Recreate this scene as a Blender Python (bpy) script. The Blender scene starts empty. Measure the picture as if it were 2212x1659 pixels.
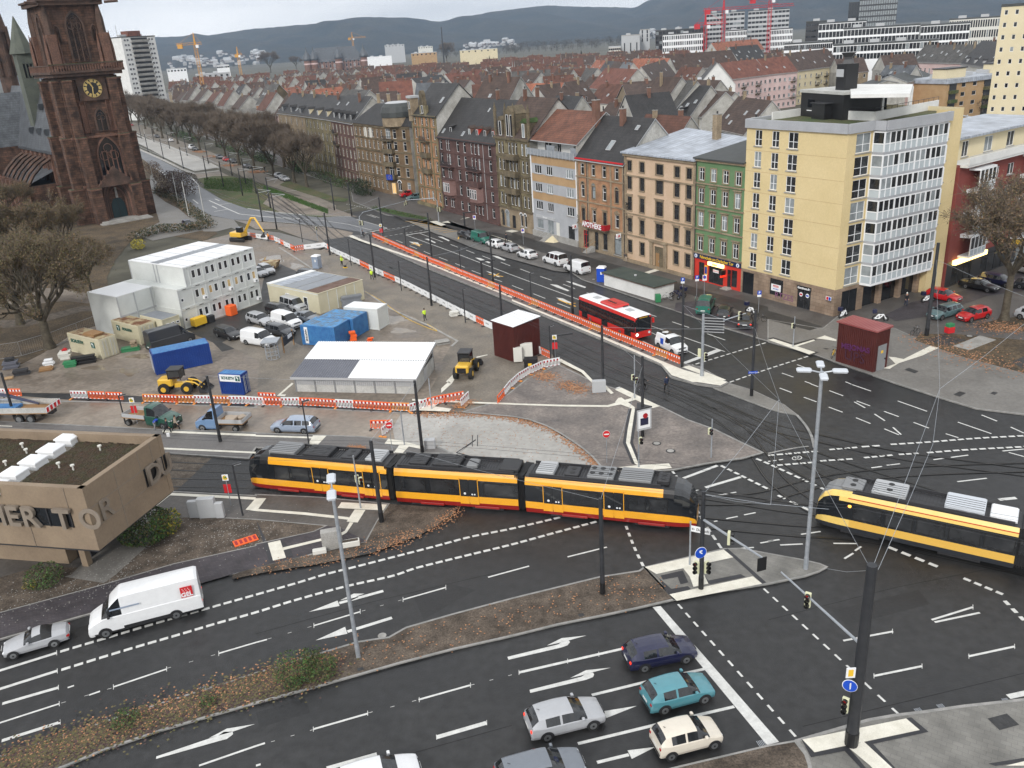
import bpy,bmesh,random
from math import *
from mathutils import Vector as V_,Matrix
scn=bpy.context.scene
COL=scn.collection
random.Random.uf=random.Random.uniform
en=enumerate
R=random.Random(7)
# --- camera, world, sun, exposure
CX,CY,FPX,XV,YV,HCAM=1106.0,829.5,1840.0,1400.0,5350.0,34.5
_d=V_((XV-CX,YV-CY,FPX)).normalized()
_Y=(V_((0,0,1))-_d*_d.z).normalized()
_X=_Y.cross(-_d)
cam=bpy.data.objects.new('camera',bpy.data.cameras.new('camera'))
COL.objects.link(cam)
rot=Matrix((( _X.x,-_X.y,-_X.z),(_Y.x,-_Y.y,-_Y.z),(-_d.x,_d.y,_d.z)))
cam.matrix_world=Matrix.Translation((0,0,HCAM)) @ rot.to_4x4()
cam.data.sensor_width=36
cam.data.lens=36*FPX/2212
cam.data.clip_start=.5
cam.data.clip_end=30000
scn.camera=cam
scn.view_settings.view_transform='Standard'
scn.view_settings.look='None'
scn.view_settings.gamma=1
scn.view_settings.exposure=0.66
SUN_EL,SUN_AZ=radians(32),radians(205)
w=bpy.data.worlds.new('World');scn.world=w;w.use_nodes=True
nt=w.node_tree;N=nt.nodes;L=nt.links
bg=N['Background']
sky=N.new('ShaderNodeTexSky');sky.sky_type='NISHITA';sky.sun_disc=False
sky.sun_elevation=SUN_EL;sky.sun_rotation=SUN_AZ;sky.dust_density=4;sky.air_density=1.5
hs=N.new('ShaderNodeHueSaturation');hs.inputs['Saturation'].default_value=.25
L.new(sky.outputs[0],hs.inputs['Color'])
tc=N.new('ShaderNodeTexCoord');mp=N.new('ShaderNodeMapping');mp.inputs['Scale'].default_value=(1.2,1.2,9)
no=N.new('ShaderNodeTexNoise');no.inputs['Scale'].default_value=2.2;no.inputs['Detail'].default_value=6
L.new(tc.outputs['Generated'],mp.inputs[0]);L.new(mp.outputs[0],no.inputs['Vector'])
cr=N.new('ShaderNodeValToRGB');cr.color_ramp.elements[0].position=.3;cr.color_ramp.elements[1].position=.68
cr.color_ramp.elements[0].color=(5.6,5.85,6.2,1);cr.color_ramp.elements[1].color=(9.6,9.6,9.6,1)
L.new(no.outputs['Fac'],cr.inputs[0])
mx=N.new('ShaderNodeMixRGB');mx.inputs[0].default_value=.85
L.new(hs.outputs[0],mx.inputs[1]);L.new(cr.outputs[0],mx.inputs[2]);L.new(mx.outputs[0],bg.inputs['Color'])
bg.inputs['Strength'].default_value=.1
sl=bpy.data.lights.new('sun','SUN');sl.energy=1.3;sl.angle=radians(11);sl.color=(1,.97,.93)
so=bpy.data.objects.new('sun',sl);COL.objects.link(so)
so.rotation_euler=V_((-sin(SUN_AZ)*cos(SUN_EL),-cos(SUN_AZ)*cos(SUN_EL),-sin(SUN_EL))).to_track_quat('-Z','Y').to_euler()
so.location=(0,0,300)
# --- measuring helpers
def G(x,y,z=0.0):
 """photo position (2212 wide frame) -> point of the plane at height z"""
 r=V_((x-CX,y-CY,FPX));k=(HCAM-z)/r.dot(_d)
 return V_((k*r.dot(_X),k*r.dot(_Y),z))
def pj(p):
 v=_X*p.x+_Y*p.y+_d*(HCAM-p.z)
 return CX+FPX*v.x/v.z,CY+FPX*v.y/v.z
def hgt(g,y):
 lo,hi=-5.,HCAM-.5
 for _ in range(40):
  m=(lo+hi)/2
  if pj(V_((g.x,g.y,m)))[1]>y: lo=m
  else: hi=m
 return lo
def t(i,j,*uv):
 return [(553*i+uv[k]/4,414.75*j+uv[k+1]/4) for k in range(0,len(uv),2)]
def r3(*uv):
 return [(274.3+uv[k]*.17361,219.4+uv[k+1]*.17361) for k in range(0,len(uv),2)]
def GP(pts,z=0.0):
 return [G(x,y,z) for x,y in pts]
# --- materials
M={}
def mat(name,c,rough=.6,metal=0.,c2=None,ns=.5,amt=.5,fine=0.,bs=0.,bump=0.,r2=None,emit=0.,spec=.5,contrast=.15,detail=5):
 m=bpy.data.materials.new(name);m.use_nodes=True
 n=m.node_tree.nodes;l=m.node_tree.links;b=n['Principled BSDF']
 b.inputs['Base Color'].default_value=(*c,1);b.inputs['Roughness'].default_value=rough
 b.inputs['Metallic'].default_value=metal;b.inputs['Specular IOR Level'].default_value=spec
 if emit:
  b.inputs['Emission Color'].default_value=(*c,1);b.inputs['Emission Strength'].default_value=emit
 geo=n.new('ShaderNodeNewGeometry')
 if c2 is not None:
  no=n.new('ShaderNodeTexNoise');no.inputs['Scale'].default_value=ns;no.inputs['Detail'].default_value=detail
  no.inputs['Roughness'].default_value=.6
  l.new(geo.outputs['Position'],no.inputs['Vector'])
  rp=n.new('ShaderNodeValToRGB');rp.color_ramp.elements[0].position=.5-contrast;rp.color_ramp.elements[1].position=.5+contrast
  rp.color_ramp.elements[0].color=(*c,1);rp.color_ramp.elements[1].color=(*c2,1)
  l.new(no.outputs['Fac'],rp.inputs[0]);src=rp.outputs[0]
  if fine:
   n2=n.new('ShaderNodeTexNoise');n2.inputs['Scale'].default_value=ns*14;n2.inputs['Detail'].default_value=4
   l.new(geo.outputs['Position'],n2.inputs['Vector'])
   mr=n.new('ShaderNodeMapRange');mr.inputs[1].default_value=.3;mr.inputs[2].default_value=.7
   mr.inputs[3].default_value=1-fine;mr.inputs[4].default_value=1+fine
   l.new(n2.outputs['Fac'],mr.inputs[0])
   mm=n.new('ShaderNodeVectorMath');mm.operation='SCALE'
   l.new(src,mm.inputs[0]);l.new(mr.outputs[0],mm.inputs['Scale']);src=mm.outputs[0]
  l.new(src,b.inputs['Base Color'])
  if r2 is not None:
   mr=n.new('ShaderNodeMapRange');mr.inputs[1].default_value=.35;mr.inputs[2].default_value=.65
   mr.inputs[3].default_value=rough;mr.inputs[4].default_value=r2
   l.new(no.outputs['Fac'],mr.inputs[0]);l.new(mr.outputs[0],b.inputs['Roughness'])
 if bump:
  n3=n.new('ShaderNodeTexNoise');n3.inputs['Scale'].default_value=bs;n3.inputs['Detail'].default_value=3
  l.new(geo.outputs['Position'],n3.inputs['Vector'])
  bp=n.new('ShaderNodeBump');bp.inputs['Strength'].default_value=bump;bp.inputs['Distance'].default_value=.05
  l.new(n3.outputs['Fac'],bp.inputs['Height']);l.new(bp.outputs[0],b.inputs['Normal'])
 M[name]=m;return m
def brk(name,c,c2,mortar,sx,sy,rough=.8,vert=False,offset=.5,msize=.02,rotz=0.0,lo=.68,hi=1.25):
 """courses, tiles, pavers or boards; vert = on walls"""
 m=bpy.data.materials.new(name);m.use_nodes=True
 n=m.node_tree.nodes;l=m.node_tree.links;b=n['Principled BSDF'];b.inputs['Roughness'].default_value=rough
 tcn=n.new('ShaderNodeTexCoord');mpn=n.new('ShaderNodeMapping');br=n.new('ShaderNodeTexBrick')
 if vert:
  cm=n.new('ShaderNodeCombineXYZ');sp=n.new('ShaderNodeSeparateXYZ');ad=n.new('ShaderNodeMath');ad.operation='ADD'
  l.new(tcn.outputs['Object'],sp.inputs[0]);l.new(sp.outputs[0],ad.inputs[0]);l.new(sp.outputs[1],ad.inputs[1])
  l.new(ad.outputs[0],cm.inputs[0]);l.new(sp.outputs[2],cm.inputs[1]);l.new(cm.outputs[0],mpn.inputs[0])
 else:
  l.new(tcn.outputs['Object'],mpn.inputs[0])
 mpn.inputs['Rotation'].default_value=(0,0,rotz)
 l.new(mpn.outputs[0],br.inputs['Vector'])
 br.inputs['Scale'].default_value=1;br.inputs['Brick Width'].default_value=sx;br.inputs['Row Height'].default_value=sy
 br.inputs['Mortar Size'].default_value=msize;br.offset=offset
 br.inputs['Color1'].default_value=(*c,1);br.inputs['Color2'].default_value=(*c2,1);br.inputs['Mortar'].default_value=(*mortar,1)
 no=n.new('ShaderNodeTexNoise');no.inputs['Scale'].default_value=.6;no.inputs['Detail'].default_value=6
 geo=n.new('ShaderNodeNewGeometry');l.new(geo.outputs['Position'],no.inputs['Vector'])
 mr=n.new('ShaderNodeMapRange');mr.inputs[1].default_value=.3;mr.inputs[2].default_value=.7;mr.inputs[3].default_value=lo;mr.inputs[4].default_value=hi
 l.new(no.outputs['Fac'],mr.inputs[0])
 mm=n.new('ShaderNodeVectorMath');mm.operation='SCALE';l.new(br.outputs[0],mm.inputs[0]);l.new(mr.outputs[0],mm.inputs['Scale'])
 l.new(mm.outputs[0],b.inputs['Base Color'])
 bp=n.new('ShaderNodeBump');bp.inputs['Strength'].default_value=.4;bp.inputs['Distance'].default_value=.02;bp.invert=True
 l.new(br.outputs['Fac'],bp.inputs['Height']);l.new(bp.outputs[0],b.inputs['Normal'])
 M[name]=m;return m
mat('asphalt',(.012,.0122,.013),.34,c2=(.032,.032,.0325),ns=.11,fine=.3,r2=.66,bs=9,bump=.25,detail=8)
mat('asphalt_2',(.0085,.0087,.0095),.34,c2=(.018,.018,.0185),ns=.3,fine=.25,r2=.6,bs=9,bump=.2)
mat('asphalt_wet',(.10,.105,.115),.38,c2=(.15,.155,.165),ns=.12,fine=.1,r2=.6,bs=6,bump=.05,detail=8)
mat('asphalt_path',(.028,.027,.026),.5,c2=(.045,.043,.041),ns=.5,fine=.2,r2=.7,bs=9,bump=.3)
mat('bitumen',(.018,.018,.022),.5,c2=(.03,.03,.034),ns=.7,fine=.2)
mat('concrete_road',(.30,.285,.26),.45,c2=(.42,.41,.385),ns=.16,fine=.12,r2=.7,bs=5,bump=.15)
mat('mud_road',(.17,.135,.105),.3,c2=(.29,.25,.205),ns=.13,fine=.15,r2=.65,bs=3,bump=.2)
mat('mud',(.125,.10,.078),.3,c2=(.25,.21,.17),ns=.14,fine=.25,r2=.8,bs=3,bump=.35)
mat('gravel_road',(.13,.112,.09),.5,c2=(.225,.195,.158),ns=.3,fine=.2,r2=.8,bs=5,bump=.3)
mat('puddle',(.22,.18,.13),.05,c2=(.17,.14,.11),ns=.8)
mat('soil',(.05,.038,.028),.9,c2=(.125,.098,.075),ns=.8,fine=.5,bs=5,bump=.6)
mat('soil_park',(.05,.037,.022),.95,c2=(.115,.08,.045),ns=.25,fine=.5,bs=5,bump=.6)
mat('grass_ground',(.045,.075,.018),.95,c2=(.10,.085,.04),ns=.22,fine=.4,bs=8,bump=.6)
mat('turf',(.05,.09,.02),.9,c2=(.03,.05,.015),ns=1.,fine=.4)
mat('kerb',(.20,.20,.19),.7,c2=(.31,.30,.285),ns=1.1,fine=.1)
brk('pavers',(.105,.092,.086),(.135,.12,.11),(.06,.053,.05),.25,.13,.65,rotz=.5,msize=.012)
brk('pavers_dark',(.05,.043,.05),(.07,.06,.066),(.03,.027,.03),.3,.16,.65,rotz=.25,msize=.014)
mat('pavers_worn',(.10,.088,.082),.55,c2=(.26,.225,.20),ns=.33,fine=.25,r2=.85,bs=14,bump=.35,contrast=.2)
brk('slabs',(.17,.165,.15),(.20,.193,.175),(.12,.115,.11),.5,.3,.6,rotz=.6,msize=.008)
mat('slabs_plain',(.16,.152,.138),.55,c2=(.205,.195,.178),ns=.25,fine=.1,r2=.75)
mat('pavement',(.075,.069,.064),.5,c2=(.115,.105,.096),ns=.3,fine=.15,r2=.75,bs=9,bump=.2)
mat('pavement_light',(.15,.142,.13),.5,c2=(.19,.18,.165),ns=.3,fine=.12,r2=.75)
mat('platform',(.115,.108,.103),.5,c2=(.165,.155,.148),ns=.35,fine=.12,r2=.7)
mat('cobble',(.10,.095,.09),.6,c2=(.15,.14,.13),ns=.6,fine=.35,bs=12,bump=.5)
mat('cream',(.62,.59,.50),.6,c2=(.74,.71,.62),ns=1.6,fine=.08,bs=4,bump=.1)
mat('mark',(.46,.46,.44),.55,c2=(.72,.72,.69),ns=2.2,fine=.12,contrast=.3)
mat('mark_yellow',(.75,.42,.06),.6)
mat('trackbed',(.013,.013,.015),.45,c2=(.055,.055,.055),ns=.5,fine=.4,r2=.8,bs=9,bump=.5)
mat('ballast',(.07,.055,.042),.9,c2=(.14,.115,.09),ns=1.2,fine=.5,bs=7,bump=.7)
mat('rail',(.10,.095,.09),.3,.9)
mat('groove',(.008,.008,.008),.8)
mat('manhole',(.03,.03,.032),.5,.3,c2=(.05,.05,.05),ns=4)
for nm,c,r in (('white',(.78,.79,.80),.45),('ow',(.62,.61,.56),.6),('black',(.012,.012,.013),.45),('tyre',(.014,.014,.014),.8),
                 ('dark',(.03,.03,.033),.5),('grey',(.22,.225,.23),.5),('lg',(.42,.43,.44),.5),('orange',(.85,.13,.02),.55),
                 ('pale_orange',(.75,.28,.06),.6),('red',(.55,.015,.02),.5),('red_stripe',(.35,.008,.015),.5),('yellow',(.78,.48,.03),.5),('blue',(.012,.05,.35),.4),
                 ('blue_sign',(.01,.07,.48),.4),('green',(.03,.20,.08),.5),('wood',(.28,.16,.07),.8),('hivis',(.60,.85,.05),.6),('hivis_orange',(.95,.16,.03),.6),
                 ('skin',(.5,.28,.19),.6),('hair',(.03,.02,.012),.7),('jeans',(.03,.04,.07),.8),('coat',(.02,.022,.03),.8),('navy_coat',(.01,.018,.05),.7),
                 ('beige_cloth',(.38,.31,.24),.8),('signal_back',(.62,.62,.42),.5),('lamp_housing',(.55,.58,.62),.4)):
 mat(nm,c,r)
mat('pole_dark',(.022,.024,.028),.5,c2=(.035,.036,.04),ns=1.5,fine=.1)
mat('galv',(.30,.33,.36),.45,.35,c2=(.4,.42,.45),ns=3,fine=.1)
mat('cc',(.26,.25,.23),.8,c2=(.36,.35,.33),ns=.8,fine=.15)
mat('concrete_wall',(.38,.38,.36),.8,c2=(.5,.5,.48),ns=.7,fine=.15)
mat('glass',(.012,.014,.017),.06,spec=.8)
mat('gm',(.035,.037,.04),.12,c2=(.012,.013,.015),ns=.9,spec=.7)
mat('gl',(.30,.33,.34),.2,c2=(.18,.2,.21),ns=.8)
mat('glass_warm',(.7,.45,.17),.3,emit=.25)
mat('lamp_red',(.8,.03,.01),.3,emit=.9)
mat('lamp_red_off',(.30,.01,.01),.25)
mat('lamp_orange',(1.,.35,.05),.3,emit=2)
mat('lamp_clear',(.7,.72,.74),.15)
mat('lamp_lit',(1.,.88,.65),.3,emit=4)
mat('sign_lit',(1.,.72,.25),.4,emit=2.2)
# --- mesh builder
class MB:
 def __init__(s): s.v=[];s.f=[];s.m=[];s.mats=[]
 def mi(s,m):
  m=M[m] if isinstance(m,str) else m
  if m not in s.mats: s.mats.append(m)
  return s.mats.index(m)
 def add(s,vs,fs,m):
  o=len(s.v);k=s.mi(m);s.v+=[tuple(v) for v in vs]
  for f in fs: s.f.append(tuple(o+i for i in f));s.m.append(k)
 def po(s,pts,m): s.add(pts,[tuple(range(len(pts)))],m)
 def bx(s,x0,y0,z0,x1,y1,z1,m,bev=0.0):
  if bev:
   b=min(bev,(x1-x0)*.49,(y1-y0)*.49,(z1-z0)*.49)
   lv=[]
   for z,i in ((z0,b),(z0+b,0),(z1-b,0),(z1,b)):
    a0,b0,a1,b1=x0+i,y0+i,x1-i,y1-i
    lv.append([(a0+b,b0,z),(a1-b,b0,z),(a1,b0+b,z),(a1,b1-b,z),(a1-b,b1,z),(a0+b,b1,z),(a0,b1-b,z),(a0,b0+b,z)])
   vs=sum(lv,[]);fs=[tuple(range(7,-1,-1)),tuple(range(24,32))]
   for k in range(3):
    for i in range(8): j=(i+1)%8;fs.append((k*8+i,k*8+j,k*8+8+j,k*8+8+i))
   s.add(vs,fs,m);return
  s.add([(x0,y0,z0),(x1,y0,z0),(x1,y1,z0),(x0,y1,z0),(x0,y0,z1),(x1,y0,z1),(x1,y1,z1),(x0,y1,z1)],
              [(3,2,1,0),(4,5,6,7),(0,1,5,4),(1,2,6,5),(2,3,7,6),(3,0,4,7)],m)
 def pr(s,pts,z0,z1,m,mtop=None):
  n=len(pts);a=sum(pts[i][0]*pts[(i+1)%n][1]-pts[(i+1)%n][0]*pts[i][1] for i in range(n))
  if a<0: pts=pts[::-1]
  vs=[(p[0],p[1],z0) for p in pts]+[(p[0],p[1],z1) for p in pts]
  s.add(vs,[(i,(i+1)%n,(i+1)%n+n,i+n) for i in range(n)]+[tuple(range(n-1,-1,-1))],m)
  s.add(vs[n:],[tuple(range(n))],mtop or m)
 def tu(s,pts,r,m,n=6,cap=True):
  """r: number or list of radii"""
  pts=[V_(p) for p in pts];k=len(pts)
  rs=r if isinstance(r,(list,tuple)) else [r]*k
  vs=[]
  for i,p in en(pts):
   d=(pts[min(i+1,k-1)]-pts[max(i-1,0)])
   d=d.normalized() if d.length>1e-6 else V_((0,0,1))
   a=d.cross(V_((0,0,1))) if abs(d.z)<.95 else d.cross(V_((1,0,0)))
   a.normalize();b=d.cross(a)
   for q in range(n):
    an=2*pi*q/n;vs.append(p+(a*cos(an)+b*sin(an))*rs[i])
  fs=[]
  for i in range(k-1):
   for q in range(n): q2=(q+1)%n;fs.append((i*n+q,i*n+q2,i*n+n+q2,i*n+n+q))
  if cap: fs+=[tuple(range(n-1,-1,-1)),tuple(range((k-1)*n,k*n))]
  s.add(vs,fs,m)
 def cyl(s,x,y,z0,z1,r,m,n=12,r1=None):
  s.tu([(x,y,z0),(x,y,z1)],[r,r if r1 is None else r1],m,n)
 def di(s,c,ax,r,m,n=16,th=.02):
  ax=V_(ax).normalized();c=V_(c);s.tu([c-ax*th/2,c+ax*th/2],r,m,n)
 def wg(s,W,H,holes,m,y=0.,x0=0.,z0=0.,depth=.14,mr=None):
  """front wall in local x-z plane facing -y with rectangular holes (x0,z0,x1,z1)"""
  xs=sorted(set([round(x0,4),round(x0+W,4)]+[round(v,4) for h in holes for v in (h[0],h[2])]))
  zs=sorted(set([round(z0,4),round(z0+H,4)]+[round(v,4) for h in holes for v in (h[1],h[3])]))
  hs=[(round(a,4),round(b,4),round(c,4),round(d,4)) for a,b,c,d in holes]
  for j in range(len(zs)-1):
   run=None
   for i in range(len(xs)):
    solid=i<len(xs)-1 and not any(h[0]<=xs[i] and xs[i+1]<=h[2] and h[1]<=zs[j] and zs[j+1]<=h[3] for h in hs)
    if solid and run is None: run=i
    if not solid and run is not None:
     s.po([(xs[run],y,zs[j]),(xs[i],y,zs[j]),(xs[i],y,zs[j+1]),(xs[run],y,zs[j+1])],m);run=None
  for a,b,c,d in hs:
   q=mr or m;e=y+depth
   s.po([(a,y,b),(a,e,b),(c,e,b),(c,y,b)],q);s.po([(a,y,d),(c,y,d),(c,e,d),(a,e,d)],q)
   s.po([(a,y,b),(a,y,d),(a,e,d),(a,e,b)],q);s.po([(c,y,b),(c,e,b),(c,e,d),(c,y,d)],q)
 def mesh(s,name,smooth=False):
  me=bpy.data.meshes.new(name);me.from_pydata(s.v,[],s.f)
  for m in s.mats: me.materials.append(m)
  me.polygons.foreach_set('material_index',s.m)
  if smooth:
   me.polygons.foreach_set('use_smooth',[True]*len(s.f))
   try: me.set_sharp_from_angle(angle=radians(smooth if smooth>1 else 35))
   except Exception: pass
  me.update();return me
 def bd(s,name,parent=None,smooth=False,loc=(0,0,0),rz=0.,**tags):
  return ob(name,s.mesh(name,smooth),parent,loc,rz,**tags)
def ob(name,me,parent=None,loc=(0,0,0),rz=0.,**tags):
 o=bpy.data.objects.new(name,me);COL.objects.link(o);o.location=loc;o.rotation_euler=(0,0,rz)
 if parent is not None: o.parent=parent
 for k,v in tags.items():
  if v: o[k]=v
 return o
def th_(name,label,category,loc=(0,0,0),rz=0.,group=None):
 o=bpy.data.objects.new(name,None);COL.objects.link(o);o.empty_display_size=.3
 o.location=loc;o.rotation_euler=(0,0,rz);o['label']=label;o['category']=category
 if group: o['group']=group
 return o
KIDS={}
def kids(o):
 return [c for c in bpy.data.objects if c.parent==o]
def dup(root,loc,rz,label,group=None,scale=None,tree=None):
 tree=tree or snap(root)
 def cp(nd,par):
  c=nd[0].copy();COL.objects.link(c)
  if par is not None: c.parent=par
  for k in nd[1]: cp(k,c)
  return c
 r=cp(tree,None);r.location=loc;r.rotation_euler=(0,0,rz);r['label']=label
 if group: r['group']=group
 elif 'group' in r: del r['group']
 if scale: r.scale=scale if isinstance(scale,(list,tuple)) else (scale,)*3
 return r
def snap(o): return (o,[snap(c) for c in kids(o)])
ORD=['first','second','third','fourth','fifth','sixth','seventh','eighth','ninth','tenth','eleventh','twelfth','thirteenth','fourteenth','fifteenth','sixteenth',
       'seventeenth','eighteenth','nineteenth','twentieth']
def ordn(i):
 if i<20: return ORD[i]
 tens={2: 'twenty',3: 'thirty',4: 'forty',5: 'fifty',6: 'sixty',7: 'seventy',8: 'eighty',9: 'ninety'}
 n=i+1;d=n // 10
 return (tens[d]+'-'+ORD[n%10-1]) if n%10 else {2: 'twentieth',3: 'thirtieth',4: 'fortieth',5: 'fiftieth',6: 'sixtieth',7: 'seventieth',8: 'eightieth',9: 'ninetieth'}[d]
def text(s,size,m,parent,loc,rot,name='lettering',depth=.01,bold=0.,align='CENTER',squeeze=1.):
 cu=bpy.data.curves.new(name,'FONT');cu.body=s;cu.size=size;cu.extrude=depth;cu.offset=bold;cu.align_x=align;cu.align_y='CENTER'
 tmp=bpy.data.objects.new(name,cu);COL.objects.link(tmp)
 dg=bpy.context.evaluated_depsgraph_get();me=bpy.data.meshes.new_from_object(tmp.evaluated_get(dg))
 bpy.data.objects.remove(tmp)
 if len(me.materials)==0: me.materials.append(M[m])
 else: me.materials[0]=M[m]
 o=bpy.data.objects.new(name,me);COL.objects.link(o);o.location=loc;o.rotation_euler=rot;o.scale=(squeeze,1,1)
 if parent is not None: o.parent=parent
 return o
# --- ground, roads, pavements
def stc(mb,name,smooth=False): return mb.bd(name,smooth=smooth,kind='structure')
def sht(name,px,z,m):
 mb=MB();P=GP(px,0)
 P=[V_((p.x,p.y,z)) for p in P]
 a=sum(P[i].x*P[(i+1)%len(P)].y-P[(i+1)%len(P)].x*P[i].y for i in range(len(P)))
 mb.po(P if a>0 else P[::-1],m);return stc(mb,name)
def strip(mb,P,wd,z,m,closed=False):
 P=[V_((p[0],p[1],0)) for p in P];n=len(P);vs=[]
 for i,p in en(P):
  a=(p-P[i-1]) if (i>0 or closed) else (P[1]-p)
  b=(P[(i+1)%n]-p) if (i<n-1 or closed) else (p-P[i-1])
  a.normalize();b.normalize();na=V_((-a.y,a.x,0));nb=V_((-b.y,b.x,0));q=(na+nb)
  q=q/max(.4,q.length_squared)*2 if q.length>.1 else na
  vs+=[(p.x+q.x*wd/2,p.y+q.y*wd/2,z),(p.x-q.x*wd/2,p.y-q.y*wd/2,z)]
 fs=[(2*i+1,2*i+3,2*i+2,2*i) for i in range(n-1)]
 if closed: fs.append((2*n-1,1,0,2*n-2))
 mb.add(vs,fs,m)
def smoothp(P,k=6):
 out=[]
 for i in range(len(P)-1):
  a,b,c,d=P[max(i-1,0)],P[i],P[i+1],P[min(i+2,len(P)-1)]
  for j in range(k):
   u=j/k
   out.append(tuple(.5*((2*b[q])+(-a[q]+c[q])*u+(2*a[q]-5*b[q]+4*c[q]-d[q])*u*u+(-a[q]+3*b[q]-3*c[q]+d[q])*u**3) for q in range(2)))
 out.append(tuple(P[-1][:2]));return out
def isl_(name,px,m,z=.12,kerb=.14):
 mb=MB();P=[(p.x,p.y) for p in GP(px,0)]
 mb.pr(P,-.02,z,'kerb',m)
 if kerb: strip(mb,P,kerb,z+.012,'kerb',closed=True)
 return stc(mb,name)
mb=MB();mat('plain',(.055,.05,.035),.95,c2=(.10,.095,.07),ns=.012,fine=.35,detail=8)
mb.po([(-14000,-500,-.06),(14000,-500,-.06),(14000,16000,-.06),(-14000,16000,-.06)],'plain');stc(mb,'ground')
sht('road',[(-900,2300),(-500,860),(0,845),(640,520),(700,505),(700,470),(800,452),(870,440),(960,478),(1250,575),(1660,705),(2300,850),(3600,1100),(3400,2300)],0,'asphalt')
sht('road',r3(-900,60,-60,245,60,250,300,330,640,480,1000,610,1600,850,1990,1010,2212,1110,2600,1290,2600,1460,2212,1190,1500,960,1050,760,750,680,350,510,100,380,-900,160),.004,'gravel_road')
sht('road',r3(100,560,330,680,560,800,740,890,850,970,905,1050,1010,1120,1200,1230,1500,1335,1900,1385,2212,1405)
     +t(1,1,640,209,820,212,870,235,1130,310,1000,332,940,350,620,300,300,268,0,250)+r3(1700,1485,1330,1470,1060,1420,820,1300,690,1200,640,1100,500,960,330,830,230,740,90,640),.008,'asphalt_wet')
sht('soil',r3(250,700,330,830,500,960,640,1100,690,1200,1000,1420,900,1560,700,1400,480,1200,350,1130,280,900),.003,'soil_park')
sht('pavement',r3(560,1060,680,1200,820,1305,1060,1425,1330,1470,1400,1560)+t(1,1,0,330,200,350,640,470,560,500,300,480,0,400)+[(500,492),(470,500),(440,500),(420,480),(400,455),(380,430),(360,410)],.010,'pavement_light')
sht('ground',[(-700,870),(-900,420),(60,300),(300,320),(470,505),(440,520),(300,500),(250,560),(230,600),(240,640),(248,690),(160,720),(90,770),(20,800),(-50,870)],.000,'soil_park')
sht('path',r3(300,900,370,1000,350,1150,480,1250,640,1330,760,1430,880,1500,900,1560)+[(440,497),(330,520),(290,505),(345,480),(320,400)],.006,'pavement_light')
sht('path',[(-200,640),(0,625),(120,622),(230,640),(236,660),(140,650),(0,665),(-200,690)],.006,'mud')
sht('path',[(-200,700),(60,690),(180,660),(238,668),(240,676),(180,672),(60,705),(-200,720)],.008,'ballast')
sht('grass',r3(880,960,1060,930,1270,925,1560,985,1640,1100,1700,1175,1430,1195,1200,1160,1000,1080),.012,'grass_ground')
sht('soil',r3(850,905,980,870,1160,870,1270,925,1060,930,880,960),.013,'mud')
sht('grass',r3(905,1050,1000,1080,1200,1160,1430,1195,1700,1175,1640,1100,1560,985,1760,1060,2212,1215,2500,1300,2800,1420,2400,1440,1900,1385,1500,1335,1200,1230),.011,'grass_ground')
sht('soil',r3(1800,1160,2212,1240,2500,1330,2780,1420,2600,1425,2212,1405,1900,1380,1800,1300),.014,'mud')
sht('soil',t(1,1,0,255,300,275,620,305,840,350,820,380,640,415,560,430,400,400,180,320,0,322)+r3(1500,1530,1330,1475,1700,1490),.014,'mud')
sht('soil',t(1,1,130,20,400,40,700,150,880,215,640,200,380,190,200,170,60,100),.015,'mud')
sht('grass',t(1,0,270,1560,500,1640)+t(1,1,640,30,800,60,770,85,640,75,480,30,200,-60),.015,'grass_ground')
sht('grass',t(1,1,1000,140,1120,145,1480,225,1490,250,1250,215,1060,165),.14,'turf')
ramp=r3(90,440,300,475,560,560,700,620,900,700,1050,770,1150,820,840,866,700,810,480,700,300,600,100,500)
sht('ramp',ramp,.016,'concrete_road')
mb=MB()
for a in (r3(130,585,300,660,480,740,700,850,850,905,1150,868),r3(100,400,340,515,750,690,1050,780,1150,830)):
 P=GP(a);mb.tu([p+V_((0,0,.0)) for p in P],.45,'cc',4)
 for p in P: mb.tu([p,p+V_((0,0,1.3))],.05,'grey',4)
 mb.tu([p+V_((0,0,1.3)) for p in P],.05,'lg',4)
mb.bd('ramp_wall',label='low concrete wall with railing round the tunnel ramp left of the grass',category='wall')
isl_('pavement',t(1,0,-900,1000,100,1400,820,1640)+t(1,1,840,85,1000,150,1120,200,1500,255,1700,260,1800,305,2212,430)+t(2,1,200,500,470,615,500,690,600,760,900,860,1280,990,1410,1030,1600,1100,1800,1170,2212,1295) +
       t(3,1,0,1285,400,1410,580,1480,900,1590)+t(3,2,1100,0,1500,130,1800,220,2212,270)+[(2700,960),(3300,1000),(3300,560),(2212,560),(2010,600),(1800,640),(1600,590),(1251,500),(900,400),(700,330),(500,250),(330,190)],'pavement')
sht('parking_strip',t(1,1,1530,350,1700,262,1800,310,2212,435)+t(2,1,200,505,470,620,480,700,370,690,0,588)+t(1,1,1900,500),.135,'cobble')
sht('parking_strip',t(2,1,1415,965,1600,950,1780,1000,2000,1080,2130,1150,2110,1250,1800,1150,1405,1030),.135,'pavers_dark')
sht('cycle_path',t(1,1,1000,150,1060,148,1600,270,2212,385)+t(2,1,0,355,440,505,800,610,1170,710,1700,870,2212,1000)+t(3,1,0,1033,470,1170,360,1205,0,1112)+t(2,1,1900,1010,1500,880,1170,780,800,690,400,575,0,440)+t(1,1,1700,330,1300,250),.139,'asphalt_path')
sht('pavement',t(1,1,1265,240,1480,256,1640,300,1765,350,1745,415,1560,370,1400,300),.139,'slabs_plain')
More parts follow.
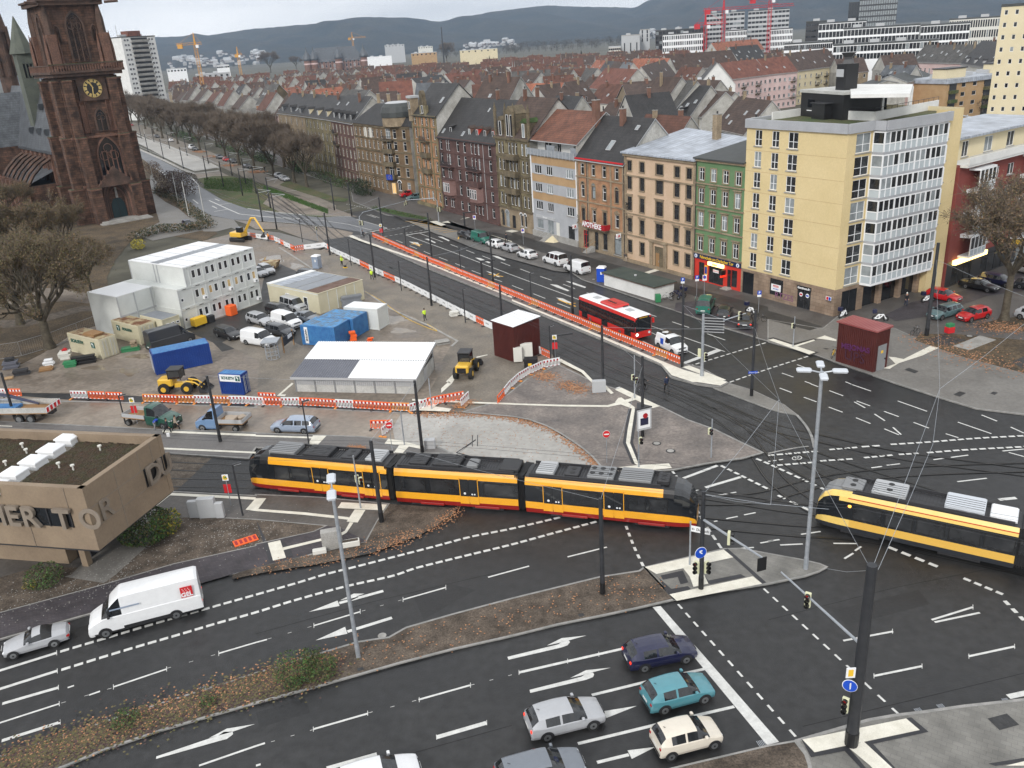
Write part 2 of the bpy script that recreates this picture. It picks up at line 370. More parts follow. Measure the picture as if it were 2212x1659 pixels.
isl_('pavement',t(3,1,0,1300,400,1410,580,1480,900,1590)+t(3,2,1100,2,1500,132,1800,222,2212,272)+[(2700,965),(3300,1005),(3300,830),(2300,780)]+t(3,1,2212,1560,1700,1430,1480,1360,1100,1190,600,1085,470,1190,0,1110),'pavement_light',.128)
sht('parking_strip',t(3,1,1010,1070,1240,960,1700,860,2212,700,2212,860,1900,905,1400,1080,1100,1125),.139,'pavers_dark')
sht('soil',t(3,1,1265,1290,1310,1235,1600,1235,2212,1290,2500,1400,3000,1700,2212,1575,1700,1440),.142,'soil_park')
sht('soil',t(3,1,1800,1160,1980,1110,2212,1080,2400,1110,2400,1200,2212,1215,1950,1195),.142,'soil_park')
sht('slab',t(3,1,1597,1342,1830,1250,1972,1288,1740,1378),.150,'cc')
sht('slab',t(3,1,1350,1290,1500,1245,1710,1290,1540,1345),.150,'asphalt_path')
sht('slab',t(3,1,2105,1480,2212,1430,2400,1500,2212,1545),.150,'asphalt_path')
yard=[(-300,800),(20,800),(90,765),(160,720),(248,690),(245,640),(440,520),(520,500),(560,500)]+t(1,1,0,400,300,470,640,415,640,470,750,540,1050,720,1500,880,1790,1030,2040,1190)+t(2,1,180,1290,430,1455)+[(1290,830),(1180,890),(1000,892),(915,882),(553,866),(160,850),(-300,845)]
sht('ground',yard,.006,'mud')
sht('ground',t(1,1,640,470,750,540,1050,720,1500,880,1790,1030,2040,1190,2040,1400,2200,1659)+[(1280,829),(1180,888),(1000,890),(1010,800),(955,780)]+t(1,1,1700,1300,1560,1190,930,840,660,690,560,560,400,520),.010,'gravel_road')
sht('ground',[(395,712),(470,690),(560,655),(568,610),(580,560),(650,590),(680,700),(640,770),(560,740),(480,760),(460,740)],.011,'asphalt_path')
sht('ground',[(553,700),(700,770),(640,870),(555,866),(560,780),(480,740)],.014,'gravel_road')
sht('ground',[(1010,764),(1075,770),(1150,790),(1120,840),(1080,870),(1000,892),(900,885),(925,850),(960,790)],.014,'gravel_road')
mb=MB()
for c,a,b,k in (((385,648),30,9,0),((590,560),24,8,.3),((850,690),34,9,.4),((868,715),26,6,.2),((640,575),14,6,0),((300,770),24,5,0),((1080,1),1,1,0),((395,818),15,4,0),((280,803),22,8,0),((205,795),24,5,.1)):
 if a<2: continue
 ps=[]
 for q in range(22):
  an=2*pi*q/22;rr=1+.22*sin(3*an+a)+.12*sin(5*an)
  ps.append(G(c[0]+a*rr*cos(an),c[1]+b*rr*sin(an)))
 P=[(p.x,p.y,.018) for p in ps];mb.po(P[::-1],'puddle')
stc(mb,'water')
cr_=t(0,2,-400,60,500,130,1000,165,2212,205)+t(1,2,0,185,900,235,1400,262)+[(1000,893)]+t(2,2,0,290,300,372,550,520,700,640,780,722,200,690)+t(1,2,1700,620,1450,560,1150,490,900,465,0,435)+t(0,2,1400,400,0,330,-400,310)
sht('road',cr_,.012,'mud_road')
sht('road',t(1,2,1250,262,1400,262)+[(1000,893)]+t(2,2,0,292,300,374,550,522,700,642,778,722,200,690)+t(1,2,1700,620,1450,558,1200,480,1180,380),.017,'concrete_road')
mb=MB();strip(mb,[(p.x,p.y) for p in GP(t(0,2,-400,65,200,138,500,150,1000,160,1240,168,2212,205)+t(1,2,0,185,900,235,1330,255))],.3,.03,'kerb');stc(mb,'kerb')
mid=[(1000,892),(1080,868),(1140,820),(1205,790),(1286,829)]+t(2,2,880,45,1280,202,1520,320,1750,402,1950,500,2165,603,2000,650,1700,693,1400,750,1100,770,780,735,700,640,620,570,550,520,430,440,300,370,150,315,0,288)
isl_('pavement',mid,'pavers_worn',.12,.2)
isl_('platform',t(0,2,-400,300,0,335,1400,405,2212,432)+t(1,2,0,437,900,467,1150,492,1450,560,1560,553,1690,612,1000,608,0,560)+t(0,2,2150,655,1420,605,0,520,-400,490),'platform',.16,.2)
sht('track_bed',t(0,2,-600,480,1420,608,1830,640,1530,918,1400,915,-600,790),.02,'ballast')
sht('track_bed',t(0,2,1830,640,2150,656)+t(1,2,0,570,1000,612,1690,614)+t(2,2,200,700,850,740,1400,830,1560,960,1600,1250,900,1180,300,1090)+t(1,2,1770,1058,1150,1045,550,985,0,960)+t(0,2,1530,918),.022,'trackbed')
isl_('pavement',t(0,2,-300,900,1390,935,2212,975)+t(1,2,0,965,550,990,1150,1046,1060,1180,950,1375,500,1478,0,1640)+t(0,2,1900,1659)+t(0,3,780,338,0,560,-600,720,-600,-500),'pavement',.12,.16)
sht('path',t(0,3,-600,500,0,335,900,92,1500,-90)+t(0,2,2212,1415)+t(1,2,0,1400,500,1288,610,1238,720,1250,960,1372,500,1470,0,1598)+t(0,3,1730,80,780,328,0,548,-600,705),.135,'pavers_dark')
sht('soil',t(0,2,1130,1180,1400,1190,1600,1165,2212,1185)+t(1,2,0,1183,600,1237,500,1287,0,1397)+t(0,2,2212,1410,1600,1545)+t(0,3,1100,15,900,85,0,328,-600,480,-600,200,300,-60,1000,-60)+t(0,2,1200,1420),.137,'soil')
mb=MB();strip(mb,[(p.x,p.y) for p in GP(t(0,3,-600,490,0,332,900,88,1500,-90)+t(0,2,2212,1412)+t(1,2,0,1398,500,1288,610,1237,0,1183)+t(0,2,1950,1170))],.12,.15,'kerb');stc(mb,'kerb')
sht('soil',t(1,2,1155,1050,1745,1085,1690,1145,1560,1240,1400,1325,1000,1475,560,1565,0,1655,-200,1700,-200,1660,0,1602,500,1484,955,1378,1050,1200),.137,'soil')
sht('slab',t(0,2,620,1660,760,1520,1300,1080,1420,1130,1290,1400)+t(0,3,1000,5,900,75,560,20),.142,'pavement_light')
med=t(0,3,-700,1800,0,1580,650,1360,1350,1130,2212,855)+t(1,3,400,730,880,585,1040,560,1150,545,1300,460,1700,345,2212,208)+t(2,3,760,22,1100,-30)+[(1392,1229),(1456,1298)]+t(2,3,1100,285,800,350,400,430,0,530)+t(1,3,1700,645,1250,762,530,967,0,1110)+t(0,3,1760,1240,1400,1345,900,1515,560,1659,-200,1900,-700,2050)
isl_('soil',med,'soil',.13,.16)
isl=[(1392,1229),(1563,1189),(1600,1188),(1659,1199),(1730,1212),(1770,1221),(1786,1228),(1770,1237),(1740,1247),(1659,1264),(1560,1279),(1456,1298)]
isl_('pavement',isl,'slabs',.13,.14)
isl_('pavement',[(1541,840),(1565,827),(1625,845),(1659,861),(1694,877),(1721,898),(1690,893),(1659,884)],'slabs_plain',.12,.1)
mb=MB();strip(mb,smoothp([(p.x,p.y) for p in GP([(1721,898),(1741,922),(1753,945),(1759,970)])]),.25,.1,'kerb')
strip(mb,smoothp([(p.x,p.y) for p in GP(t(3,2,0,605,100,583,250,555,350,543))]),.2,.06,'kerb');stc(mb,'kerb')
isl_('pavement',t(3,3,250,1440,870,1260,1100,1220,1350,1190,1700,1140,2212,1085,4000,900,4000,3500,400,3500,360,1659,330,1560),'slabs',.13,.2)
isl_('soil',[(1200,1800),(1380,1683)]+t(2,3,1450,1665,2212,1485)+t(3,3,230,1445,320,1560,355,1659,360,2500),'soil',.14,.12)
for q in ((1340,140,1640,60,1900,120,1450,375),(0,1180,420,1060,470,1180,30,1310)): sht('road',t(1,3,*q),.004,'asphalt_2')
sht('road',t(3,3,560,300,1300,120,1400,240,680,430),.004,'asphalt_2')
mb=MB()
for q in ((0,1050,900,795,2212,450),(0,500,1000,225,2212,-60),(900,1659,2212,1290)): strip(mb,[(p.x,p.y) for p in GP(t(1,3,*q))],.03,.007,'groove')
for q in ((0,380,1100,100,2212,-120),(300,1300,2212,840)): strip(mb,[(p.x,p.y) for p in GP(t(3,3,*q))],.03,.007,'groove')
stc(mb,'road_joints')
bed=t(1,1,590,415,820,385,1010,470,1500,690,2212,975)+t(2,1,0,975,770,1290,1290,1510,1800,1659)+[(1541,842),(1659,886),(1721,900),(1753,945),(1758,975),(1700,985),(1646,978)]+t(2,2,1750,400,1280,200,880,0)+[(1286,827)]+t(2,1,720,1650,430,1455,180,1300)+t(1,1,2040,1185,1790,1015,1500,875,1060,700,740,520,640,462)
sht('track_bed',bed,.022,'trackbed')
isl_('platform',t(1,1,820,384,960,385,1100,440,1480,590,2212,890)+t(2,1,0,885,800,1200,1440,1490,1620,1525)+[(1572,830),(1556,840),(1506,833),(1449,818)]+t(2,1,1290,1505,770,1285,0,965)+t(1,1,2212,960,1500,675,1010,460),'platform',.2,.15)
def offs(P,d):
 out=[]
 for i,p in en(P):
  a=V_(P[min(i+1,len(P)-1)])-V_(P[max(i-1,0)]);a=V_((a[0],a[1])).normalized();out.append((p[0]-a.y*d,p[1]+a.x*d))
 return out
mb=MB()
def track(px,z=.03,sm=True):
 P=[(p.x,p.y) for p in GP(px)]
 P=smoothp(P,8) if sm else P
 for s_ in (-.7175,.7175):
  q=offs(P,s_);strip(mb,q,.20,z,'groove');strip(mb,q,.075,z+.012,'rail')
TR1=[(180,985),(380,1000),(560,1016),(700,1021),(860,1030),(1000,1044),(1150,1066),(1320,1088),(1500,1112),(1660,1138),(1860,1178),(2060,1215),(2300,1262),(2700,1345)]
track([(-300,1015),(0,1025),(300,1041),(535,1046),(700,1056),(849,1068),(1000,1083),(1128,1089),(1320,1110),(1503,1128),(1700,1146),(1860,1158),(2030,1192),(2212,1232),(2600,1320)])
track([(-300,970),(0,985),(300,1003),(530,1014),(760,1016),(950,1020),(1128,1032),(1320,1050),(1503,1066),(1700,1096),(1900,1120),(2212,1185),(2600,1275)])
def lerp2(a,b,k): return (a[0]+(b[0]-a[0])*k,a[1]+(b[1]-a[1])*k)
track([(690,466),(730,508),(820,560),(915,606),(1035,656),(1140,700),(1260,757),(1370,806),(1500,858),(1620,912),(1720,968),(1830,1010),(2000,1064),(2212,1130),(2600,1250)])
track([(640,452),(715,525),(790,560),(880,600),(990,652),(1090,700),(1210,757),(1320,808),(1440,856),(1560,910),(1660,968),(1760,1030),(1900,1090),(2212,1160),(2600,1275)])
track([(1260,757),(1370,808),(1500,870),(1590,925),(1640,985),(1680,1040),(1760,1100),(1860,1135),(2060,1195),(2300,1250)],.034)
track([(1370,806),(1520,864),(1650,918),(1780,950),(1950,985),(2212,1020),(2600,1070)],.034)
track([(1320,1062),(1500,1080),(1640,1075),(1780,1040),(1950,1020),(2212,1010),(2600,1005)],.038)
track(r3(2212,1500,1900,1300,1600,1100,1500,1010)+[(500,370)],.03)
track([(640,452)]+t(1,1,150,0,60,-60)+[(540,380)],.03);track(t(1,1,560,330,130,30,-60,-80),.03)
track(r3(2300,1560,1800,1380,1400,1250,1100,1140,900,1030,700,900),.03)
stc(mb,'rails')
# --- painted markings
mb=MB();ZM=.012
def ln(tile,pts,wd=.14,m='mark',z=ZM):
 strip(mb,[(p.x,p.y) for p in GP(t(*tile,*pts))],wd,z,m)
def pg(tile,pts,m='mark',z=ZM):
 P=[(p.x,p.y,z) for p in GP(t(*tile,*pts))]
 a=sum(P[i][0]*P[(i+1)%len(P)][1]-P[(i+1)%len(P)][0]*P[i][1] for i in range(len(P)))
 mb.po(P if a>0 else P[::-1],m)
def dsh(px,dl,gap,wd,m='mark',z=ZM,sm=True,skew=0.):
 P=[(p.x,p.y) for p in GP(px)];P=smoothp(P,10) if sm and len(P)>2 else P
 acc=[0.]
 for a,b in zip(P,P[1:]): acc.append(acc[-1]+hypot(b[0]-a[0],b[1]-a[1]))
 def at(s):
  s=min(max(s,0),acc[-1])
  for i in range(len(P)-1):
   if acc[i+1]>=s:
    k=(s-acc[i])/max(1e-6,acc[i+1]-acc[i]);return (P[i][0]+(P[i+1][0]-P[i][0])*k,P[i][1]+(P[i+1][1]-P[i][1])*k)
  return P[-1]
 n=max(1,round((acc[-1]+gap)/(dl+gap)));pit=(acc[-1]+gap)/n;dl=pit*dl/(dl+gap)
 for i in range(n):
  a,b=at(i*pit),at(i*pit+dl)
  d=V_((b[0]-a[0],b[1]-a[1]));d.normalize();q=V_((-d.y,d.x))*wd/2;k=d*skew
  mb.add([(a[0]-q.x-k.x,a[1]-q.y-k.y,z),(b[0]-q.x-k.x,b[1]-q.y-k.y,z),(b[0]+q.x+k.x,b[1]+q.y+k.y,z),(a[0]+q.x+k.x,a[1]+q.y+k.y,z)],[(0,1,2,3)],m)
for tl,wd,segs in (
 ((0,3),.25,((-300,905,0,818,490,665),(-300,1060,0,977,495,820),(20,1105,505,965),(15,1425,520,1265),(-80,1120,-300,1185))),
 ((0,3),.14,((-300,1355,0,1270,512,1105),(980,960,1440,805),(1890,670,2212,575,2307,550),(1720,1640,2212,1470,2290,1445),(770,1030,865,997),(585,966,640,948))),
 ((1,3),.14,((1270,205,1640,100),(500,430,900,310),(1405,1070,1850,945),(495,1325,965,1190),(0,1640,40,1628),(2005,12,2360,-85))),
 ((1,3),.28,((720,235,1100,130),(790,482,1175,362),(1560,1395,1990,1270),(610,1665,1045,1542))),
 ((2,2),.14,((480,1495,820,1410),(1728,972,1938,935),(1850,1165,1950,1145),(2005,1132,2105,1112),(2145,1375,2260,1355),(1955,1422,2090,1413),(1545,935,1620,912),(1745,1190,1775,1183))),
 ((2,2),.3,((1455,825,1775,705),(1670,895,1975,805))),
 ((2,2),.25,((1380,175,1550,115),(1570,108,1640,85),(1670,72,1720,52),(975,33,1080,0))),
 ((2,3),.2,((60,835,975,625,1150,585),(690,1030,1200,905,1660,805),(570,1450,1230,1290,1920,1130),(735,1612,1010,1545))),
 ((2,2),.25,((885,44,960,18),)),
 ((3,3),.15,((650,560,1080,480),(915,865,1330,780),(1735,695,2130,610),(1415,380,1770,270),(1440,400,1830,318))),
 ((3,3),.35,((2075,1045,2212,1015,2400,980),)),
 ((3,2),.15,((100,35,205,75),(370,0,435,25),(310,115,420,155),(525,200,645,245),(760,292,885,343),(1005,388,1130,440),(1150,438,1080,375),(920,260,1010,318),(1003,237,1130,283),
                   (530,58,650,103),(710,0,890,62),(745,155,840,207),(765,147,882,190),(1120,147,1375,237),(1258,332,1390,382),(1535,430,1645,465),(1640,330,1930,430),(1845,268,1980,322),
                   (2097,373,2212,425),(2080,592,2212,628),(2025,580,2212,563),(1430,655,1535,640),(1580,635,1730,615),(1025,703,1140,690),(893,725,985,713),(510,795,615,775),(360,818,485,798),
                   (1635,845,1890,815),(1070,915,1235,895),(285,1300,455,1275),(0,1360,100,1345),(105,1392,300,1383),(565,1378,770,1380),(660,1510,737,1463),(752,1442,805,1405),(0,670,130,652))),
 ((3,2),.35,((1995,1000,2145,985),(1780,1030,1840,1028))),
 ((2,1),.14,((0,718,590,935,1195,1155,1840,1380),(1205,1215,1610,1420),(0,808,98,847),(185,880,288,920),(390,960,503,1003),(245,730,343,763),(443,798,543,835),(645,870,757,910),(865,948,995,993),
                   (1115,1033,1248,1077),(1385,1122,1530,1172),(1685,1225,1843,1280),(70,665,155,697),(250,1492,450,1565),(245,953,380,1003),(1130,1290,1225,1335))),
 ((3,1),.14,((120,1565,220,1600),(318,1637,372,1657),(668,1640,730,1665),(250,1492,450,1565))),
 ((1,1),.14,((1210,417,1268,440),(1327,465,1390,490),(1450,513,1520,543),(1582,565,1655,593),(1722,618,1803,652),(1865,680,1945,710),(2035,745,2125,775),(1680,453,1745,478),(1817,503,1887,530),
                   (1955,552,2030,582),(2115,607,2195,637),(1295,372,1700,520,2212,718),(870,235,1130,310),(955,195,1035,222),(985,195,1065,222),(895,105,1000,133),(1415,358,1615,432))),
 ((1,1),.35,((1295,372,1520,338),(940,355,1135,313),(640,415,825,385),(665,475,900,435)))):
 for s_ in segs: ln(tl,s_,wd)
mb2=mb
for s_ in ((0,158,200,185,420,200,640,208,820,212),(0,210,300,235,560,245,800,280,1000,330),(0,248,300,268,620,300)): ln((1,1),s_,.16,z=.022)
for s_ in ((340,820,440,880,500,930),(500,930,525,990),(800,940,880,1030),(1020,1230,1250,1335,1400,1400,1700,1430,2212,1462),(1150,1285,1305,1262),(1085,1370,1255,1340),(1500,1330,1700,1360,2212,1412),(820,1220,885,1270),(1095,1212,1150,1235),(1060,1300,1120,1330),(1980,1118,2110,1105),(570,598,640,592),(1720,890,1830,915)):
 strip(mb,[(p.x,p.y) for p in GP(r3(*s_))],.3,.022,'mark')
dsh(t(0,3,520,655,1000,512,1370,402,1760,290,2212,162)+t(1,3,330,68)+t(1,2,600,1645,860,1580,1210,1490,1540,1405,1860,1320,2212,1250)+t(2,2,415,1153),.52,.2,.26,skew=.0)
dsh(t(0,3,530,812,1090,640,1510,518,1900,402,2212,315)+t(1,3,330,212,770,92,1180,0)+t(1,2,1380,1592,1780,1492,2212,1387)+t(2,2,330,1297,730,1190),.52,.2,.26)
dsh(t(2,2,985,1228,1060,1420,1135,1575),.5,.45,.2)
dsh(t(2,3,1435,245,2212,1120)+t(3,3,240,1390),.5,.45,.14,sm=False)
dsh(t(2,3,2175,110)+t(3,3,735,825),.5,.45,.14,sm=False);dsh(t(3,3,830,920,1145,1210),.5,.45,.14,sm=False)
dsh(t(3,3,1690,20,2030,160),.5,.25,.26,sm=False);dsh(t(3,3,2045,215,2212,385),.5,.4,.26,sm=False)
for a in ((0,620,430,583),(530,570,770,550),(810,545,970,535),(1060,525,1380,505,1800,472,2212,450,2500,432),(80,705,390,680),(450,668,730,650),(830,640,1075,617),(1130,612,1300,602),(1375,597,1700,572,2212,545,2500,532)):
 dsh(t(3,2,*a),.52,.2,.26,z=.036)
dsh(t(2,2,1805,708,2212,910)+t(3,2,10,918),.52,.25,.26,z=.036);dsh(t(2,2,2110,648)+t(3,2,0,690,490,915),.52,.25,.26,z=.036)
dsh(t(3,2,85,965,370,1100),.6,.4,.26,z=.036);dsh(t(3,2,1040,1412,1465,1582),.7,.35,.3,z=.036);dsh(t(2,2,1385,757,1435,815),.5,.35,.2,z=.036)
dsh(t(2,2,1600,1095,1640,1170),.5,.4,.2,z=.036);dsh(t(2,2,1685,1240,1810,1425),.6,.4,.2,z=.036)
dsh(t(2,1,1530,1505,2192,1303),.6,.3,.2,sm=False);dsh(t(2,1,1880,1645,2212,1530)+t(3,1,345,1420),.6,.3,.2)
dsh(t(1,1,960,350,1370,290),.6,.4,.2);dsh(t(1,1,1110,385,1480,325),.6,.4,.2);dsh(t(1,1,780,105,1090,165),.6,.6,.2)
pg((1,3),(455,312,705,213,722,260));pg((1,3),(725,212,845,153,937,153,868,178,885,185,822,212,800,195));pg((1,3),(513,558,770,440,790,500))
pg((0,3),(1348,1582,1352,1560,1890,1378,1935,1348,2010,1345,2015,1368,1960,1410,1900,1425));pg((0,3),(1805,1402,1960,1320,2205,1280,2015,1345,1905,1375))
pg((2,3),(-40,700,400,592,432,568,490,558,502,572,480,600,430,618,-30,725));pg((2,3),(300,602,430,538,645,515,480,560,390,583))
pg((2,3),(152,985,600,872,640,845,700,836,710,852,700,875,640,898,158,1012));pg((2,3),(503,882,640,815,855,793,700,832,600,860))
pg((2,3),(798,1168,1080,1123,800,1235));pg((2,3),(998,1508,1240,1478,1035,1582))
P=GP([(1409.7,1311.7),(1427,1309.5),(1683,1603),(1657,1610)]);mb.po([(p.x,p.y,ZM+.004) for p in P][::-1],'mark')
pg((2,1),(1480,1472,1775,1356,1812,1372,1484,1492),z=.016)
for q in ((1455,405,1490,405,1555,437,1545,442,1490,418),(1570,385,1612,388,1675,420,1665,426,1605,400),(1893,567,1940,572,2028,610,2015,615,1935,590),(2040,549,2085,553,2158,587,2145,592,2080,570)): pg((1,1),q)
for q in ((325,796,390,803,497,852,480,858,385,824),(460,768,525,780,642,822,630,830,520,795),(380,912,440,920,520,960,505,965,425,938)): pg((2,1),q)
for q in ((1320,428,1400,437,1420,465,1390,462),(1985,682,2050,700,2110,735,2090,735)): pg((1,1),q)
for a in ((1340,450,1435,455),(1360,438,1415,470),(2010,710,2135,732),(2040,735,2100,705)): ln((1,1),a,.25,'mark_yellow',.017)
ln((2,1),(400,930,550,990),.25,'mark_yellow',.017);ln((2,1),(470,965,550,962),.25,'mark_yellow',.017)
ln((1,1),(1765,350,1748,415),.25,'mark_yellow',.145)
for k in range(9):
 u=k/8;ln((1,1),(1290+u*330,262+u*95,1400+u*340,250+u*92),.16,'mark_yellow',.145)
for cx,cy in ((232,645),(268,640)):
 P=[G(*t(3,2,cx+22*cos(a*pi/8),cy+14*sin(a*pi/8))[0]) for a in range(16)];strip(mb,[(p.x,p.y) for p in P],.09,.04,'mark',closed=True)
ln((3,2),(232,645,245,628,268,640),.08,z=.04);ln((3,2),(245,628,250,645,232,645),.08,z=.04)
for tl,u,v in (((0,3),490,665),((0,3),495,822),((0,3),505,965),((0,3),512,1105),((0,3),520,1265),((0,3),980,960),((0,3),1440,805),((0,3),1890,670),((1,3),500,430),((1,3),900,308),((1,3),1270,205),((1,3),1640,100),((1,3),495,1325),((1,3),965,1188),
                 ((1,3),1410,1070),((1,3),1853,945),((1,3),1560,1395),((1,3),1993,1270),((2,3),60,835),((2,3),480,738),((2,3),750,678),((3,3),915,865),((3,3),1330,780),((3,3),1735,695),((3,3),2130,610),((3,3),1075,480),((3,3),1770,270)):
 ln(tl,(u,v-22,u+1,v+22),.035,z=.017)
for tl,a in (((0,3),(1440,800,1640,745,1880,675)),((0,3),(530,1100,980,965)),((1,3),(100,547,495,432)),((1,3),(970,1185,1400,1072)),((1,3),(1855,945,2212,855)),((1,3),(130,1435,490,1330)),((1,3),(915,305,1270,205))):
 P=t(*tl,*a);dsh(P,.22,.9,.035,z=.017,sm=False)
stc(mb,'road_markings')
# --- light tactile paving
mb=MB()
def crm(tile,pts,z=.15,m='cream'): pg(tile,pts,m,z)
crm((1,2),(0,1000,92,1000,8,1112,-88,1100),.15);crm((1,2),(10,1092,420,1122,805,1165,800,1187,420,1145,0,1112),.152)
crm((1,2),(740,1035,1135,1055,1102,1107,706,1085),.154);crm((1,2),(855,1098,948,1102,880,1212,785,1203),.156)
crm((1,2),(812,1208,845,1212,785,1300,740,1325,705,1345,735,1300,770,1283),.154);crm((1,2),(235,1427,595,1342,600,1362,240,1450),.154);crm((1,2),(105,1388,212,1364,262,1516,150,1541),.156)
crm((0,2),(1410,950,1500,953,1330,1088,1235,1083),.15);crm((0,2),(1480,953,2212,992,2212,1014,1460,975),.152)
for q in ((-300,360,0,370,110,376,110,384,0,378,-300,370),(1408,415,2212,447,2212,466,1408,432),(1405,563,2212,600,2212,615,1405,578)): crm((0,2),q,.18)
for q,z in (((0,455,490,470,490,485,0,468),.18),((495,458,612,461,530,548,460,575,435,573),.182),((530,550,700,562,1200,600,1200,610,700,580,520,565),.184),((1145,487,1260,505,1430,550,1430,577,1270,545,1112,530),.182),((1240,540,1330,548,1270,612,1195,606),.186)): crm((1,2),q,z)
crm((2,2),(0,178,400,190,825,195,935,160,1060,125,1068,148,940,188,830,210,400,205,0,190),.15)
crm((1,2),(1350,140,1880,165,2212,176,2212,190,1880,178,1350,155),.15);crm((1,2),(1520,165,1600,165,1545,205,1690,225,1670,250,1370,238,1400,210,1480,205),.152)
crm((2,2),(888,60,945,42,1280,203,1217,221),.152);crm((2,2),(918,132,945,127,1065,215,1045,228,890,170),.154)
crm((2,2),(1035,225,1063,222,1020,520,985,520,1000,400),.156);crm((2,2),(985,520,1018,518,1090,695,1085,715,1060,700),.158);crm((2,2),(840,742,1090,715,1355,700,1382,740,1100,768,900,768),.16)
crm((2,1),(0,940,770,1255,1300,1478,1600,1600,1860,1659,1560,1659,1380,1600,1290,1500,770,1275,0,955),.225);crm((1,1),(790,390,925,425,1480,615,2212,915,2212,930,1480,632,920,440),.225)
crm((1,1),(800,388,835,382,930,428,895,432),.228);crm((2,1),(1350,1560,1420,1535,1860,1659,1800,1690,1600,1659),.228);crm((2,1),(1470,1530,1530,1515,1850,1640,1800,1655),.23)
crm((3,1),(0,1288,45,1278,410,1395,355,1415),.155);crm((3,1),(215,1340,395,1285,405,1295,235,1350),.157);crm((3,1),(415,1275,490,1250,590,1285,590,1300,490,1285),.155)
crm((3,1),(1040,1435,1100,1440,1170,1455,1400,1340,1475,1358,1330,1425,1130,1490,1050,1540,990,1535,1100,1495),.155)
crm((2,1),(-60,345,0,332,60,345,0,357),.155);crm((2,1),(1120,710,1245,670,1285,682,1155,722),.155);crm((1,1),(1780,238,1850,218,1880,222,1760,245),.155)
crm((1,1),(1500,262,1560,255,1640,288,1600,300),.155);crm((1,1),(1600,270,1660,255,1700,290,2212,440,2212,432,1690,275),.155);crm((2,1),(0,440,110,495,100,505,0,455),.155)
crm((2,1),(420,1450,620,1555,720,1659,690,1659,600,1570,400,1470),.155);crm((2,2),(790,0,880,90,855,98,770,20),.155)
for pts in ([(1393,1229),(1563,1191),(1584,1208),(1418,1244)],[(1446,1288),(1626,1249),(1646,1265),(1462,1302)]): mb.po([(p.x,p.y,.155) for p in GP(pts)][::-1],'cream')
mb.po([(p.x,p.y,.159) for p in GP([(1476,1232),(1510,1222),(1530,1265),(1498,1272),(1490,1250)])][::-1],'cream')
crm((3,3),(295,1432,1190,1250,1308,1350,400,1543),.155);crm((3,3),(690,1500,825,1450,1050,1659,1250,1850,1050,1850,880,1659),.159);crm((3,3),(2050,1659,2212,1620,2500,1550,2500,1659),.155)
crm((1,1),(1640,1640,1750,1530,1770,1540,1690,1659),.03);crm((1,1),(1905,1425,2000,1405,2000,1412,1905,1435),.03);crm((1,2),(1600,80,1690,0,1665,-20,1600,40),.03);crm((1,2),(180,105,310,-10,325,0,215,92,260,92,250,108),.03)
for q in ((285,1425,300,1432,400,1545,680,1488,780,1600,860,1700,820,1700,660,1530,370,1585),(1195,1248,1235,1240,1385,1365,905,1470,1080,1659,1200,1800,1160,1800,830,1455,1308,1352),(1900,1640,2212,1590,2400,1560,2212,1630,1960,1659)): crm((3,3),q,.148,'bitumen')
for pts in ([(1427,1247),(1475,1236),(1487,1262),(1470,1266),(1464,1250),(1432,1256)],[(1400,1232),(1424,1254),(1440,1284),(1446,1288),(1478,1282),(1492,1276),(1486,1270),(1450,1276)],[(1516,1240),(1530,1258),(1600,1244),(1610,1250),(1534,1266),(1524,1262),(1508,1236)],[(1563,1191),(1572,1189),(1655,1262),(1646,1265),(1600,1222),(1584,1208)]):
 mb.po([(p.x,p.y,.149) for p in GP(pts)][::-1],'bitumen')
crm((3,1),(0,1275,45,1265,215,1320,395,1275,420,1285,240,1345,440,1395,360,1425,355,1415,410,1395),.149,'bitumen');crm((2,2),(1005,228,1035,225,985,520,1060,705,1035,700,958,520),.149,'bitumen');crm((2,2),(1063,222,1090,225,1045,515,1110,690,1090,695,1018,518),.149,'bitumen')
crm((1,2),(0,1182,95,1372,150,1541,270,1516,220,1364,300,1420,320,1500,120,1560,70,1400),.145,'bitumen')
stc(mb,'tactile_paving')
mb=MB()
for tl,q,z in (((0,3),(868,1240,930,1222,940,1262,872,1282),.015),((0,3),(1712,965,1780,948,1788,985,1722,1005),.015),((3,3),(1255,1150,1310,1138,1362,1192,1300,1205),.015),((3,3),(1450,1115,1505,1105,1555,1160,1500,1170),.015),
                 ((3,3),(2012,1062,2065,1055,2115,1110,2060,1118),.015),((2,3),(2105,1430,2170,1415,2205,1470,2140,1485),.015),((3,3),(1893,1250,2060,1207,2167,1303,1997,1350),.146),((3,2),(1600,102,1655,75,1710,90,1655,120),.15),
                 ((3,2),(1918,92,1945,78,1985,88,1955,105),.15),((3,1),(1178,1545,1215,1530,1300,1560,1265,1578),.15),((1,2),(882,1440,1025,1410,1047,1455,900,1497),.145),((2,3),(568,345,615,335,628,360,585,370),.145),((1,3),(872,815,925,800,935,825,885,840),.145),((3,1),(475,1362,490,1358,525,1365,510,1370),.15)):
 P=[(p.x,p.y,z) for p in GP(t(*tl,*q))];mb.po(P[::-1],'manhole')
 a,b,c,d=[V_(p) for p in P]
 if z<.1:
  for k in range(5):
   u=(k+.5)/5;p,q_=a.lerp(b,u),d.lerp(c,u);strip(mb,[(p.x,p.y),(q_.x,q_.y)],.035,z+.004,'galv')
for tl,u,v,r,z in (((1,3),1090,518,.38,.02),((2,2),1370,590,.42,.14),((2,2),1250,525,.4,.14),((3,1),1740,1255,.4,.155),((2,1),705,762,.35,.13)):
 c=G(*t(*tl,u,v)[0]);mb.di((c.x,c.y,z),(0,0,1),r,'manhole',18);mb.di((c.x,c.y,z+.012),(0,0,1),r*.72,'cc',18)
stc(mb,'manhole_covers')
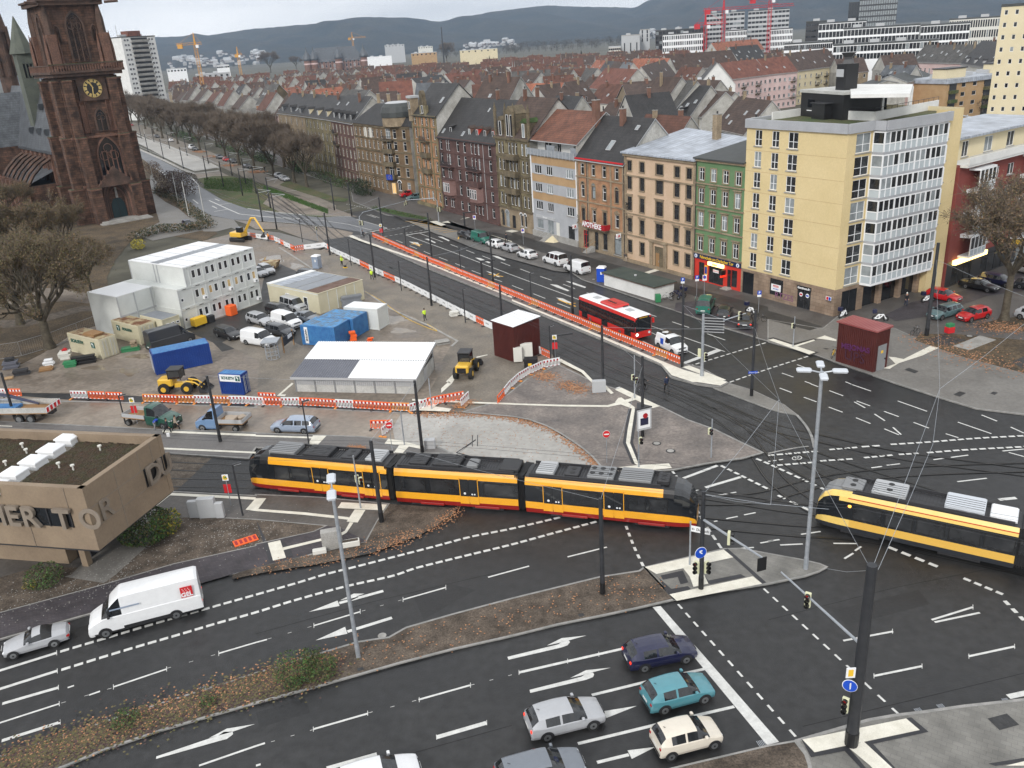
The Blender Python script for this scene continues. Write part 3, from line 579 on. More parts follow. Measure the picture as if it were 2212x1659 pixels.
# --- building kit
brk('tb',(.085,.055,.043),(.065,.044,.036),(.03,.022,.02),.3,.38,.8)
brk('tiles_red',(.19,.07,.045),(.15,.06,.042),(.07,.03,.025),.3,.38,.8)
brk('tiles_orange',(.34,.125,.07),(.27,.10,.06),(.14,.055,.035),.3,.38,.8)
brk('td',(.024,.023,.024),(.036,.034,.034),(.012,.012,.012),.3,.38,.6)
brk('tiles_grey',(.075,.072,.068),(.10,.095,.09),(.04,.04,.038),.3,.38,.8)
brk('slate',(.075,.082,.092),(.10,.108,.118),(.045,.05,.056),.4,.3,.5)
brk('seam_metal',(.34,.37,.42),(.38,.41,.46),(.15,.17,.2),.9,30,.4,msize=.05,offset=0)
mat('felt',(.04,.044,.045),.6,c2=(.065,.07,.068),ns=.6,fine=.15,r2=.8)
mat('rw',(.62,.62,.60),.8,c2=(.72,.72,.70),ns=.5,fine=.04)
mat('rs',(.28,.27,.24),.85,c2=(.5,.49,.46),ns=.45,fine=.2,contrast=.2)
mat('yellow_render',(.58,.46,.235),.75,c2=(.68,.55,.31),ns=.3,fine=.04,contrast=.3)
mat('py',(.60,.52,.34),.8,c2=(.65,.57,.39),ns=.2)
mat('green_render',(.105,.19,.088),.75,c2=(.13,.225,.11),ns=.4,fine=.06)
mat('beige_render',(.50,.36,.24),.75,c2=(.57,.42,.30),ns=.35,fine=.06)
mat('orange_render',(.52,.22,.075),.75,c2=(.58,.27,.11),ns=.4,fine=.08)
brk('orange_brick',(.47,.21,.09),(.39,.165,.075),(.28,.2,.13),.26,.09,.8,vert=True)
brk('red_brick',(.22,.085,.055),(.16,.06,.045),(.16,.11,.08),.26,.09,.8,vert=True)
mat('sand',(.19,.145,.095),.85,c2=(.31,.245,.165),ns=.55,fine=.25,bs=6,bump=.2)
mat('sdk',(.06,.05,.034),.85,c2=(.19,.15,.092),ns=.5,fine=.35,contrast=.2,bs=5,bump=.3)
mat('sand_yellow',(.085,.074,.04),.85,c2=(.25,.21,.12),ns=.45,fine=.3,contrast=.2,bs=5,bump=.3)
mat('brown_render',(.115,.075,.04),.85,c2=(.21,.14,.08),ns=.3,fine=.15)
mat('red_sand',(.06,.032,.029),.85,c2=(.13,.07,.062),ns=.45,fine=.25,contrast=.2,bs=5,bump=.2)
mat('red_sand_light',(.16,.09,.08),.85,c2=(.23,.14,.125),ns=.5,fine=.2)
mat('pink_render',(.58,.42,.40),.8,c2=(.65,.50,.48),ns=.3)
mat('gr',(.22,.215,.2),.85,c2=(.34,.33,.31),ns=.4,fine=.15)
mat('band_beige',(.36,.23,.115),.8,c2=(.42,.28,.15),ns=.5,fine=.05)
mat('band_grey',(.33,.34,.36),.8,c2=(.38,.39,.41),ns=.5,fine=.05)
mat('red_render',(.19,.042,.034),.8,c2=(.235,.055,.043),ns=.4,fine=.06)
brk('stone_blocks',(.235,.165,.115),(.29,.215,.155),(.17,.12,.085),.9,.45,.75,vert=True)
WM={}
SUBPANE=True
def fme(w,h,fr,su,split,arch,sill,d,gl):
 k=(round(w,2),round(h,2),fr,su,split,arch,sill,d,gl)
 if k in WM: return WM[k]
 f=MB();y=d-.03;b=.07;x0,x1=-w/2,w/2
 f.bx(x0,y-.04,0,x0+b,y+.02,h,fr);f.bx(x1-b,y-.04,0,x1,y+.02,h,fr)
 f.bx(x0+b,y-.04,0,x1-b,y+.02,b,fr);f.bx(x0+b,y-.04,h-b,x1-b,y+.02,h,fr)
 nc,tr=split
 for i in range(1,nc):
  x=x0+w*i/nc;f.bx(x-.035,y-.045,b,x+.035,y+.015,h-b,fr)
 if tr: f.bx(x0+b,y-.05,h*tr-.03,x1-b,y+.01,h*tr+.03,fr)
 if su:
  p=.16;q=-.05
  f.bx(x0-p,q,-.02,x0,.01,h+p,su);f.bx(x1,q,-.02,x1+p,.01,h+p,su);f.bx(x0,q,h,x1,.01,h+p,su)
  if arch=='hood': f.bx(x0-p-.1,-.22,h+p+.12,x1+p+.1,.005,h+p+.27,su)
  if arch=='ped':
   f.add([(x0-p-.12,-.2,h+p+.1),(x1+p+.12,-.2,h+p+.1),(0,-.2,h+p+.6),(x0-p-.12,.004,h+p+.1),(x1+p+.12,.004,h+p+.1),(0,.004,h+p+.6)],[(0,1,2),(0,2,5,3),(1,4,5,2),(0,3,4,1)],su)
 if arch=='round':
  n=8;ms=su or fr
  for s_ in range(2):
   r0,r1,yy=(w/2,w/2+.2,-.07) if s_==0 else (0,w/2,.0)
   for i in range(n):
    a0,a1=pi*i/n,pi*(i+1)/n
    P=[(r0*cos(a0),yy,h+r0*sin(a0)),(r1*cos(a0),yy,h+r1*sin(a0)),(r1*cos(a1),yy,h+r1*sin(a1)),(r0*cos(a1),yy,h+r0*sin(a1))]
    if s_: f.add([(0,-.012,h),(r1*cos(a0),-.012,h+r1*sin(a0)),(r1*cos(a1),-.012,h+r1*sin(a1))],[(0,1,2)],gl)
    else: f.po(P,ms)
 if sill: f.bx(x0-.12,-.14,-.13,x1+.12,.0,-.01,su or 'cc')
 g=MB();g.po([(x0+.02,y-.005,.02),(x1-.02,y-.005,.02),(x1-.02,y-.005,h-.02),(x0+.02,y-.005,h-.02)],gl)
 WM[k]=(f.mesh('window'),g.mesh('pane'));return WM[k]
GLR=random.Random(5)
def win_(parent,fx,x,z,w,h,fr='white',su=None,split=(2,0),arch=None,sill=True,d=.14,gl=None,sub=True,name='window'):
 gl=gl or GLR.choice(['gm']*4+['glass','gm','gl'])
 a,b=fme(w,h,fr,su,split,arch,sill,d,gl)
 ox,oy,rz=fx
 if SUBPANE:
  o=ob(name,a,parent,(ox+x*cos(rz),oy+x*sin(rz),z),rz);ob('pane',b,o);return o
 k=(a.name,b.name,1)
 if k not in WM:
  f=MB();f.add([v.co for v in b.vertices],[tuple(p.vertices) for p in b.polygons],gl)
  for p in a.polygons: f.add([a.vertices[i].co for i in p.vertices],[tuple(range(len(p.vertices)))],a.materials[p.material_index])
  WM[k]=f.mesh('window')
 return ob(name,WM[k],parent,(ox+x*cos(rz),oy+x*sin(rz),z),rz)
def bw(parent,fx,W,H,m,wins=(),z0=0.,d=.14,name='wall',mr=None,extra=None,**kw):
 """wins: (centre x, z, w, h[, dict])"""
 mb=MB();holes=[(v[0]-v[2]/2,v[1],v[0]+v[2]/2,v[1]+v[3]) for v in wins]
 mb.wg(W,H,holes,m,z0=z0,depth=d,mr=mr)
 if extra: extra(mb)
 o=mb.bd(name,parent,loc=(fx[0],fx[1],0),rz=fx[2])
 for v in wins:
  k=dict(kw);k.update(v[4] if len(v)>4 else {});win_(parent,fx,v[0],v[1],v[2],v[3],d=d,**k)
 return o
def grid(cols,rows,w,h,x0,x1,z0,dz,**kw):
 return [(x0+(x1-x0)*(i+.5)/cols,z0+dz*j,w,h,kw) for j in range(rows) for i in range(cols)]
def gb(parent,W,D,z,rise,m,over=.4,hip=0.,x0=0.,y0=0.,wall=None,end='gable',flat_end=False,verge='lg',ridge=.5,name='roof',split_ridge=False):
 """ridge along x; hip = inset of the ridge ends"""
 mb=MB();a,b,c,d=x0-(0 if flat_end else .25),x0+W+(0 if flat_end else .25),y0-over,y0+D+over
 k=rise/(D*ridge);zf=z-over*k*.9;yr=y0+D*ridge;zb=z-over*.9*rise/(D*(1-ridge));th=.14
 r0,r1=a+hip,b-hip
 V=[(a,c,zf),(b,c,zf),(b,d,zb),(a,d,zb),(r0,yr,z+rise),(r1,yr,z+rise)]
 V2=[(p[0],p[1],p[2]+th) for p in V]
 mb.add(V2,[(0,1,5,4),(2,3,4,5)]+([(0,4,3),(1,2,5)] if hip else []),m)
 mb.add(V+V2,[(0,1,7,6),(2,3,9,8),(1,0,4,5),(3,2,5,4)]+([(3,0,6,9),(1,2,8,7)] if hip else [(0,6,10,4),(4,10,9,3),(1,5,11,7),(5,2,8,11)]),verge or m)
 if wall and not hip:
  for x in (x0+.02,x0+W-.02): mb.po([(x,y0,z-.1),(x,y0+D,z-.1),(x,yr,z+rise-.02)] if x<x0+W/2 else [(x,y0+D,z-.1),(x,y0,z-.1),(x,yr,z+rise-.02)],wall)
 o=mb.bd(name,parent);o['_r']=0;del o['_r'];return o
def chm(roof,x,y,z0,z1,w=.55,m='red_brick',pot=True):
 mb=MB();mb.bx(x-w/2,y-w/2,z0,x+w/2,y+w/2,z1,m);mb.bx(x-w/2-.06,y-w/2-.06,z1,x+w/2+.06,y+w/2+.06,z1+.12,'cc')
 if pot: mb.cyl(x,y,z1+.12,z1+.5,.13,'dark',8)
 mb.bd('chimney',roof)
def sky_l(roof,x,y,z,slope,w=.8,h=1.1):
 """on a front slope rising with +y by `slope`"""
 mb=MB();a=atan(slope);c,s=cos(a),sin(a);n=(-s,c)
 P=lambda dx,dy,up: (x+dx,y+dy*c+n[0]*up,z+dy*s+n[1]*up)
 mb.add([P(-w/2,0,.0),P(w/2,0,.0),P(w/2,h,.0),P(-w/2,h,.0),P(-w/2,0,.14),P(w/2,0,.14),P(w/2,h,.14),P(-w/2,h,.14)],[(0,1,5,4),(1,2,6,5),(2,3,7,6),(3,0,4,7),(4,5,6,7)],'lg')
 mb.po([P(-w/2+.1,.1,.15),P(w/2-.1,.1,.15),P(w/2-.1,h-.1,.15),P(-w/2+.1,h-.1,.15)],'gl');mb.bd('skylight',roof)
def dmr(parent,x,y,z,w,h,depth,m='slate',roof='td',fr='white',kind='shed'):
 mb=MB();mb.bx(x-w/2,y,z,x+w/2,y+depth,z+h,m)
 if kind=='shed': mb.add([(x-w/2-.2,y-.3,z+h),(x+w/2+.2,y-.3,z+h),(x+w/2+.2,y+depth+1,z+h+.6),(x-w/2-.2,y+depth+1,z+h+.6),(x-w/2-.2,y-.3,z+h+.12),(x+w/2+.2,y-.3,z+h+.12),(x+w/2+.2,y+depth+1,z+h+.7),(x-w/2-.2,y+depth+1,z+h+.7)],[(4,5,6,7),(0,1,5,4),(1,2,6,5),(3,0,4,7),(3,2,1,0)],roof)
 else: mb.add([(x-w/2-.15,y-.2,z+h),(x+w/2+.15,y-.2,z+h),(x,y-.2,z+h+w*.5),(x-w/2-.15,y+depth,z+h),(x+w/2+.15,y+depth,z+h),(x,y+depth,z+h+w*.5)],[(0,1,2),(0,2,5,3),(1,4,5,2)],roof)
 o=mb.bd('dormer',parent)
 n=max(1,int(w/1.2));ww=min(.85,w/n*.75)
 for i in range(n): win_(o,(0,y-.17,0),x-w/2+w*(i+.5)/n,z+.25,ww,h-.4,fr=fr,split=(1,0),sill=False)
 return o
class Lot:
 """a street front between two ground points (left, right as seen from outside)"""
 def __init__(s,a,b,name,label,category='building',group=None):
  s.a,s.b=V_((a[0],a[1],0)),V_((b[0],b[1],0));s.W=(s.b-s.a).length;d=s.b-s.a
  s.rz=atan2(d.y,d.x);s.o=th_(name,label,category,s.a,s.rz,group)
def sw(L_,D,H,m,back=True,left=True,right=True,z0=0.):
 mb=MB();W=L_.W
 if left: mb.po([(0,D,z0),(0,0,z0),(0,0,H),(0,D,H)],m)
 if right: mb.po([(W,0,z0),(W,D,z0),(W,D,H),(W,0,H)],m)
 if back: mb.po([(W,D,z0),(0,D,z0),(0,D,H),(W,D,H)],m)
 mb.bd('wall',L_.o)
def cnc(parent,W,zs,m='sdk',dep=.22,h=.25,x0=0.):
 for z,k in zs:
  mb=MB();mb.bx(x0-.05,-dep*k,z,x0+W+.05,.0,z+h*k,m);mb.bd('cornice',parent)
def blc(parent,x,z,w,dep=1.0,m='sdk',rail='dark',fx=(0,0,0),solid=False):
 mb=MB();mb.bx(x-w/2,-dep,z,x+w/2,.0,z+.18,m)
 for q in (x-w/2+.3,x+w/2-.5): mb.bx(q,-dep*.7,z-.4,q+.2,0,z,m)
 if solid: mb.bx(x-w/2,-dep,z+.18,x+w/2,-dep+.12,z+1.1,rail);mb.bx(x-w/2,-dep+.12,z+.18,x-w/2+.1,0,z+1.1,rail);mb.bx(x+w/2-.1,-dep+.12,z+.18,x+w/2,0,z+1.1,rail)
 else:
  mb.bx(x-w/2,-dep,z+1.08,x+w/2,-dep+.06,z+1.15,rail)
  n=int(w/.16)
  for i in range(n+1): q=x-w/2+w*i/n;mb.bx(q-.015,-dep+.01,z+.18,q+.02,-dep+.04,z+1.08,rail)
  for q in (x-w/2,x+w/2-.04): mb.bx(q,-dep+.06,z+1.08,q+.04,0,z+1.14,rail)
 return mb.bd('balcony',parent,loc=(fx[0],fx[1],0),rz=fx[2])
def dpi(parent,x,z1,m='dark',y=-.12):
 mb=MB();mb.tu([(x,y,.1),(x,y,z1)],.06,m,6);mb.bd('downpipe',parent)
# --- the tenement row
FA,FB,FC,FD,FE,FF,FG=[G(*p) for p in ((908,440),(1073,490),(1156,508),(1251,535),(1356,562),(1496,605),(1599,632))]
U_=(FG-FA).normalized()
def onl(p):
 q=FA+U_*((p-FA).dot(U_));return q
FB,FC,FD,FE,FF=map(onl,(FB,FC,FD,FE,FF))
L1=Lot(FF,FG,'green_tenement','green rendered four storey house with a red driving school and kebab shop front','building');o=L1.o;W=L1.W;H=17.4
wc=[(W*(i+.5)/4) for i in range(4)]
wins=[]
for j,z in en((4.6,8.1,11.4,14.5)):
 for x in wc: wins.append((x,z,1.0,2.0 if j<3 else 1.7,dict(su='sand',split=(2,.68),arch='hood' if j<3 else None)))
bw(o,(0,0,0),W,H-4.1,'green_render',wins,z0=4.1)
shop=[(1.5,.3,1.1,2.6,dict(fr='dark',gl='gm',split=(1,0),sill=False)),(4.4,.25,2.9,2.5,dict(fr='dark',gl='gm',split=(3,0),sill=False)),(7.0,.3,.8,2.5,dict(fr='dark',gl='gm',split=(1,0),sill=False)),(W-1.3,.5,1.2,2.4,dict(fr='dark',gl='gm',split=(1,0),sill=False))]
mat('shop_red',(.55,.035,.02),.6)
bw(o,(0,0,0),W,3.4,'shop_red',shop,name='shopfront')
mb=MB();mb.bx(0,-.18,3.4,W,0,4.1,'blue');sg=mb.bd('shop_sign',o);M['sign_navy']=mat('sign_navy',(.008,.02,.07),.4);sg.data.materials[0]=M['sign_navy']
text('Fahrschule am Durlacher Tor',.62,'yellow',sg,(W/2,-.2,3.74),(pi/2,0,0),squeeze=.88,bold=.012)
for x in (.5,W-.5):
 mb=MB();mb.di((x,-.19,3.75),(0,1,0),.28,'white',14,.03);mb.bx(x-.08,-.23,3.6,x+.08,-.205,3.9,'blue');mb.bd('shop_sign',o)
mb=MB();mb.bx(3.0,-.28,2.82,6.0,-.02,3.32,'sign_lit');kb=mb.bd('shop_sign',o);text('KEBAP',.34,'red',kb,(4.4,-.3,3.06),(pi/2,0,0),bold=.01)
mb=MB();mb.bx(3.9,-.06,1.9,5.0,-.02,2.3,'white');kb=mb.bd('notice',o);text('KEBAP HAUS',.2,'red',kb,(4.45,-.07,2.1),(pi/2,0,0))
mb=MB();mb.bx(2.2,-.07,1.2,2.75,-.02,2.6,'yellow');mb.bx(2.25,-.08,1.4,2.7,-.072,2.4,'blue');mb.bd('notice',o)
mb=MB();mb.bx(6.3,-.9,2.0,6.4,-.1,2.7,'black');mb.bx(6.25,-1.0,1.75,6.45,-.05,2.0,'lamp_red');mb.bd('hanging_sign',o)
mb=MB();mb.bx(6.2,-1.0,0,7.6,0,.17,'cc');mb.bx(6.35,-.7,.17,7.45,0,.34,'cc');mb.bd('step',o)
cnc(o,W,((4.12,.9),(7.6,.8),(10.9,.8),(14.0,.8),(17.1,1.4)),'sand')
sw(L1,13,H,'gr')
rf=MB();rf.add([(-.2,-.5,H),(W+.1,-.5,H),(W+.1,13.2,H+1.6),(-.2,13.2,H+1.6),(-.2,-.5,H+.2),(W+.1,-.5,H+.2),(W+.1,13.2,H+1.8),(-.2,13.2,H+1.8)],[(4,5,6,7),(0,1,5,4),(1,2,6,5),(2,3,7,6),(3,0,4,7)],'felt');rf=rf.bd('roof',o)
chm(rf,2.2,9,H+1,H+4.6,.9,'sand');chm(rf,3.6,9.4,H+1,H+4.2,.8,'sand')
for x in (5.5,6.1,7.0): chm(rf,x,11,H+1.2,H+2.2,.3,'lg',False)
dpi(o,.1,H-.4,'dark')
L1=Lot(FE,FF,'beige_tenement','pale apricot house with brown stone window surrounds and a light sheet metal roof','building');o=L1.o;W=L1.W;H=17.0
wins=[]
cx_=[1.2,4.2,8.2,12.0,W-1.4]
for j,z in en((1.6,4.9,8.3,11.6,14.4)):
 for i,x in en(cx_):
  if j==0 and i==2: continue
  wins.append((x,z,(1.6 if i==2 else 1.1),(2.0,2.2,2.15,2.05,1.5)[j],dict(fr='dark',su='sand',split=(2,.66 if j<4 else 0),arch='hood' if j in (1,2) else None,gl='gm')))
bw(o,(0,0,0),W,H,'beige_render',wins)
cnc(o,W,((.0,2.2),(4.35,.8),(7.75,.7),(13.6,.8),(16.6,1.6)),'sand')
mb=MB();mb.bx(6.2,-.25,.5,6.9,0,4.2,'sand');mb.bx(9.4,-.25,.5,10.1,0,4.2,'sand');mb.bx(6.1,-.4,4.2,10.2,0,4.45,'sand');mb.bd('door_surround',o)
mb=MB();mb.bx(7.2,-.06,.1,9.1,-.02,3.6,'sdk');mb.bx(7.5,-.09,.2,8.3,-.065,2.6,'wood');d_=mb.bd('door',o);mb=MB();mb.tu([(8.2,-.12,1.2),(8.2,-.12,1.5)],.03,'galv');mb.bd('handle',d_)
for x in (.25,W-.25): mb=MB();mb.bx(x-.25,-.08,.6,x+.25,0,H-.4,'sand');mb.bd('pilaster',o)
sw(L1,13,H,'gr')
rf=MB();rf.add([(-.3,-.6,H),(W+.2,-.6,H),(W+.2,13,H+1.3),(-.3,13,H+2.2),(-.3,-.6,H+.22),(W+.2,-.6,H+.22),(W+.2,13,H+1.5),(-.3,13,H+2.4)],[(4,5,6,7),(0,1,5,4),(1,2,6,5),(2,3,7,6),(3,0,4,7)],'seam_metal');rf=rf.bd('roof',o)
chm(rf,9,10.5,H+1,H+5,.95,'sand')
text('RSI',.9,'black',o,(.5,-.1,8.9),(pi/2,pi/2,0),'graffiti',bold=.02);text('ouf',.8,'black',o,(.55,-.1,7.3),(pi/2,pi/2,0),'graffiti');text('KUS',.35,'black',o,(.8,-.12,5.9),(pi/2,0,0),'graffiti')
L1=Lot(FD,FE,'pharmacy_house','narrow orange brick house with steep black roof and a red pharmacy balcony sign','building');o=L1.o;W=L1.W;H=15.4
cx_=[1.7,4.7,7.6,W-2.0];wins=[]
for j,z in en((5.0,9.0,12.7)):
 for i,x in en(cx_): wins.append((x,z,.95,(2.1,2.0,1.8)[j],dict(fr='white' if (i+j)%2 or j==2 else 'dark',su='sand',split=(1,.68),arch=('ped' if i in (0,3) else 'hood') if j==0 else ('round' if j==1 else None))))
bw(o,(0,0,0),W,H-4.4,'orange_brick',wins,z0=4.4)
ww=[(2.2,.4,1.3,3.0,dict(fr='red',split=(2,.75),gl='gm',sill=False)),(5.2,.5,1.0,3.0,dict(fr='dark',split=(1,.8),sill=False)),(7.6,.9,1.1,2.7,dict(fr='dark',split=(1,0))),(W-1.9,.6,1.8,3.1,dict(fr='dark',split=(1,.8),gl='gl'))]
bw(o,(0,0,0),W,4.4,'sand',ww,name='ground_floor_wall')
cnc(o,W,((4.3,1.0),(8.2,.8),(12.2,.8)),'sand');mb=MB();mb.bx(0,-.4,H-.35,W,0,H,'red');mb.bd('cornice',o)
for x in (.35,3.2,W-3.5,W-.35): mb=MB();mb.bx(x-.2,-.09,4.5,x+.2,-.002,H-.4,'sand');mb.bd('pilaster',o)
mb=MB();mb.bx(3.2,-1.2,4.25,9.0,0,4.42,'sdk');mb.bx(3.2,-1.25,4.42,9.0,-1.15,5.3,'red_stripe');mb.bx(8.95,-1.15,4.42,9.05,0,5.3,'red_stripe');mb.bx(3.15,-1.15,4.42,3.25,0,5.3,'red_stripe');bl=mb.bd('balcony',o)
text('APOTHEKE',1.15,'white',bl,(5.6,-1.3,4.86),(pi/2,0,0),bold=.035,squeeze=.92)
for x,z in ((-.1,3.4),(W-.9,3.6)):
 mb=MB();mb.bx(x-.1,-1.1,z,x+.1,-.15,z+.75,'white',.05);hs_=mb.bd('hanging_sign',o)
 for s_ in (0,1): text('A',.62,'red',hs_,(x+(.12 if s_ else -.12),-.62,z+.38),(pi/2,0,pi/2 if s_ else -pi/2),bold=.02)
 text('A',.5,'red',hs_,(x,-1.12,z+.38),(pi/2,0,0),squeeze=.4)
mb=MB()
for k in range(6): mb.bx(3.6-.0,-1.9+.3*k,0,4.9,-1.6+.3*k,.17*(k+1),'cc')
for x in (3.6,4.9): mb.tu([(x,-1.9,1.0),(x,0,1.9)],.04,'wood');mb.tu([(x,-1.9,.1),(x,-1.9,1.0)],.035,'wood')
mb.bd('step',o)
sw(L1,12,H,'rs')
rf=gb(o,W,12,H,6.0,'td',.5,wall='rs')
chm(rf,6.3,5.0,H+4,H+7.4,.8);chm(rf,-.3,4.6,H+3.5,H+8.6,1.0);sky_l(rf,7.1,1.2,H+1.4,1.0,1.1,1.9);sky_l(rf,10.6,4.2,H+4.4,1.0,.7,.9)
dpi(o,3.0,H-.4,'dark');dpi(o,W-.1,H-.4)
text('AS RS',.5,'black',o,(.1,-.14,5.2),(pi/2,pi/2,0),'graffiti')
L1=Lot(FC,FD,'postwar_house','plain postwar block with beige and grey bands and a grey railed roof terrace','building');o=L1.o;W=L1.W;H=14.8
wins=[]
for z in (5.2,8.4,11.6):
 for x,w_ in ((2.3,2.2),(5.9,1.9),(W-2.1,2.1)): wins.append((x,z,w_,1.5,dict(split=(3,0))))
def bands(mb):
 for z in (6.95,10.15,13.35): mb.bx(.35,-.03,z,W-.1,0,z+1.4 if z<13 else 14.75,'band_beige')
 mb.bx(0,-.1,4.3,.3,0,H,'white');mb.bx(W-.2,-.1,4.3,W,0,H,'white')
bw(o,(0,0,0),W,H-4.3,'band_grey',wins,z0=4.3,extra=bands)
ww=[(2.3,1.7,2.1,1.7,dict(fr='lg',split=(1,0),gl='gl')),(5.7,.9,2.0,2.7,dict(fr='lg',split=(2,0),sill=False)),(W-2.0,.1,1.9,3.3,dict(fr='dark',split=(1,0),sill=False))]
bw(o,(0,0,0),W,4.3,'band_grey',ww,name='ground_floor_wall')
mb=MB();mb.bx(1.1,-.12,3.65,7.2,-.02,4.15,'lg');ss=mb.bd('shop_sign',o);text('Hörwelt',.42,'white',ss,(4.1,-.14,3.9),(pi/2,0,0))
mb=MB();mb.bx(7.6,-.06,1.0,8.6,-.02,3.5,'ow');mb.bd('notice',o)
mb=MB()
for k in range(6): mb.bx(4.9,-2.1+.3*k,0,6.3,-1.8+.3*k,.15*(k+1),'cc')
mb.add([(6.4,-2.2,.02),(8.6,-1.4,.02),(8.6,-.02,.02),(6.4,-.02,1.1),(6.4,-2.0,.05)],[(0,1,3),(1,2,3)],'py')
for x in (4.9,6.3): mb.tu([(x,-2.1,1.0),(x,-.1,1.8)],.035,'lg')
mb.bd('step',o)
cnc(o,W,((0,1.2),),'cc',h=1.0)
tw=[(3.4,H+.35,2.3,1.7,dict(split=(2,0))),(W-2.4,H+.2,1.0,1.9,dict(split=(1,0),sill=False)),(6.8,H+.2,1.2,1.9,dict(split=(2,0),sill=False))]
bw(o,(0,1.7,0),W-.3,2.4,'rw',tw,z0=H,name='terrace_wall')
mb=MB();mb.bx(-.1,-.35,H-.02,W+.1,1.7,H+.06,'cc');mb.bd('terrace_floor',o)
mb=MB();mb.bx(-.15,-.5,H+.1,W+.1,-.45,H+1.2,'galv');mb.bx(-.15,-.45,H+.1,-.1,1.6,H+1.2,'galv');mb.bx(W+.05,-.45,H+.1,W+.1,1.6,H+1.2,'galv')
for i in range(14): x=-.1+(W+.1)*i/13;mb.bx(x-.03,-.55,H-.1,x+.03,-.5,H+1.25,'lg')
mb.bx(4.9,.3,H+.1,7.4,.36,H+1.9,'galv');mb.bx(W-2,.3,H+.1,W-.2,.36,H+1.9,'galv');mb.bd('railing',o)
sw(L1,12.5,H+2.4,'rs')
rf=gb(o,W,12.5,H+2.4,4.7,'tiles_red',.0,wall='rs');rf.data.materials[0]=M['tiles_brown2'] if 'tiles_brown2' in M else brk('tiles_brown2',(.19,.075,.045),(.14,.06,.04),(.05,.03,.022),.3,.38,.8)
mb=MB();mb.bx(4.3,.5,H+2.2,8.2,2.2,H+2.34,'sdk');mb.bd('awning',o)
L1=Lot(FB,FC,'gothic_tenement','dark yellow sandstone house with bay windows, stone balconies and turreted dormers','building');o=L1.o;W=L1.W;H=17.3
wins=[]
cx_=[1.3,2.6,5.0,6.2,7.4,W-2.6,W-1.3]
for j,z in en((4.8,8.0,11.2,14.3)):
 for i,x in en(cx_): wins.append((x,z,.7,2.1,dict(su='sdk',split=(1,.7),arch='hood' if j==1 else None,gl='gl' if i>4 and j==3 else None)))
bw(o,(0,0,0),W,H-4.1,'sand_yellow',wins,z0=4.1)
ww=[(1.2,.3,1.0,2.6,dict(fr='sdk',arch='round',split=(1,0),sill=False)),(2.9,.3,1.3,2.6,dict(fr='band_grey',arch='round',split=(2,0),gl='gl',sill=False)),(5.2,.3,1.2,2.5,dict(fr='dark',split=(1,0),sill=False)),(8.0,1.1,.8,2.1,dict(arch='round',split=(1,0))),(9.4,1.1,.8,2.1,dict(arch='round',split=(1,0)))]
bw(o,(0,0,0),W,4.1,'sand',ww,name='ground_floor_wall')
cnc(o,W,((4.0,1.2),(7.5,.8),(10.6,.8),(13.8,.8),(16.9,1.6)),'sdk')
for z in (7.2,10.4,13.5): blc(o,6.2,z-.1,4.2,1.1,rail='sdk',solid=True)
for z in (4.3,7.6,10.8):
 mb=MB()
 for x in (.3,3.6,4.1,8.4,W-.3): mb.bx(x-.12,-.22,z,x+.12,-.002,z+2.8,'sdk')
 mb.bd('pilaster',o)
sw(L1,13,H,'rs')
rf=gb(o,W,13,H,6.5,'tb',.3,wall='rs',verge='dark')
for x,w_,h_ in ((2.0,1.4,3.0),(5.4,2.8,4.2),(W-2.0,1.5,2.8)): dmr(o,x,.1,H,w_,h_,3.0,'sdk','turf' if x>8 else 'sdk',kind='gable')
for x in (4.0,6.8,.3,W-.3): mb=MB();mb.tu([(x,.1,H-1),(x,.1,H+4.5),(x,.1,H+4.6),(x,.1,H+6.2)],[.3,.3,.38,.02],'sdk',8);mb.bd('pinnacle',o)
chm(rf,5,6.8,H+5,H+8.3);chm(rf,2,6,H+5,H+8)
FA2=onl(G(957,455))
L1=Lot(FA2,FB,'red_sandstone_tenement','dark red sandstone house with oriel windows and a row of small red dormers','building');o=L1.o;W=L1.W;H=15.9
cx_=[W*v for v in (.05,.16,.20,.36,.48,.60,.66,.72,.90)];wins=[]
for j,z in en((1.2,4.3,7.4,10.3,13.2)):
 for i,x in en(cx_): wins.append((x,z,.75 if i not in (0,3,4,8) else 1.1,(1.9,2.1,2.1,2.2,2.1)[j],dict(su='red_sand',split=(1,.7),arch='hood' if j in (2,3) and i in (3,8) else None)))
bw(o,(0,0,0),W,H,'red_sand',wins)
cnc(o,W,((0,2.2),(3.8,1),(6.9,.6),(9.8,.8),(12.7,.6),(15.5,1.5)),'red_sand')
for c,z,s_ in ((.18,9.9,0),(.66,9.9,0),(.66,7.0,1)): blc(o,W*c,z,4.6,1.2,'red_sand','red_sand' if s_ else 'dark',solid=s_)
for c,z in ((.18,4.0),(.66,3.8)):
 mb=MB();x=W*c;mb.pr([(x-2.1,0),(x-1.5,-1.2),(x+1.5,-1.2),(x+2.1,0)],z,z+3.2,'red_sand_light');mb.pr([(x-2.3,0),(x-1.6,-1.4),(x+1.6,-1.4),(x+2.3,0)],z+3.2,z+3.45,'red_sand');mb.pr([(x-2.0,0),(x-1.2,-.8),(x+1.2,-.8),(x+2.0,0)],z-.6,z,'red_sand')
 b_=mb.bd('oriel',o)
 for k in range(3): win_(b_,(0,-1.34,0),x-1+k,z+.7,.7,1.9,split=(1,.7),sill=False)
dpi(o,W*.8,H-.5,'lg');dpi(o,W*.03,H-.5)
sw(L1,13,H,'rs')
rf=gb(o,W,13,H,7.2,'td',.4,wall='rs',verge='dark');sky_l(rf,1.4,.5,H+.6,1.1);sky_l(rf,W*.42,.4,H+.5,1.1);sky_l(rf,W*.6,4.5,H+5,1.1,.5,.9)
dmr(o,W*.19,.9,H+.3,1.1,1.8,3,'dark','td',kind='shed')
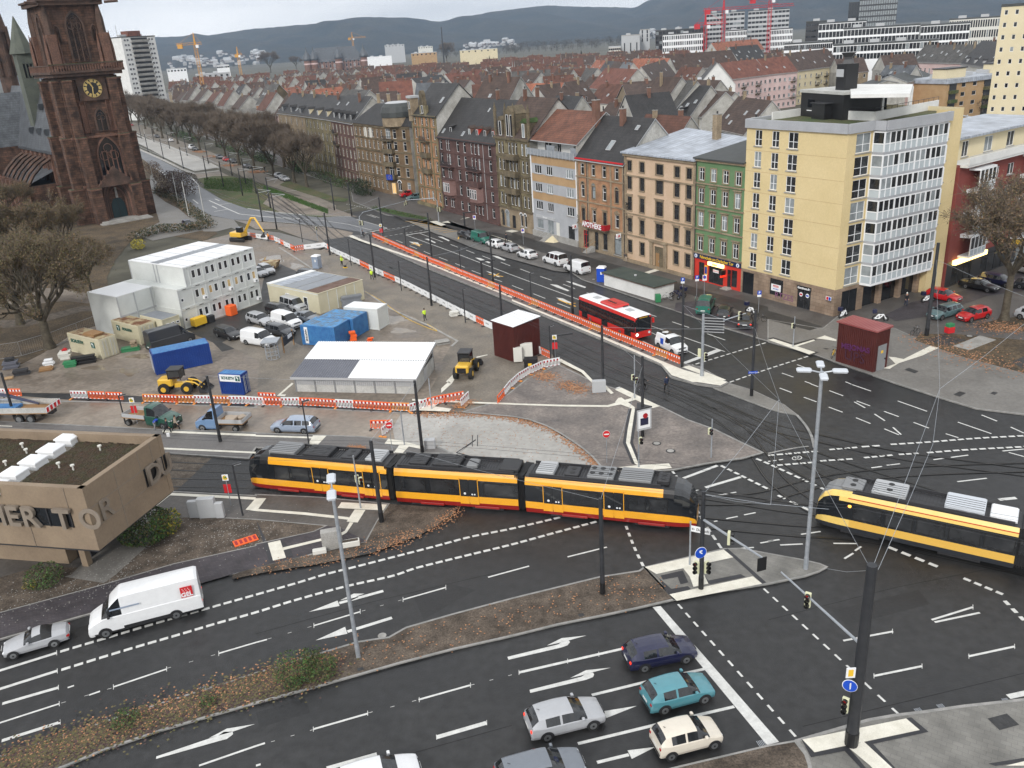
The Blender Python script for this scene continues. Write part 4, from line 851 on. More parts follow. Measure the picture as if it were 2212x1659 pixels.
for k in range(4): dmr(o,W*(.53+.13*k),.8,H+.3,1.0,1.9,2.5,'shop_red' if k%2 else 'red_brick','tb',kind='gable')
chm(rf,W*.62,6.6,H+6,H+9)
FA0=FA
L1=Lot(FA0,FA2,'orange_gabled_tenement','slim orange brick and yellow stone house with an ornate dormer gable','building');o=L1.o;W=L1.W;H=20.0
wins=[]
for j,z in en((1.6,4.8,8.2,11.6,15.0,17.9)):
 for i,x in en((W*.13,W*.42,W*.6,W*.88)): wins.append((x,z,.8,2.1 if j<5 else 1.4,dict(su='sand_yellow',split=(1,.7),arch='round' if j in (5,) else ('ped' if j==4 and i in (1,2) else None))))
bw(o,(0,0,0),W,H,'orange_brick',wins)
cnc(o,W,((0,3),(4.2,1),(7.6,.8),(11.0,.8),(14.4,.8),(17.3,.8),(19.6,1.6)),'sand_yellow')
for x in (.3,W*.27,W*.73,W-.3): mb=MB();mb.bx(x-.25,-.14,.5,x+.25,-.002,H-.4,'sand_yellow');mb.bd('pilaster',o)
for z in (7.6,11.0,14.4): blc(o,W*.52,z,3.4,1.1,'sdk','sdk' if z<12 else 'dark',solid=z<12)
bw(o,(0,9,-pi/2),9,H,'sand',[(2.5+3.6*i,z,1.1,2.1,dict(su='sand_yellow',split=(1,.7))) for i in range(2) for z in (4.8,8.2,11.6,15.0)])
sw(L1,12,H,'rs',left=False)
rf=gb(o,W,12,H,6.0,'td',.4,wall='rs',verge='dark');sky_l(rf,W*.85,2.2,H+2.4,1.0,.8,1.5)
mb=MB();x=W*.5;mb.bx(x-1.5,-.1,H,x+1.5,.6,H+2.0,'sand_yellow');mb.pr([(x-.8,-.2),(x+.8,-.2),(x+.8,.5),(x-.8,.5)],H+2.0,H+4.2,'sdk');mb.di((x,.1,H+4.2),(0,1,0),.9,'sdk',16,.7)
for q in (-1.4,1.4): mb.cyl(x+q,.1,H+2,H+3.2,.25,'sdk',8)
dg=mb.bd('dormer',o);win_(dg,(0,-.28,0),x,H+.4,.9,1.6,split=(1,0))
mb=MB();mb.bx(-.6,-.4,H-1.5,1.2,1.4,H+3.4,'sand');mb.bx(-.8,-.6,H+3.4,1.4,1.6,H+3.9,'lg');tw_=mb.bd('turret',o);win_(tw_,(0,-.58,0),.3,H+1.2,.7,1.5,split=(1,0))
CA,CB,CC,CD=G(763,266,16.4),G(844,421),G(874,423),G(899,426)
CA.z=0
o=th_('corner_tenement','brown rendered corner house with a dark dome, balconies and a blue flag','building',(CB.x,CB.y,0),0)
def seg(parent,base,a,b,H,m,wins,name='wall',**kw):
 d=V_((b.x-a.x,b.y-a.y,0));fx=(a.x-base.x,a.y-base.y,atan2(d.y,d.x));bw(parent,fx,d.length,H,m,wins,name=name,**kw);return fx,d.length
l1=(CB-CA).length;wins=[]
for z in (1.2,4.6,7.7,10.8,13.6):
 for i in range(7): wins.append((l1*(i+.5)/7,z,.95,1.9 if z<14 else 1.6,dict(su='sand',split=(1,.7),arch='round' if z<2 else None)))
fx,_l=seg(o,CB,CA,CB,16.5,'brown_render',wins);l2=(CC-CB).length
mb=MB()
for z in (4.0,7.1,10.2,13.1,16.0): mb.bx(-.05,-.3 if z>15 else -.18,z,_l+.05,0,z+.3,'sdk')
mb.bx(l1*.36,-.04,13.3,l1*.44,0,15.8,'ow');mb.bx(l1*.52,-.04,13.3,l1*.62,0,15.8,'ow');mb.bd('cornice',o,loc=(fx[0],fx[1],0),rz=fx[2])
fx2,_l2=seg(o,CB,CB,CC,16.5,'brown_render',[(l2*.3,z,1.5,2.3,dict(su='sand',split=(2,.7))) for z in (4.6,7.7,10.8,13.6)]+[(l2*.75,z,1.1,2.1,dict(su='sand',split=(1,.7))) for z in (4.6,7.7,10.8,13.6)]+[(l2*.3,.4,1.3,2.6,dict(gl='glass_warm',sill=False)),(l2*.75,1.2,1.1,1.9,dict(arch='round'))])
for z in (4.0,7.1,10.2,13.1): blc(o,l2*.3,z,3.4,1.2,'sdk','sdk' if z<12 else 'dark',fx2,solid=z<12)
mb=MB();mb.bx(l2*.3-1.0,-1.24,3.9,l2*.3+1.0,-1.22,5.2,'blue');n_=10
for k in range(n_): mb.di((l2*.3+.38*cos(2*pi*k/n_),-1.25,4.55+.38*sin(2*pi*k/n_)),(0,1,0),.06,'yellow',5,.01)
mb.bd('flag',o,loc=(fx2[0],fx2[1],0),rz=fx2[2])
l3=(CD-CC).length
fx3,_l3=seg(o,CB,CC,CD,16.5,'brown_render',[(l3*.5,z,1.2,2.1,dict(su='sand',split=(1,.7))) for z in (1.2,4.6,7.7,10.8,13.6)])
for f_,l_ in ((fx2,_l2),(fx3,_l3)):
 mb=MB()
 for z in (4.0,7.1,10.2,13.1,16.0): mb.bx(-.05,-.3 if z>15 else -.18,z,l_+.05,0,z+.3,'sdk')
 mb.bd('cornice',o,loc=(f_[0],f_[1],0),rz=f_[2])
nrm=V_((CB.y-CA.y,-(CB.x-CA.x),0)).normalized()*-1
rl=lambda p: (p.x-CB.x,p.y-CB.y)
bk=[CA+nrm*13,CB+nrm*15+ (CD-CB)*.8]
mb=MB();base=[rl(p) for p in (CA,CB,CC,CD,bk[1],bk[0])];ce=V_((sum(p[0] for p in base)/6,sum(p[1] for p in base)/6))
top_=[(p[0]*.45+ce.x*.55,p[1]*.45+ce.y*.55) for p in base]
ext=[(ce.x+(p[0]-ce.x)*1.04,ce.y+(p[1]-ce.y)*1.04) for p in base]
mb.add([(*p,16.5) for p in ext]+[(*p,21.2) for p in top_],[(i,(i+1)%6,(i+1)%6+6,i+6) for i in range(6)]+[tuple(range(6,12))],'td');rf=mb.bd('roof',o)
mb=MB();mb.pr([rl(p) for p in (CD,bk[1],bk[0],CA,CA+nrm*.3,CD+nrm*.3)],0,16.4,'gr');mb.bd('wall',o)
dc=CB.lerp(CC,.55)+nrm*2.2;dx,dy=rl(dc);mb=MB()
n=16;rings=[(3.9,16.5,'sand'),(3.9,18.5,'sand'),(4.1,18.6,'felt'),(4.15,19.7,'felt'),(3.7,20.9,'felt'),(2.9,21.7,'felt'),(2.2,22.0,'lg'),(0,22.1,'lg')]
for (r0,z0,m0),(r1,z1,m1) in zip(rings,rings[1:]):
 for i in range(n):
  a0,a1=2*pi*i/n,2*pi*(i+1)/n
  mb.po([(dx+r0*cos(a0),dy+r0*sin(a0),z0),(dx+r0*cos(a1),dy+r0*sin(a1),z0),(dx+r1*cos(a1),dy+r1*sin(a1),z1),(dx+r1*cos(a0),dy+r1*sin(a0),z1)],m1)
mb.bd('dome',o)
for k in (.2,.5,.8): chm(rf,*[a*(1-k)+b*k for a,b in zip(rl(CA+nrm*6),rl(CB+nrm*7))],19,23.2,.8,'sand')
fxx=V_((fx[0],fx[1],0))
for k in (.12,.2): pass
def ten(pa,pb,H,D,rise,wallm,roofm,name,label,cols,rows=5,su='sand',fr='white',group=None,base='sdk',win=(.95,2.0),dorm=0,dm='slate',chim=2,sky=2,hip=0.,rd=.5,split=(1,.7),gl=None,balc=None,lm=None,cat='building'):
 a,b=G(*pa,H),G(*pb,H);L_=Lot(a,b,name,label,cat,group);o=L_.o;W=L_.W;rr=random.Random(label)
 dz=(H-1.2)/rows;wins=[]
 for j in range(rows):
  for i in range(cols): wins.append((W*(i+.5)/cols,.9+dz*j+(.2 if j else 0),min(win[0],W/cols*.7),min(win[1],dz-.9),dict(su=su,split=split,fr=fr,gl=gl)))
 bw(o,(0,0,0),W,H,wallm,wins);cnc(o,W,[(0.9+dz-.55,.8),(H-.35,1.4)],base)
 lm=lm or 'rs';sw(L_,D,H,lm)
 rf=gb(o,W,D,H,rise,roofm,.4,hip=hip,wall=lm,ridge=rd) if rise else None
 k=rise/(D*rd) if rise else 0
 for i in range(chim): yy=D*rd*rr.uf(.75,1.1);chm(rf,W*(i+rr.uf(.3,.7))/chim,yy,H+rise*.6,H+rise+rr.uf(.8,1.6),.6,rr.choice(['red_brick','sand']))
 for i in range(sky): yy=rr.uf(.8,D*rd*.6);sky_l(rf,W*(i+rr.uf(.2,.8))/sky,yy,H+k*yy+.15,k)
 for i in range(dorm): dmr(o,W*(i+.5)/dorm,.5,H+.1,1.3,1.9,2.4,dm,roofm,kind='gable' if dorm>2 else 'shed')
 if balc:
  for c,zi in balc: blc(o,W*c,.9+dz*zi-.3,2.6,1.0)
 return o
ten((714,258),(762,266),16.4,12,6,'red_sand','td','red_brown_tenement','red brown sandstone house with grey mansard dormers left of the domed corner house',6,5,su='sand',dorm=4,dm='dark',chim=1,balc=((.2,3),(.2,4)))
ten((657,250),(714,258),16.4,12,5.5,'sand_yellow','td','yellow_stone_tenement','soot stained yellow stone house with many narrow windows behind the plane trees',7,5,su='sdk',dorm=3,dm='py')
ten((600,243),(657,250),16.4,12,5.5,'sand','td','slate_mansard_tenement','sandstone house with arched slate dormers rising above the bare trees',5,5,dorm=3,dm='slate',chim=3)
# --- yellow apartment block on the corner
YC=G(1799,686);dR=V_((.877,.48,0)).normalized();LR=19.5
L1=Lot(FG,YC,'yellow_apartment_block','pale yellow eight storey corner block with stacked white glazed bays and a penthouse','building');o=L1.o;W=L1.W;H=22.6;RZ=L1.rz
def loc(p): v=Matrix.Rotation(-RZ,3,'Z') @ V_((p.x-FG.x,p.y-FG.y,0));return v.x,v.y
rx,ry=loc(YC+dR);arR=atan2(ry-0,rx-W)
wins=[];z0=3.5;dz=(H-.6-z0)/7
for j in range(7):
 for x,w_ in ((W*.13,1.15),(W*.31,1.15),(W*.49,1.5)): wins.append((x,z0+.45+dz*j,w_,1.95,dict(split=(2,.42),gl='gm' if (j*3+int(x))%4 else 'gl')))
def panels(mb):
 for j in range(1,7): mb.bx(0,-.012,z0+dz*j-.15,W,0,z0+dz*j-.12,'band_beige')
bw(o,(0,0,0),W,H-z0,'yellow_render',wins,z0=z0,extra=panels)
gf=[(1.3,.1,2.0,3.0,dict(fr='dark',split=(1,0),sill=False,gl='glass')),(6.2,.9,2.2,2.2,dict(fr='dark',split=(1,0),sill=False)),(10.7,.1,2.1,2.9,dict(fr='dark',split=(2,0),sill=False))]
bw(o,(0,0,0),W,z0,'stone_blocks',gf,name='ground_floor_wall')
mb=MB();mb.bx(9.6,-.08,2.55,11.8,-.02,3.05,'black');sg=mb.bd('shop_sign',o);text('dominos.de',.42,'white',sg,(10.7,-.1,2.8),(pi/2,0,0),bold=.012)
mb=MB();mb.bx(5.4,-.07,1.5,7.0,-.02,2.4,'white');sg=mb.bd('notice',o);text('PIZZA',.34,'red',sg,(6.2,-.08,2.15),(pi/2,0,0),bold=.01);text('IM KIEZ',.26,'blue_sign',sg,(6.2,-.08,1.78),(pi/2,0,0))
for x,m_,r_ in ((10.2,'red',.28),(11.2,'blue_sign',.28)): mb=MB();mb.di((x,.06,1.9),(0,1,0),r_,'white',14,.02);mb.bx(x-.2,.03,1.8,x+.2,.045,2.0,m_);mb.bd('sticker',o)
text('RTZES',1.1,mat('graffiti',(.2,.08,.16),.8).name,o,(7.6,-.04,1.0),(pi/2,0,0),'graffiti');
mb=MB();mb.bx(W-.9,-.5,2.2,W-.1,-.45,2.7,'white',.02);mb.bx(W-.8,-.52,2.25,W-.5,-.505,2.65,'red');mb.bx(W-.45,-.52,2.25,W-.15,-.505,2.65,'blue_sign');mb.bd('hanging_sign',o)
F2=(W,0,arR);s1,s2=4.3,16.2
bw(o,F2,s1,H-z0,'yellow_render',[(2.7,z0+.25+dz*j,2.5,2.2,dict(split=(2,.42),sill=True,gl='gm' if j%3 else 'gl')) for j in range(7)],z0=z0)
bw(o,F2,s1,z0,'stone_blocks',[(2.7,.05,2.8,3.0,dict(fr='dark',split=(2,0),sill=False,gl='glass'))],name='ground_floor_wall')
def onF(u,v): return (F2[0]+cos(arR)*u+sin(arR)*v,F2[1]+sin(arR)*u-cos(arR)*v)
mbw=MB();mbw.wg(LR-s1,z0,[(5.2-s1,.05,8.2-s1,2.9),(8.8-s1,.05,12-s1,3.0),(12.6-s1,.05,15.6-s1,3.0)],'stone_blocks',x0=0,depth=.6)
for a,b in ((5.2,8.2),(8.8,12),(12.6,15.6)): mbw.po([(a-s1,.55,.05),(b-s1,.55,.05),(b-s1,.55,3.0),(a-s1,.55,3.0)],'glass')
q=onF(s1,0);mbw.bd('ground_floor_wall',o,loc=(q[0],q[1],0),rz=arR)
mat('spandrel',(.42,.47,.50),.25,c2=(.5,.55,.57),ns=.4)
for j in range(7):
 zz=z0+dz*j;pts=[onF(s1,0),onF(s1+.3,1.4),onF(s2,1.4),onF(s2,0)];mb=MB()
 mb.pr(pts,zz-.12,zz+.16,'band_grey' if j else 'white');mb.pr(pts,zz+dz-.3,zz+dz-.14,'white')
 for a,b,n_ in ((pts[0],pts[1],1),(pts[1],pts[2],12)):
  A=V_((*a,0));B=V_((*b,0));dd=(B-A).normalized();nn=V_((dd.y,-dd.x,0));th=atan2(dd.y,dd.x);ln_=(B-A).length
  for k in range(n_+1):
   c=A+(B-A)*k/n_;wd=.11 if k%3==0 else .05
   P=[c-dd*wd,c+dd*wd,c+dd*wd-nn*.1,c-dd*wd-nn*.1];mb.pr([(p.x+nn.x*.03,p.y+nn.y*.03) for p in P],zz+.16,zz+dz-.3,'white')
  P=[A,B,B-nn*.06,A-nn*.06];mb.pr([(p.x+nn.x*.02,p.y+nn.y*.02) for p in P],zz+1.02,zz+1.14,'white')
  mb.pr([(p.x-nn.x*.02,p.y-nn.y*.02) for p in P],zz+.16,zz+1.03,'spandrel')
 bay=mb.bd('glazed_bay',o)
 for a,b,n_ in ((pts[0],pts[1],1),(pts[1],pts[2],12)):
  for k in range(n_):
   A=V_((*a,0)).lerp(V_((*b,0)),(k+.05)/n_);B=V_((*a,0)).lerp(V_((*b,0)),(k+.95)/n_);g=MB()
   dd=(B-A).normalized();nn=V_((dd.y,-dd.x,0))*-.05;g.po([(A.x+nn.x,A.y+nn.y,zz+1.14),(B.x+nn.x,B.y+nn.y,zz+1.14),(B.x+nn.x,B.y+nn.y,zz+dz-.3),(A.x+nn.x,A.y+nn.y,zz+dz-.3)],GLR.choice(['gm','gm','glass','gl']));g.bd('pane',bay)
q=onF(s2,.9);bw(o,(q[0],q[1],arR),LR-s2,H+.6,'yellow_render',[(.5,z0+.4+dz*j,.6,1.9,dict(split=(1,.4))) for j in range(7)])
q2=onF(LR,.9);d2=onF(LR,-14);mb=MB();mb.po([(*q2,0),(*d2,0),(*d2,H+.6),(*q2,H+.6)],'py');mb.po([(*q,0),(*onF(s2,-.5),0),(*onF(s2,-.5),H+.6),(*q,H+.6)],'yellow_render');mb.bd('wall',o)
foot=[(0,0),(W,0),onF(LR,0),d2,(0,14)]
mb=MB();mb.pr([(0,.05),(W,.05),onF(s1,-.05),onF(LR,-.05),d2,(0,14)],H-.35,H+.05,'felt','grass_ground');rf=mb.bd('roof',o)
mb=MB()
def wsg(mb,a,b,z0_,z1_,th,m):
 A=V_((*a,0));B=V_((*b,0));nn=(B-A).normalized();nn=V_((-nn.y,nn.x,0))*th/2;mb.pr([(p.x,p.y) for p in (A-nn,B-nn,B+nn,A+nn)],z0_,z1_,m)
pp=[(-.1,-.1),(W+.05,-.1),onF(s1,.1),onF(s1+.3,1.5),onF(s2+.2,1.5),onF(s2+.2,1.0)]
for a,b in zip(pp,pp[1:]): wsg(mb,a,b,H-.62,H+.45,.4,'band_grey')
wsg(mb,(-.1,0),(-.1,14),H-.6,H+.45,.4,'band_grey');mb.bd('parapet',o)
hz=H+.4
def lp(px,py,z): p=G(px,py,z);return loc(p)
A_=lp(1728,251,H);B_=lp(1784,257,H);th=atan2(B_[1]-A_[1],B_[0]-A_[0]);Wd=hypot(B_[0]-A_[0],B_[1]-A_[1])+3.2
mb=MB();mb.bx(0,0,H,Wd,5.5,H+3.0,'black');mb.bx(-.15,-.15,H+3.0,Wd+.1,5.7,H+3.35,'concrete_wall');mb.bx(1.6,-.06,H+.9,3.0,-.01,H+2.2,'glass');mb.bx(1.5,-.1,H+.8,3.1,-.005,H+.9,'white');mb.bx(4.0,-1.1,H,6.6,0,H+1.9,'black');mb.bx(3.8,-1.3,H+1.9,6.8,0,H+2.0,'dark')
mb.bx(4.9,1.5,H+3.35,6.7,3.3,H+6.4,'black');mb.tu([(5.8,2.4,H+6.4),(5.8,2.4,H+6.9),(5.8,2.4,H+7.2),(5.8,2.4,H+7.7)],[.9,.65,.65,1.1],'dark',4);mb.bx(4.88,1.48,H+4.9,6.3,1.5,H+5.8,'lg');mb.bd('penthouse',o,loc=(A_[0],A_[1],0),rz=th)
A_=lp(1784,257,H);B_=lp(1888,262,H);C_=lp(2025,235,H);mb=MB()
for a,b in ((A_,B_),(B_,C_)):
 wsg(mb,a,b,H,H+1.1,.2,'rw');n_=int(hypot(b[0]-a[0],b[1]-a[1])/1.2)
 for k in range(n_+1): x,y=a[0]+(b[0]-a[0])*k/n_,a[1]+(b[1]-a[1])*k/n_;mb.tu([(x,y,H+1.1),(x,y,H+1.5)],.03,'dark',4)
 mb.tu([(*a,H+1.5),(*b,H+1.5)],.03,'dark',4)
wsg(mb,(1.2,3.2),lp(1728,251,H),H,H+1.0,.2,'rw');mb.bd('terrace_wall',o)
mb=MB();a,b=lp(1838,209,H+3.2),lp(1966,207,H+3.2);c,d=lp(1972,186,H+3.2),lp(1835,186,H+3.2)
mb.pr([a,b,c,d],H+3.05,H+3.45,'rw')
for q in (lp(1903,244,H),lp(1964,234,H)): mb.bx(q[0]-.2,q[1]-.2,H,q[0]+.2,q[1]+.2,H+2.8,'rw')
q=lp(1868,240,H);mb.bx(q[0]-2.5,q[1]+1.5,H,q[0]+2.0,q[1]+1.7,H+2.8,'glass');mb.bd('terrace_canopy',o)
mb=MB();mb.po([(0,14,0),(0,0,0),(0,0,H),(0,14,H)],'yellow_render');mb.bd('wall',o)
RA=YC+dR*(LR+.3)+V_((dR.y,-dR.x,0))*1.2;RB=RA+V_((.82,.572,0))*34
L1=Lot(RA,RB,'red_house','red rendered house with white glazed bays, roof terrace and a lit bakery sign','building');o=L1.o;W=L1.W
RT=[hgt(G(2034,628),352),16];H=16.2
wins=[(x,z,1.7,1.5,dict(split=(2,0))) for z in (4.6,7.5,10.4,13.3) for x in (9.5,13.5,22,26,31)]
bw(o,(0,0,0),W,H-3.6,'red_render',wins,z0=3.6);sw(L1,12,H,'red_render')
bw(o,(0,0,0),W,3.6,'dark',[(4,.2,5,2.7,dict(fr='dark',gl='gm',split=(3,0),sill=False)),(12,.2,6,2.7,dict(fr='dark',gl='gm',split=(3,0),sill=False)),(22,.2,6,2.7,dict(fr='dark',gl='gl',split=(3,0),sill=False))],name='ground_floor_wall')
mb=MB();mb.bx(1.2,-.5,3.1,9.5,-.05,3.7,'sign_lit');mb.bd('shop_sign',o);mb=MB();mb.bx(17,-.8,3.0,21,-.05,3.7,'yellow');mb.bd('awning',o)
for j,z in en((3.9,6.8,9.7,12.6)):
 for x0 in (2.4,16.5):
  mb=MB();P=[(x0,0),(x0+.5,-1.3),(x0+4.5,-1.3),(x0+5,0)];mb.pr(P,z,z+.25,'white');mb.pr(P,z+2.65,z+2.9,'white');mb.bx(x0+.5,-1.28,z+.25,x0+4.5,-1.22,z+1.0,'spandrel');mb.bx(x0+.5,-1.3,z+1.0,x0+4.5,-1.2,z+1.1,'white')
  for k in range(5): mb.bx(x0+.5+k-.05,-1.32,z+.25,x0+.5+k+.05,-1.2,z+2.65,'white')
  mb.bx(x0+.55,-1.25,z+1.1,x0+4.45,-1.23,z+2.65,'gm');mb.bd('glazed_bay',o)
mb=MB();mb.bx(0,-1.0,H-.3,W,12,H,'rw');mb.bx(0,-1.1,H,W,-1.0,H+.9,'rw');mb.tu([(0,-1.05,H+1.1),(W,-1.05,H+1.1)],.04,'lg',4);mb.bd('terrace_floor',o)
bw(o,(2,2.2,0),W-8,2.8,'py',[(3,H+.3,1.6,2,dict(split=(2,0))),(9,H+.3,2.2,2,dict(split=(2,0))),(15,H+.3,2,2),(20,H+.3,1.5,2)],z0=H,name='terrace_wall')
mb=MB();mb.bx(1,1.2,H+2.8,W-5,12,H+3.1,'seam_metal');rf=mb.bd('roof',o);chm(rf,6,6,H+3.1,H+4.5,1.5,'dark',False)
mb=MB();mb.di((6.5,4.5,H+4.3),(.6,-1,.5),1.0,'dark',18,.08);mb.tu([(6.5,4.6,H+3.1),(6.5,4.6,H+4.3)],.06,'galv');mb.bd('satellite_dish',rf)
# --- mid-distance roofs behind the row
SUBPANE=False
def mid(tl,l,r,z,D,rise,wm,rm,name,label,cols=4,rows=2,group=None,cat='house',**kw):
 (a,)=t(*tl,*l);(b,)=t(*tl,*r);return ten(a,b,z,D,rise,wm,rm,name,label,cols,rows,group=group,base='gr',cat=cat,**kw)
def gh(tl,l,r,z,D,rise,wm,rm,name,label,wins=(),cat='house',chim=1,group=None,sky=2):
 """gable end towards the viewer, ridge running away"""
 (a,)=t(*tl,*l);(b,)=t(*tl,*r);A,B=G(*a,z),G(*b,z);L_=Lot(A,B,name,label,cat,group);o=L_.o;W=L_.W
 bw(o,(0,0,0),W,z,wm,list(wins));mb=MB();mb.po([(0,0,z),(W,0,z),(W/2,0,z+rise)],wm);mb.po([(0,D,0),(0,0,0),(0,0,z),(0,D,z)],wm);mb.po([(W,0,0),(W,D,0),(W,D,z),(W,0,z)],wm);mb.bd('wall',o)
 mb=MB();k=rise/(W/2);e=.4
 V=[(-e,-.25,z-e*k),(W/2,-.25,z+rise),(W+e,-.25,z-e*k),(-e,D,z-e*k),(W/2,D,z+rise),(W+e,D,z-e*k)];V2=[(v[0],v[1],v[2]+.16) for v in V]
 mb.add(V2,[(0,1,4,3),(1,2,5,4)],rm);mb.add(V+V2,[(0,1,7,6),(1,2,8,7),(3,0,6,9),(2,5,11,8),(4,3,9,10),(5,4,10,11)],'lg');rf=mb.bd('roof',o)
 rr=random.Random(label)
 for i in range(chim): chm(rf,W/2+rr.uf(-1.5,1.5),D*(i+.5)/chim,z+rise*.7,z+rise+1.4,.7)
 for i in range(sky):
  y=D*(i+rr.uf(.3,.7))/sky;mb=MB();x=W*.2;zz=z+k*x+.3;mb.add([(x-.5,y-.4,zz-.5*k),(x+.5,y-.4,zz+.5*k),(x+.5,y+.4,zz+.5*k),(x-.5,y+.4,zz-.5*k)],[(0,1,2,3)],'gl');mb.bd('skylight',rf)
 return o
T2=(2,0)
o=gh(T2,(1605,745),(1930,728),14,22,7.5,'rw','tiles_grey','white_gable_house','broad house with a blank white gable wall and grey roof behind the dark roofs',sky=2)
dmr(o,-.2,5,14,3,2,1,'red_brick','lg')
mid(T2,(1905,684),(2212,645),14,13,6,'pink_render','tiles_red','pink_apartment_house','pink apartment house with red balconies and a red tiled roof',8,4,cat='building',balc=((.3,1),(.3,2),(.3,3),(.7,1),(.7,2),(.7,3)),win=(1.3,1.4),chim=2,su=None,split=(2,0))
mid((3,0),(0,645),(255,618),14,13,6,'pink_render','tiles_red','pink_apartment_house','pink apartment house with dark red balconies next to the yellow apartment row',6,4,cat='building',balc=((.85,1),(.85,2),(.85,3)),win=(1.3,1.4),su=None,split=(2,0))
mid((3,0),(257,612),(625,562),14,14,7,'py','tb','yellow_apartment_row','yellow apartment house with white balconies below a long brown roof',8,4,cat='building',balc=((.45,1),(.45,2),(.45,3),(.65,1),(.65,2),(.65,3)),win=(1.2,1.4),sky=5,chim=4,su=None,split=(2,0))
mid(T2,(1385,612),(1960,560),15,13,7,'gr','tb','long_brown_roofed_row','long row with faded brown roof and small chimneys left of the skylit dark roof',12,3,chim=5,sky=3)
mid(T2,(1960,530),(2200,505),16,13,7,'gr','td','dark_skylit_house','house with black roof and a cluster of bright skylights below the red crane',5,2,sky=6)
mid(T2,(1790,470),(2180,425),16,12,7,'gr','tiles_orange','orange_roofed_row','bright orange tiled roofs directly below the white grid office',8,2,chim=4)
mid(T2,(950,665),(1250,672),13,12,8,'sand','tiles_orange','orange_mansard_house','large orange tiled mansard house with white party wall copings',6,3,dorm=4,dm='sdk',rd=.6,chim=2)
mid(T2,(1255,690),(1400,600),13,10,7,'ow','tiles_orange','small_white_dormer_house','narrow orange roofed house with a white dormer gable beside the mansard house',3,3,dorm=1,dm='ow')
for i,(a,b,m_,r_,lb) in en((((640,640),(720,655),'orange_brick','tiles_orange','brick fronted house with bright orange roof at the left end of the mansard row'),((720,655),(790,665),'sand','td','black roofed mansard house second from the left end of the mansard row'),
  ((790,665),(865,675),'py','tb','yellowish mansard house between the black roof and the slate roof'),((865,675),(940,690),'ow','slate','pale mansard house with arched dormers and slate roof beside the orange mansard'))):
 mid(T2,a,b,13,12,7,m_,r_,'mansard_house',lb,3,3,dorm=2,dm='dark',group='mansard houses in the middle distance')
mid(T2,(0,915),(350,912),13,14,6.5,'sand','tiles_orange','orange_roofed_house','house with large bright orange tiled roof behind the gothic house',5,3,sky=3)
mid(T2,(350,925),(745,870),13,14,6.5,'red_brick','tb','ribbon_dormer_house','dark brown roofed house with a long ribbon of dormer windows',6,2,dorm=2,dm='red_brick',sky=3)
mid(T2,(1050,970),(1250,985),13.5,16,8.5,'sdk','tb','grey_stone_rear_house','sooty stone rear house with broad brown roof, white dormer and sills',4,4,sky=1,dorm=1,dm='lg',chim=1,win=(1.1,2))
gh(T2,(885,900),(1050,975),13,14,6.5,'sand','tb','yellow_gable_house','house with a narrow stained yellow gable in front of the broad brown roof')
mid(T2,(1250,975),(1370,1005),13,14,8,'sdk','tiles_grey','dark_stone_rear_house','dark stone rear house with grey roof and a flat lead dormer',4,4,dorm=1,dm='red_brick',sky=1)
mid(T2,(1372,1005),(1530,1015),13,14,7,'sdk','td','black_roof_rear_house','sooty rear house with black roof and two lit skylights',4,4,dorm=1,dm='dark',sky=3)
mid(T2,(1535,985),(1640,1010),13,12,5.5,'rw','tb','white_stair_house','white rear house with tall stair windows beside the cream balcony house',2,4,sky=2,chim=0,win=(.9,2.1))
mid(T2,(1645,995),(1735,1010),12.6,12,5.5,'ow','tb','cream_balcony_house','cream rear house with french windows under a dark brown roof',2,4,sky=2,chim=1,win=(1.5,2.1),su=None,split=(3,0))
mid(T2,(1740,1105),(2005,1165),12,12,6.5,'gr','tb','dark_roof_courtyard_house','courtyard house with mottled dark brown roof just left of the yellow block',4,3,sky=4,chim=2)
gh(T2,(880,1080),(1090,1110),13,12,7,'rs','td','dark_gable_courtyard_house','courtyard house with black roof and one large skylight behind the pharmacy chimney')
T1=(1,0)
mid(T1,(0,905),(100,905),13.5,15,8,'orange_brick','tiles_grey','grey_gable_corner_house','orange brick house with grey roof and tall blackened side gable',4,3,lm='sdk',sky=4,su='sand')
mid(T1,(160,990),(400,1000),14.5,12,6,'pink_render','tb','peach_gable_house','house with a peach coloured roof gable and slate mansard windows',3,3,dorm=3,dm='slate',sky=1)
mid(T1,(320,860),(470,830),13,12,5,'sand','tiles_orange','solar_roof_house','orange roofed house carrying blue grey solar panels',3,2,sky=0)
mid(T1,(470,800),(640,785),13,13,6,'gr','td','black_roof_house','black roofed house beside a thin white chimney flue',3,2,sky=0)
mid(T1,(560,890),(815,862),13,12,5.5,'sand','tiles_orange','orange_roof_house','bright orange roofed house with two skylights above the corner houses',4,2,sky=2)
mid(T1,(640,945),(835,965),17,12,5.5,'red_sand','tiles_grey','grey_slate_mansard','house with broad weathered grey roof and four skylights',4,1,sky=4)
mid(T1,(960,790),(1220,765),13,12,6.5,'gr','tb','dark_brown_roof_house','dark brown roofed house with white verge boards left of the black roofs',4,2,sky=3)
mid(T1,(1225,745),(1440,730),13,12,6,'gr','td','slate_black_house','house with slate black roof and several bright skylights',4,2,sky=3)
mid(T1,(1450,790),(1700,750),13,12,6,'gr','td','black_roof_house','black roofed house with large white framed skylight left of the red roof',4,2,sky=4)
mid(T1,(1715,745),(2050,705),13,12,6,'gr','tiles_red','red_roof_house','dull red roofed house with white gable coping left of the brown skylit roof',5,2,sky=4)
mid(T1,(2055,705),(2212,690),13,13,7,'gr','tb','brown_skylit_house','brown roofed house with six skylights and a white washed gable',4,2,sky=6)
mid(T1,(1370,890),(1560,880),14,12,6.5,'gr','slate','slate_roof_house','blue grey slate roofed house with a small grey chimney',3,2,sky=0)
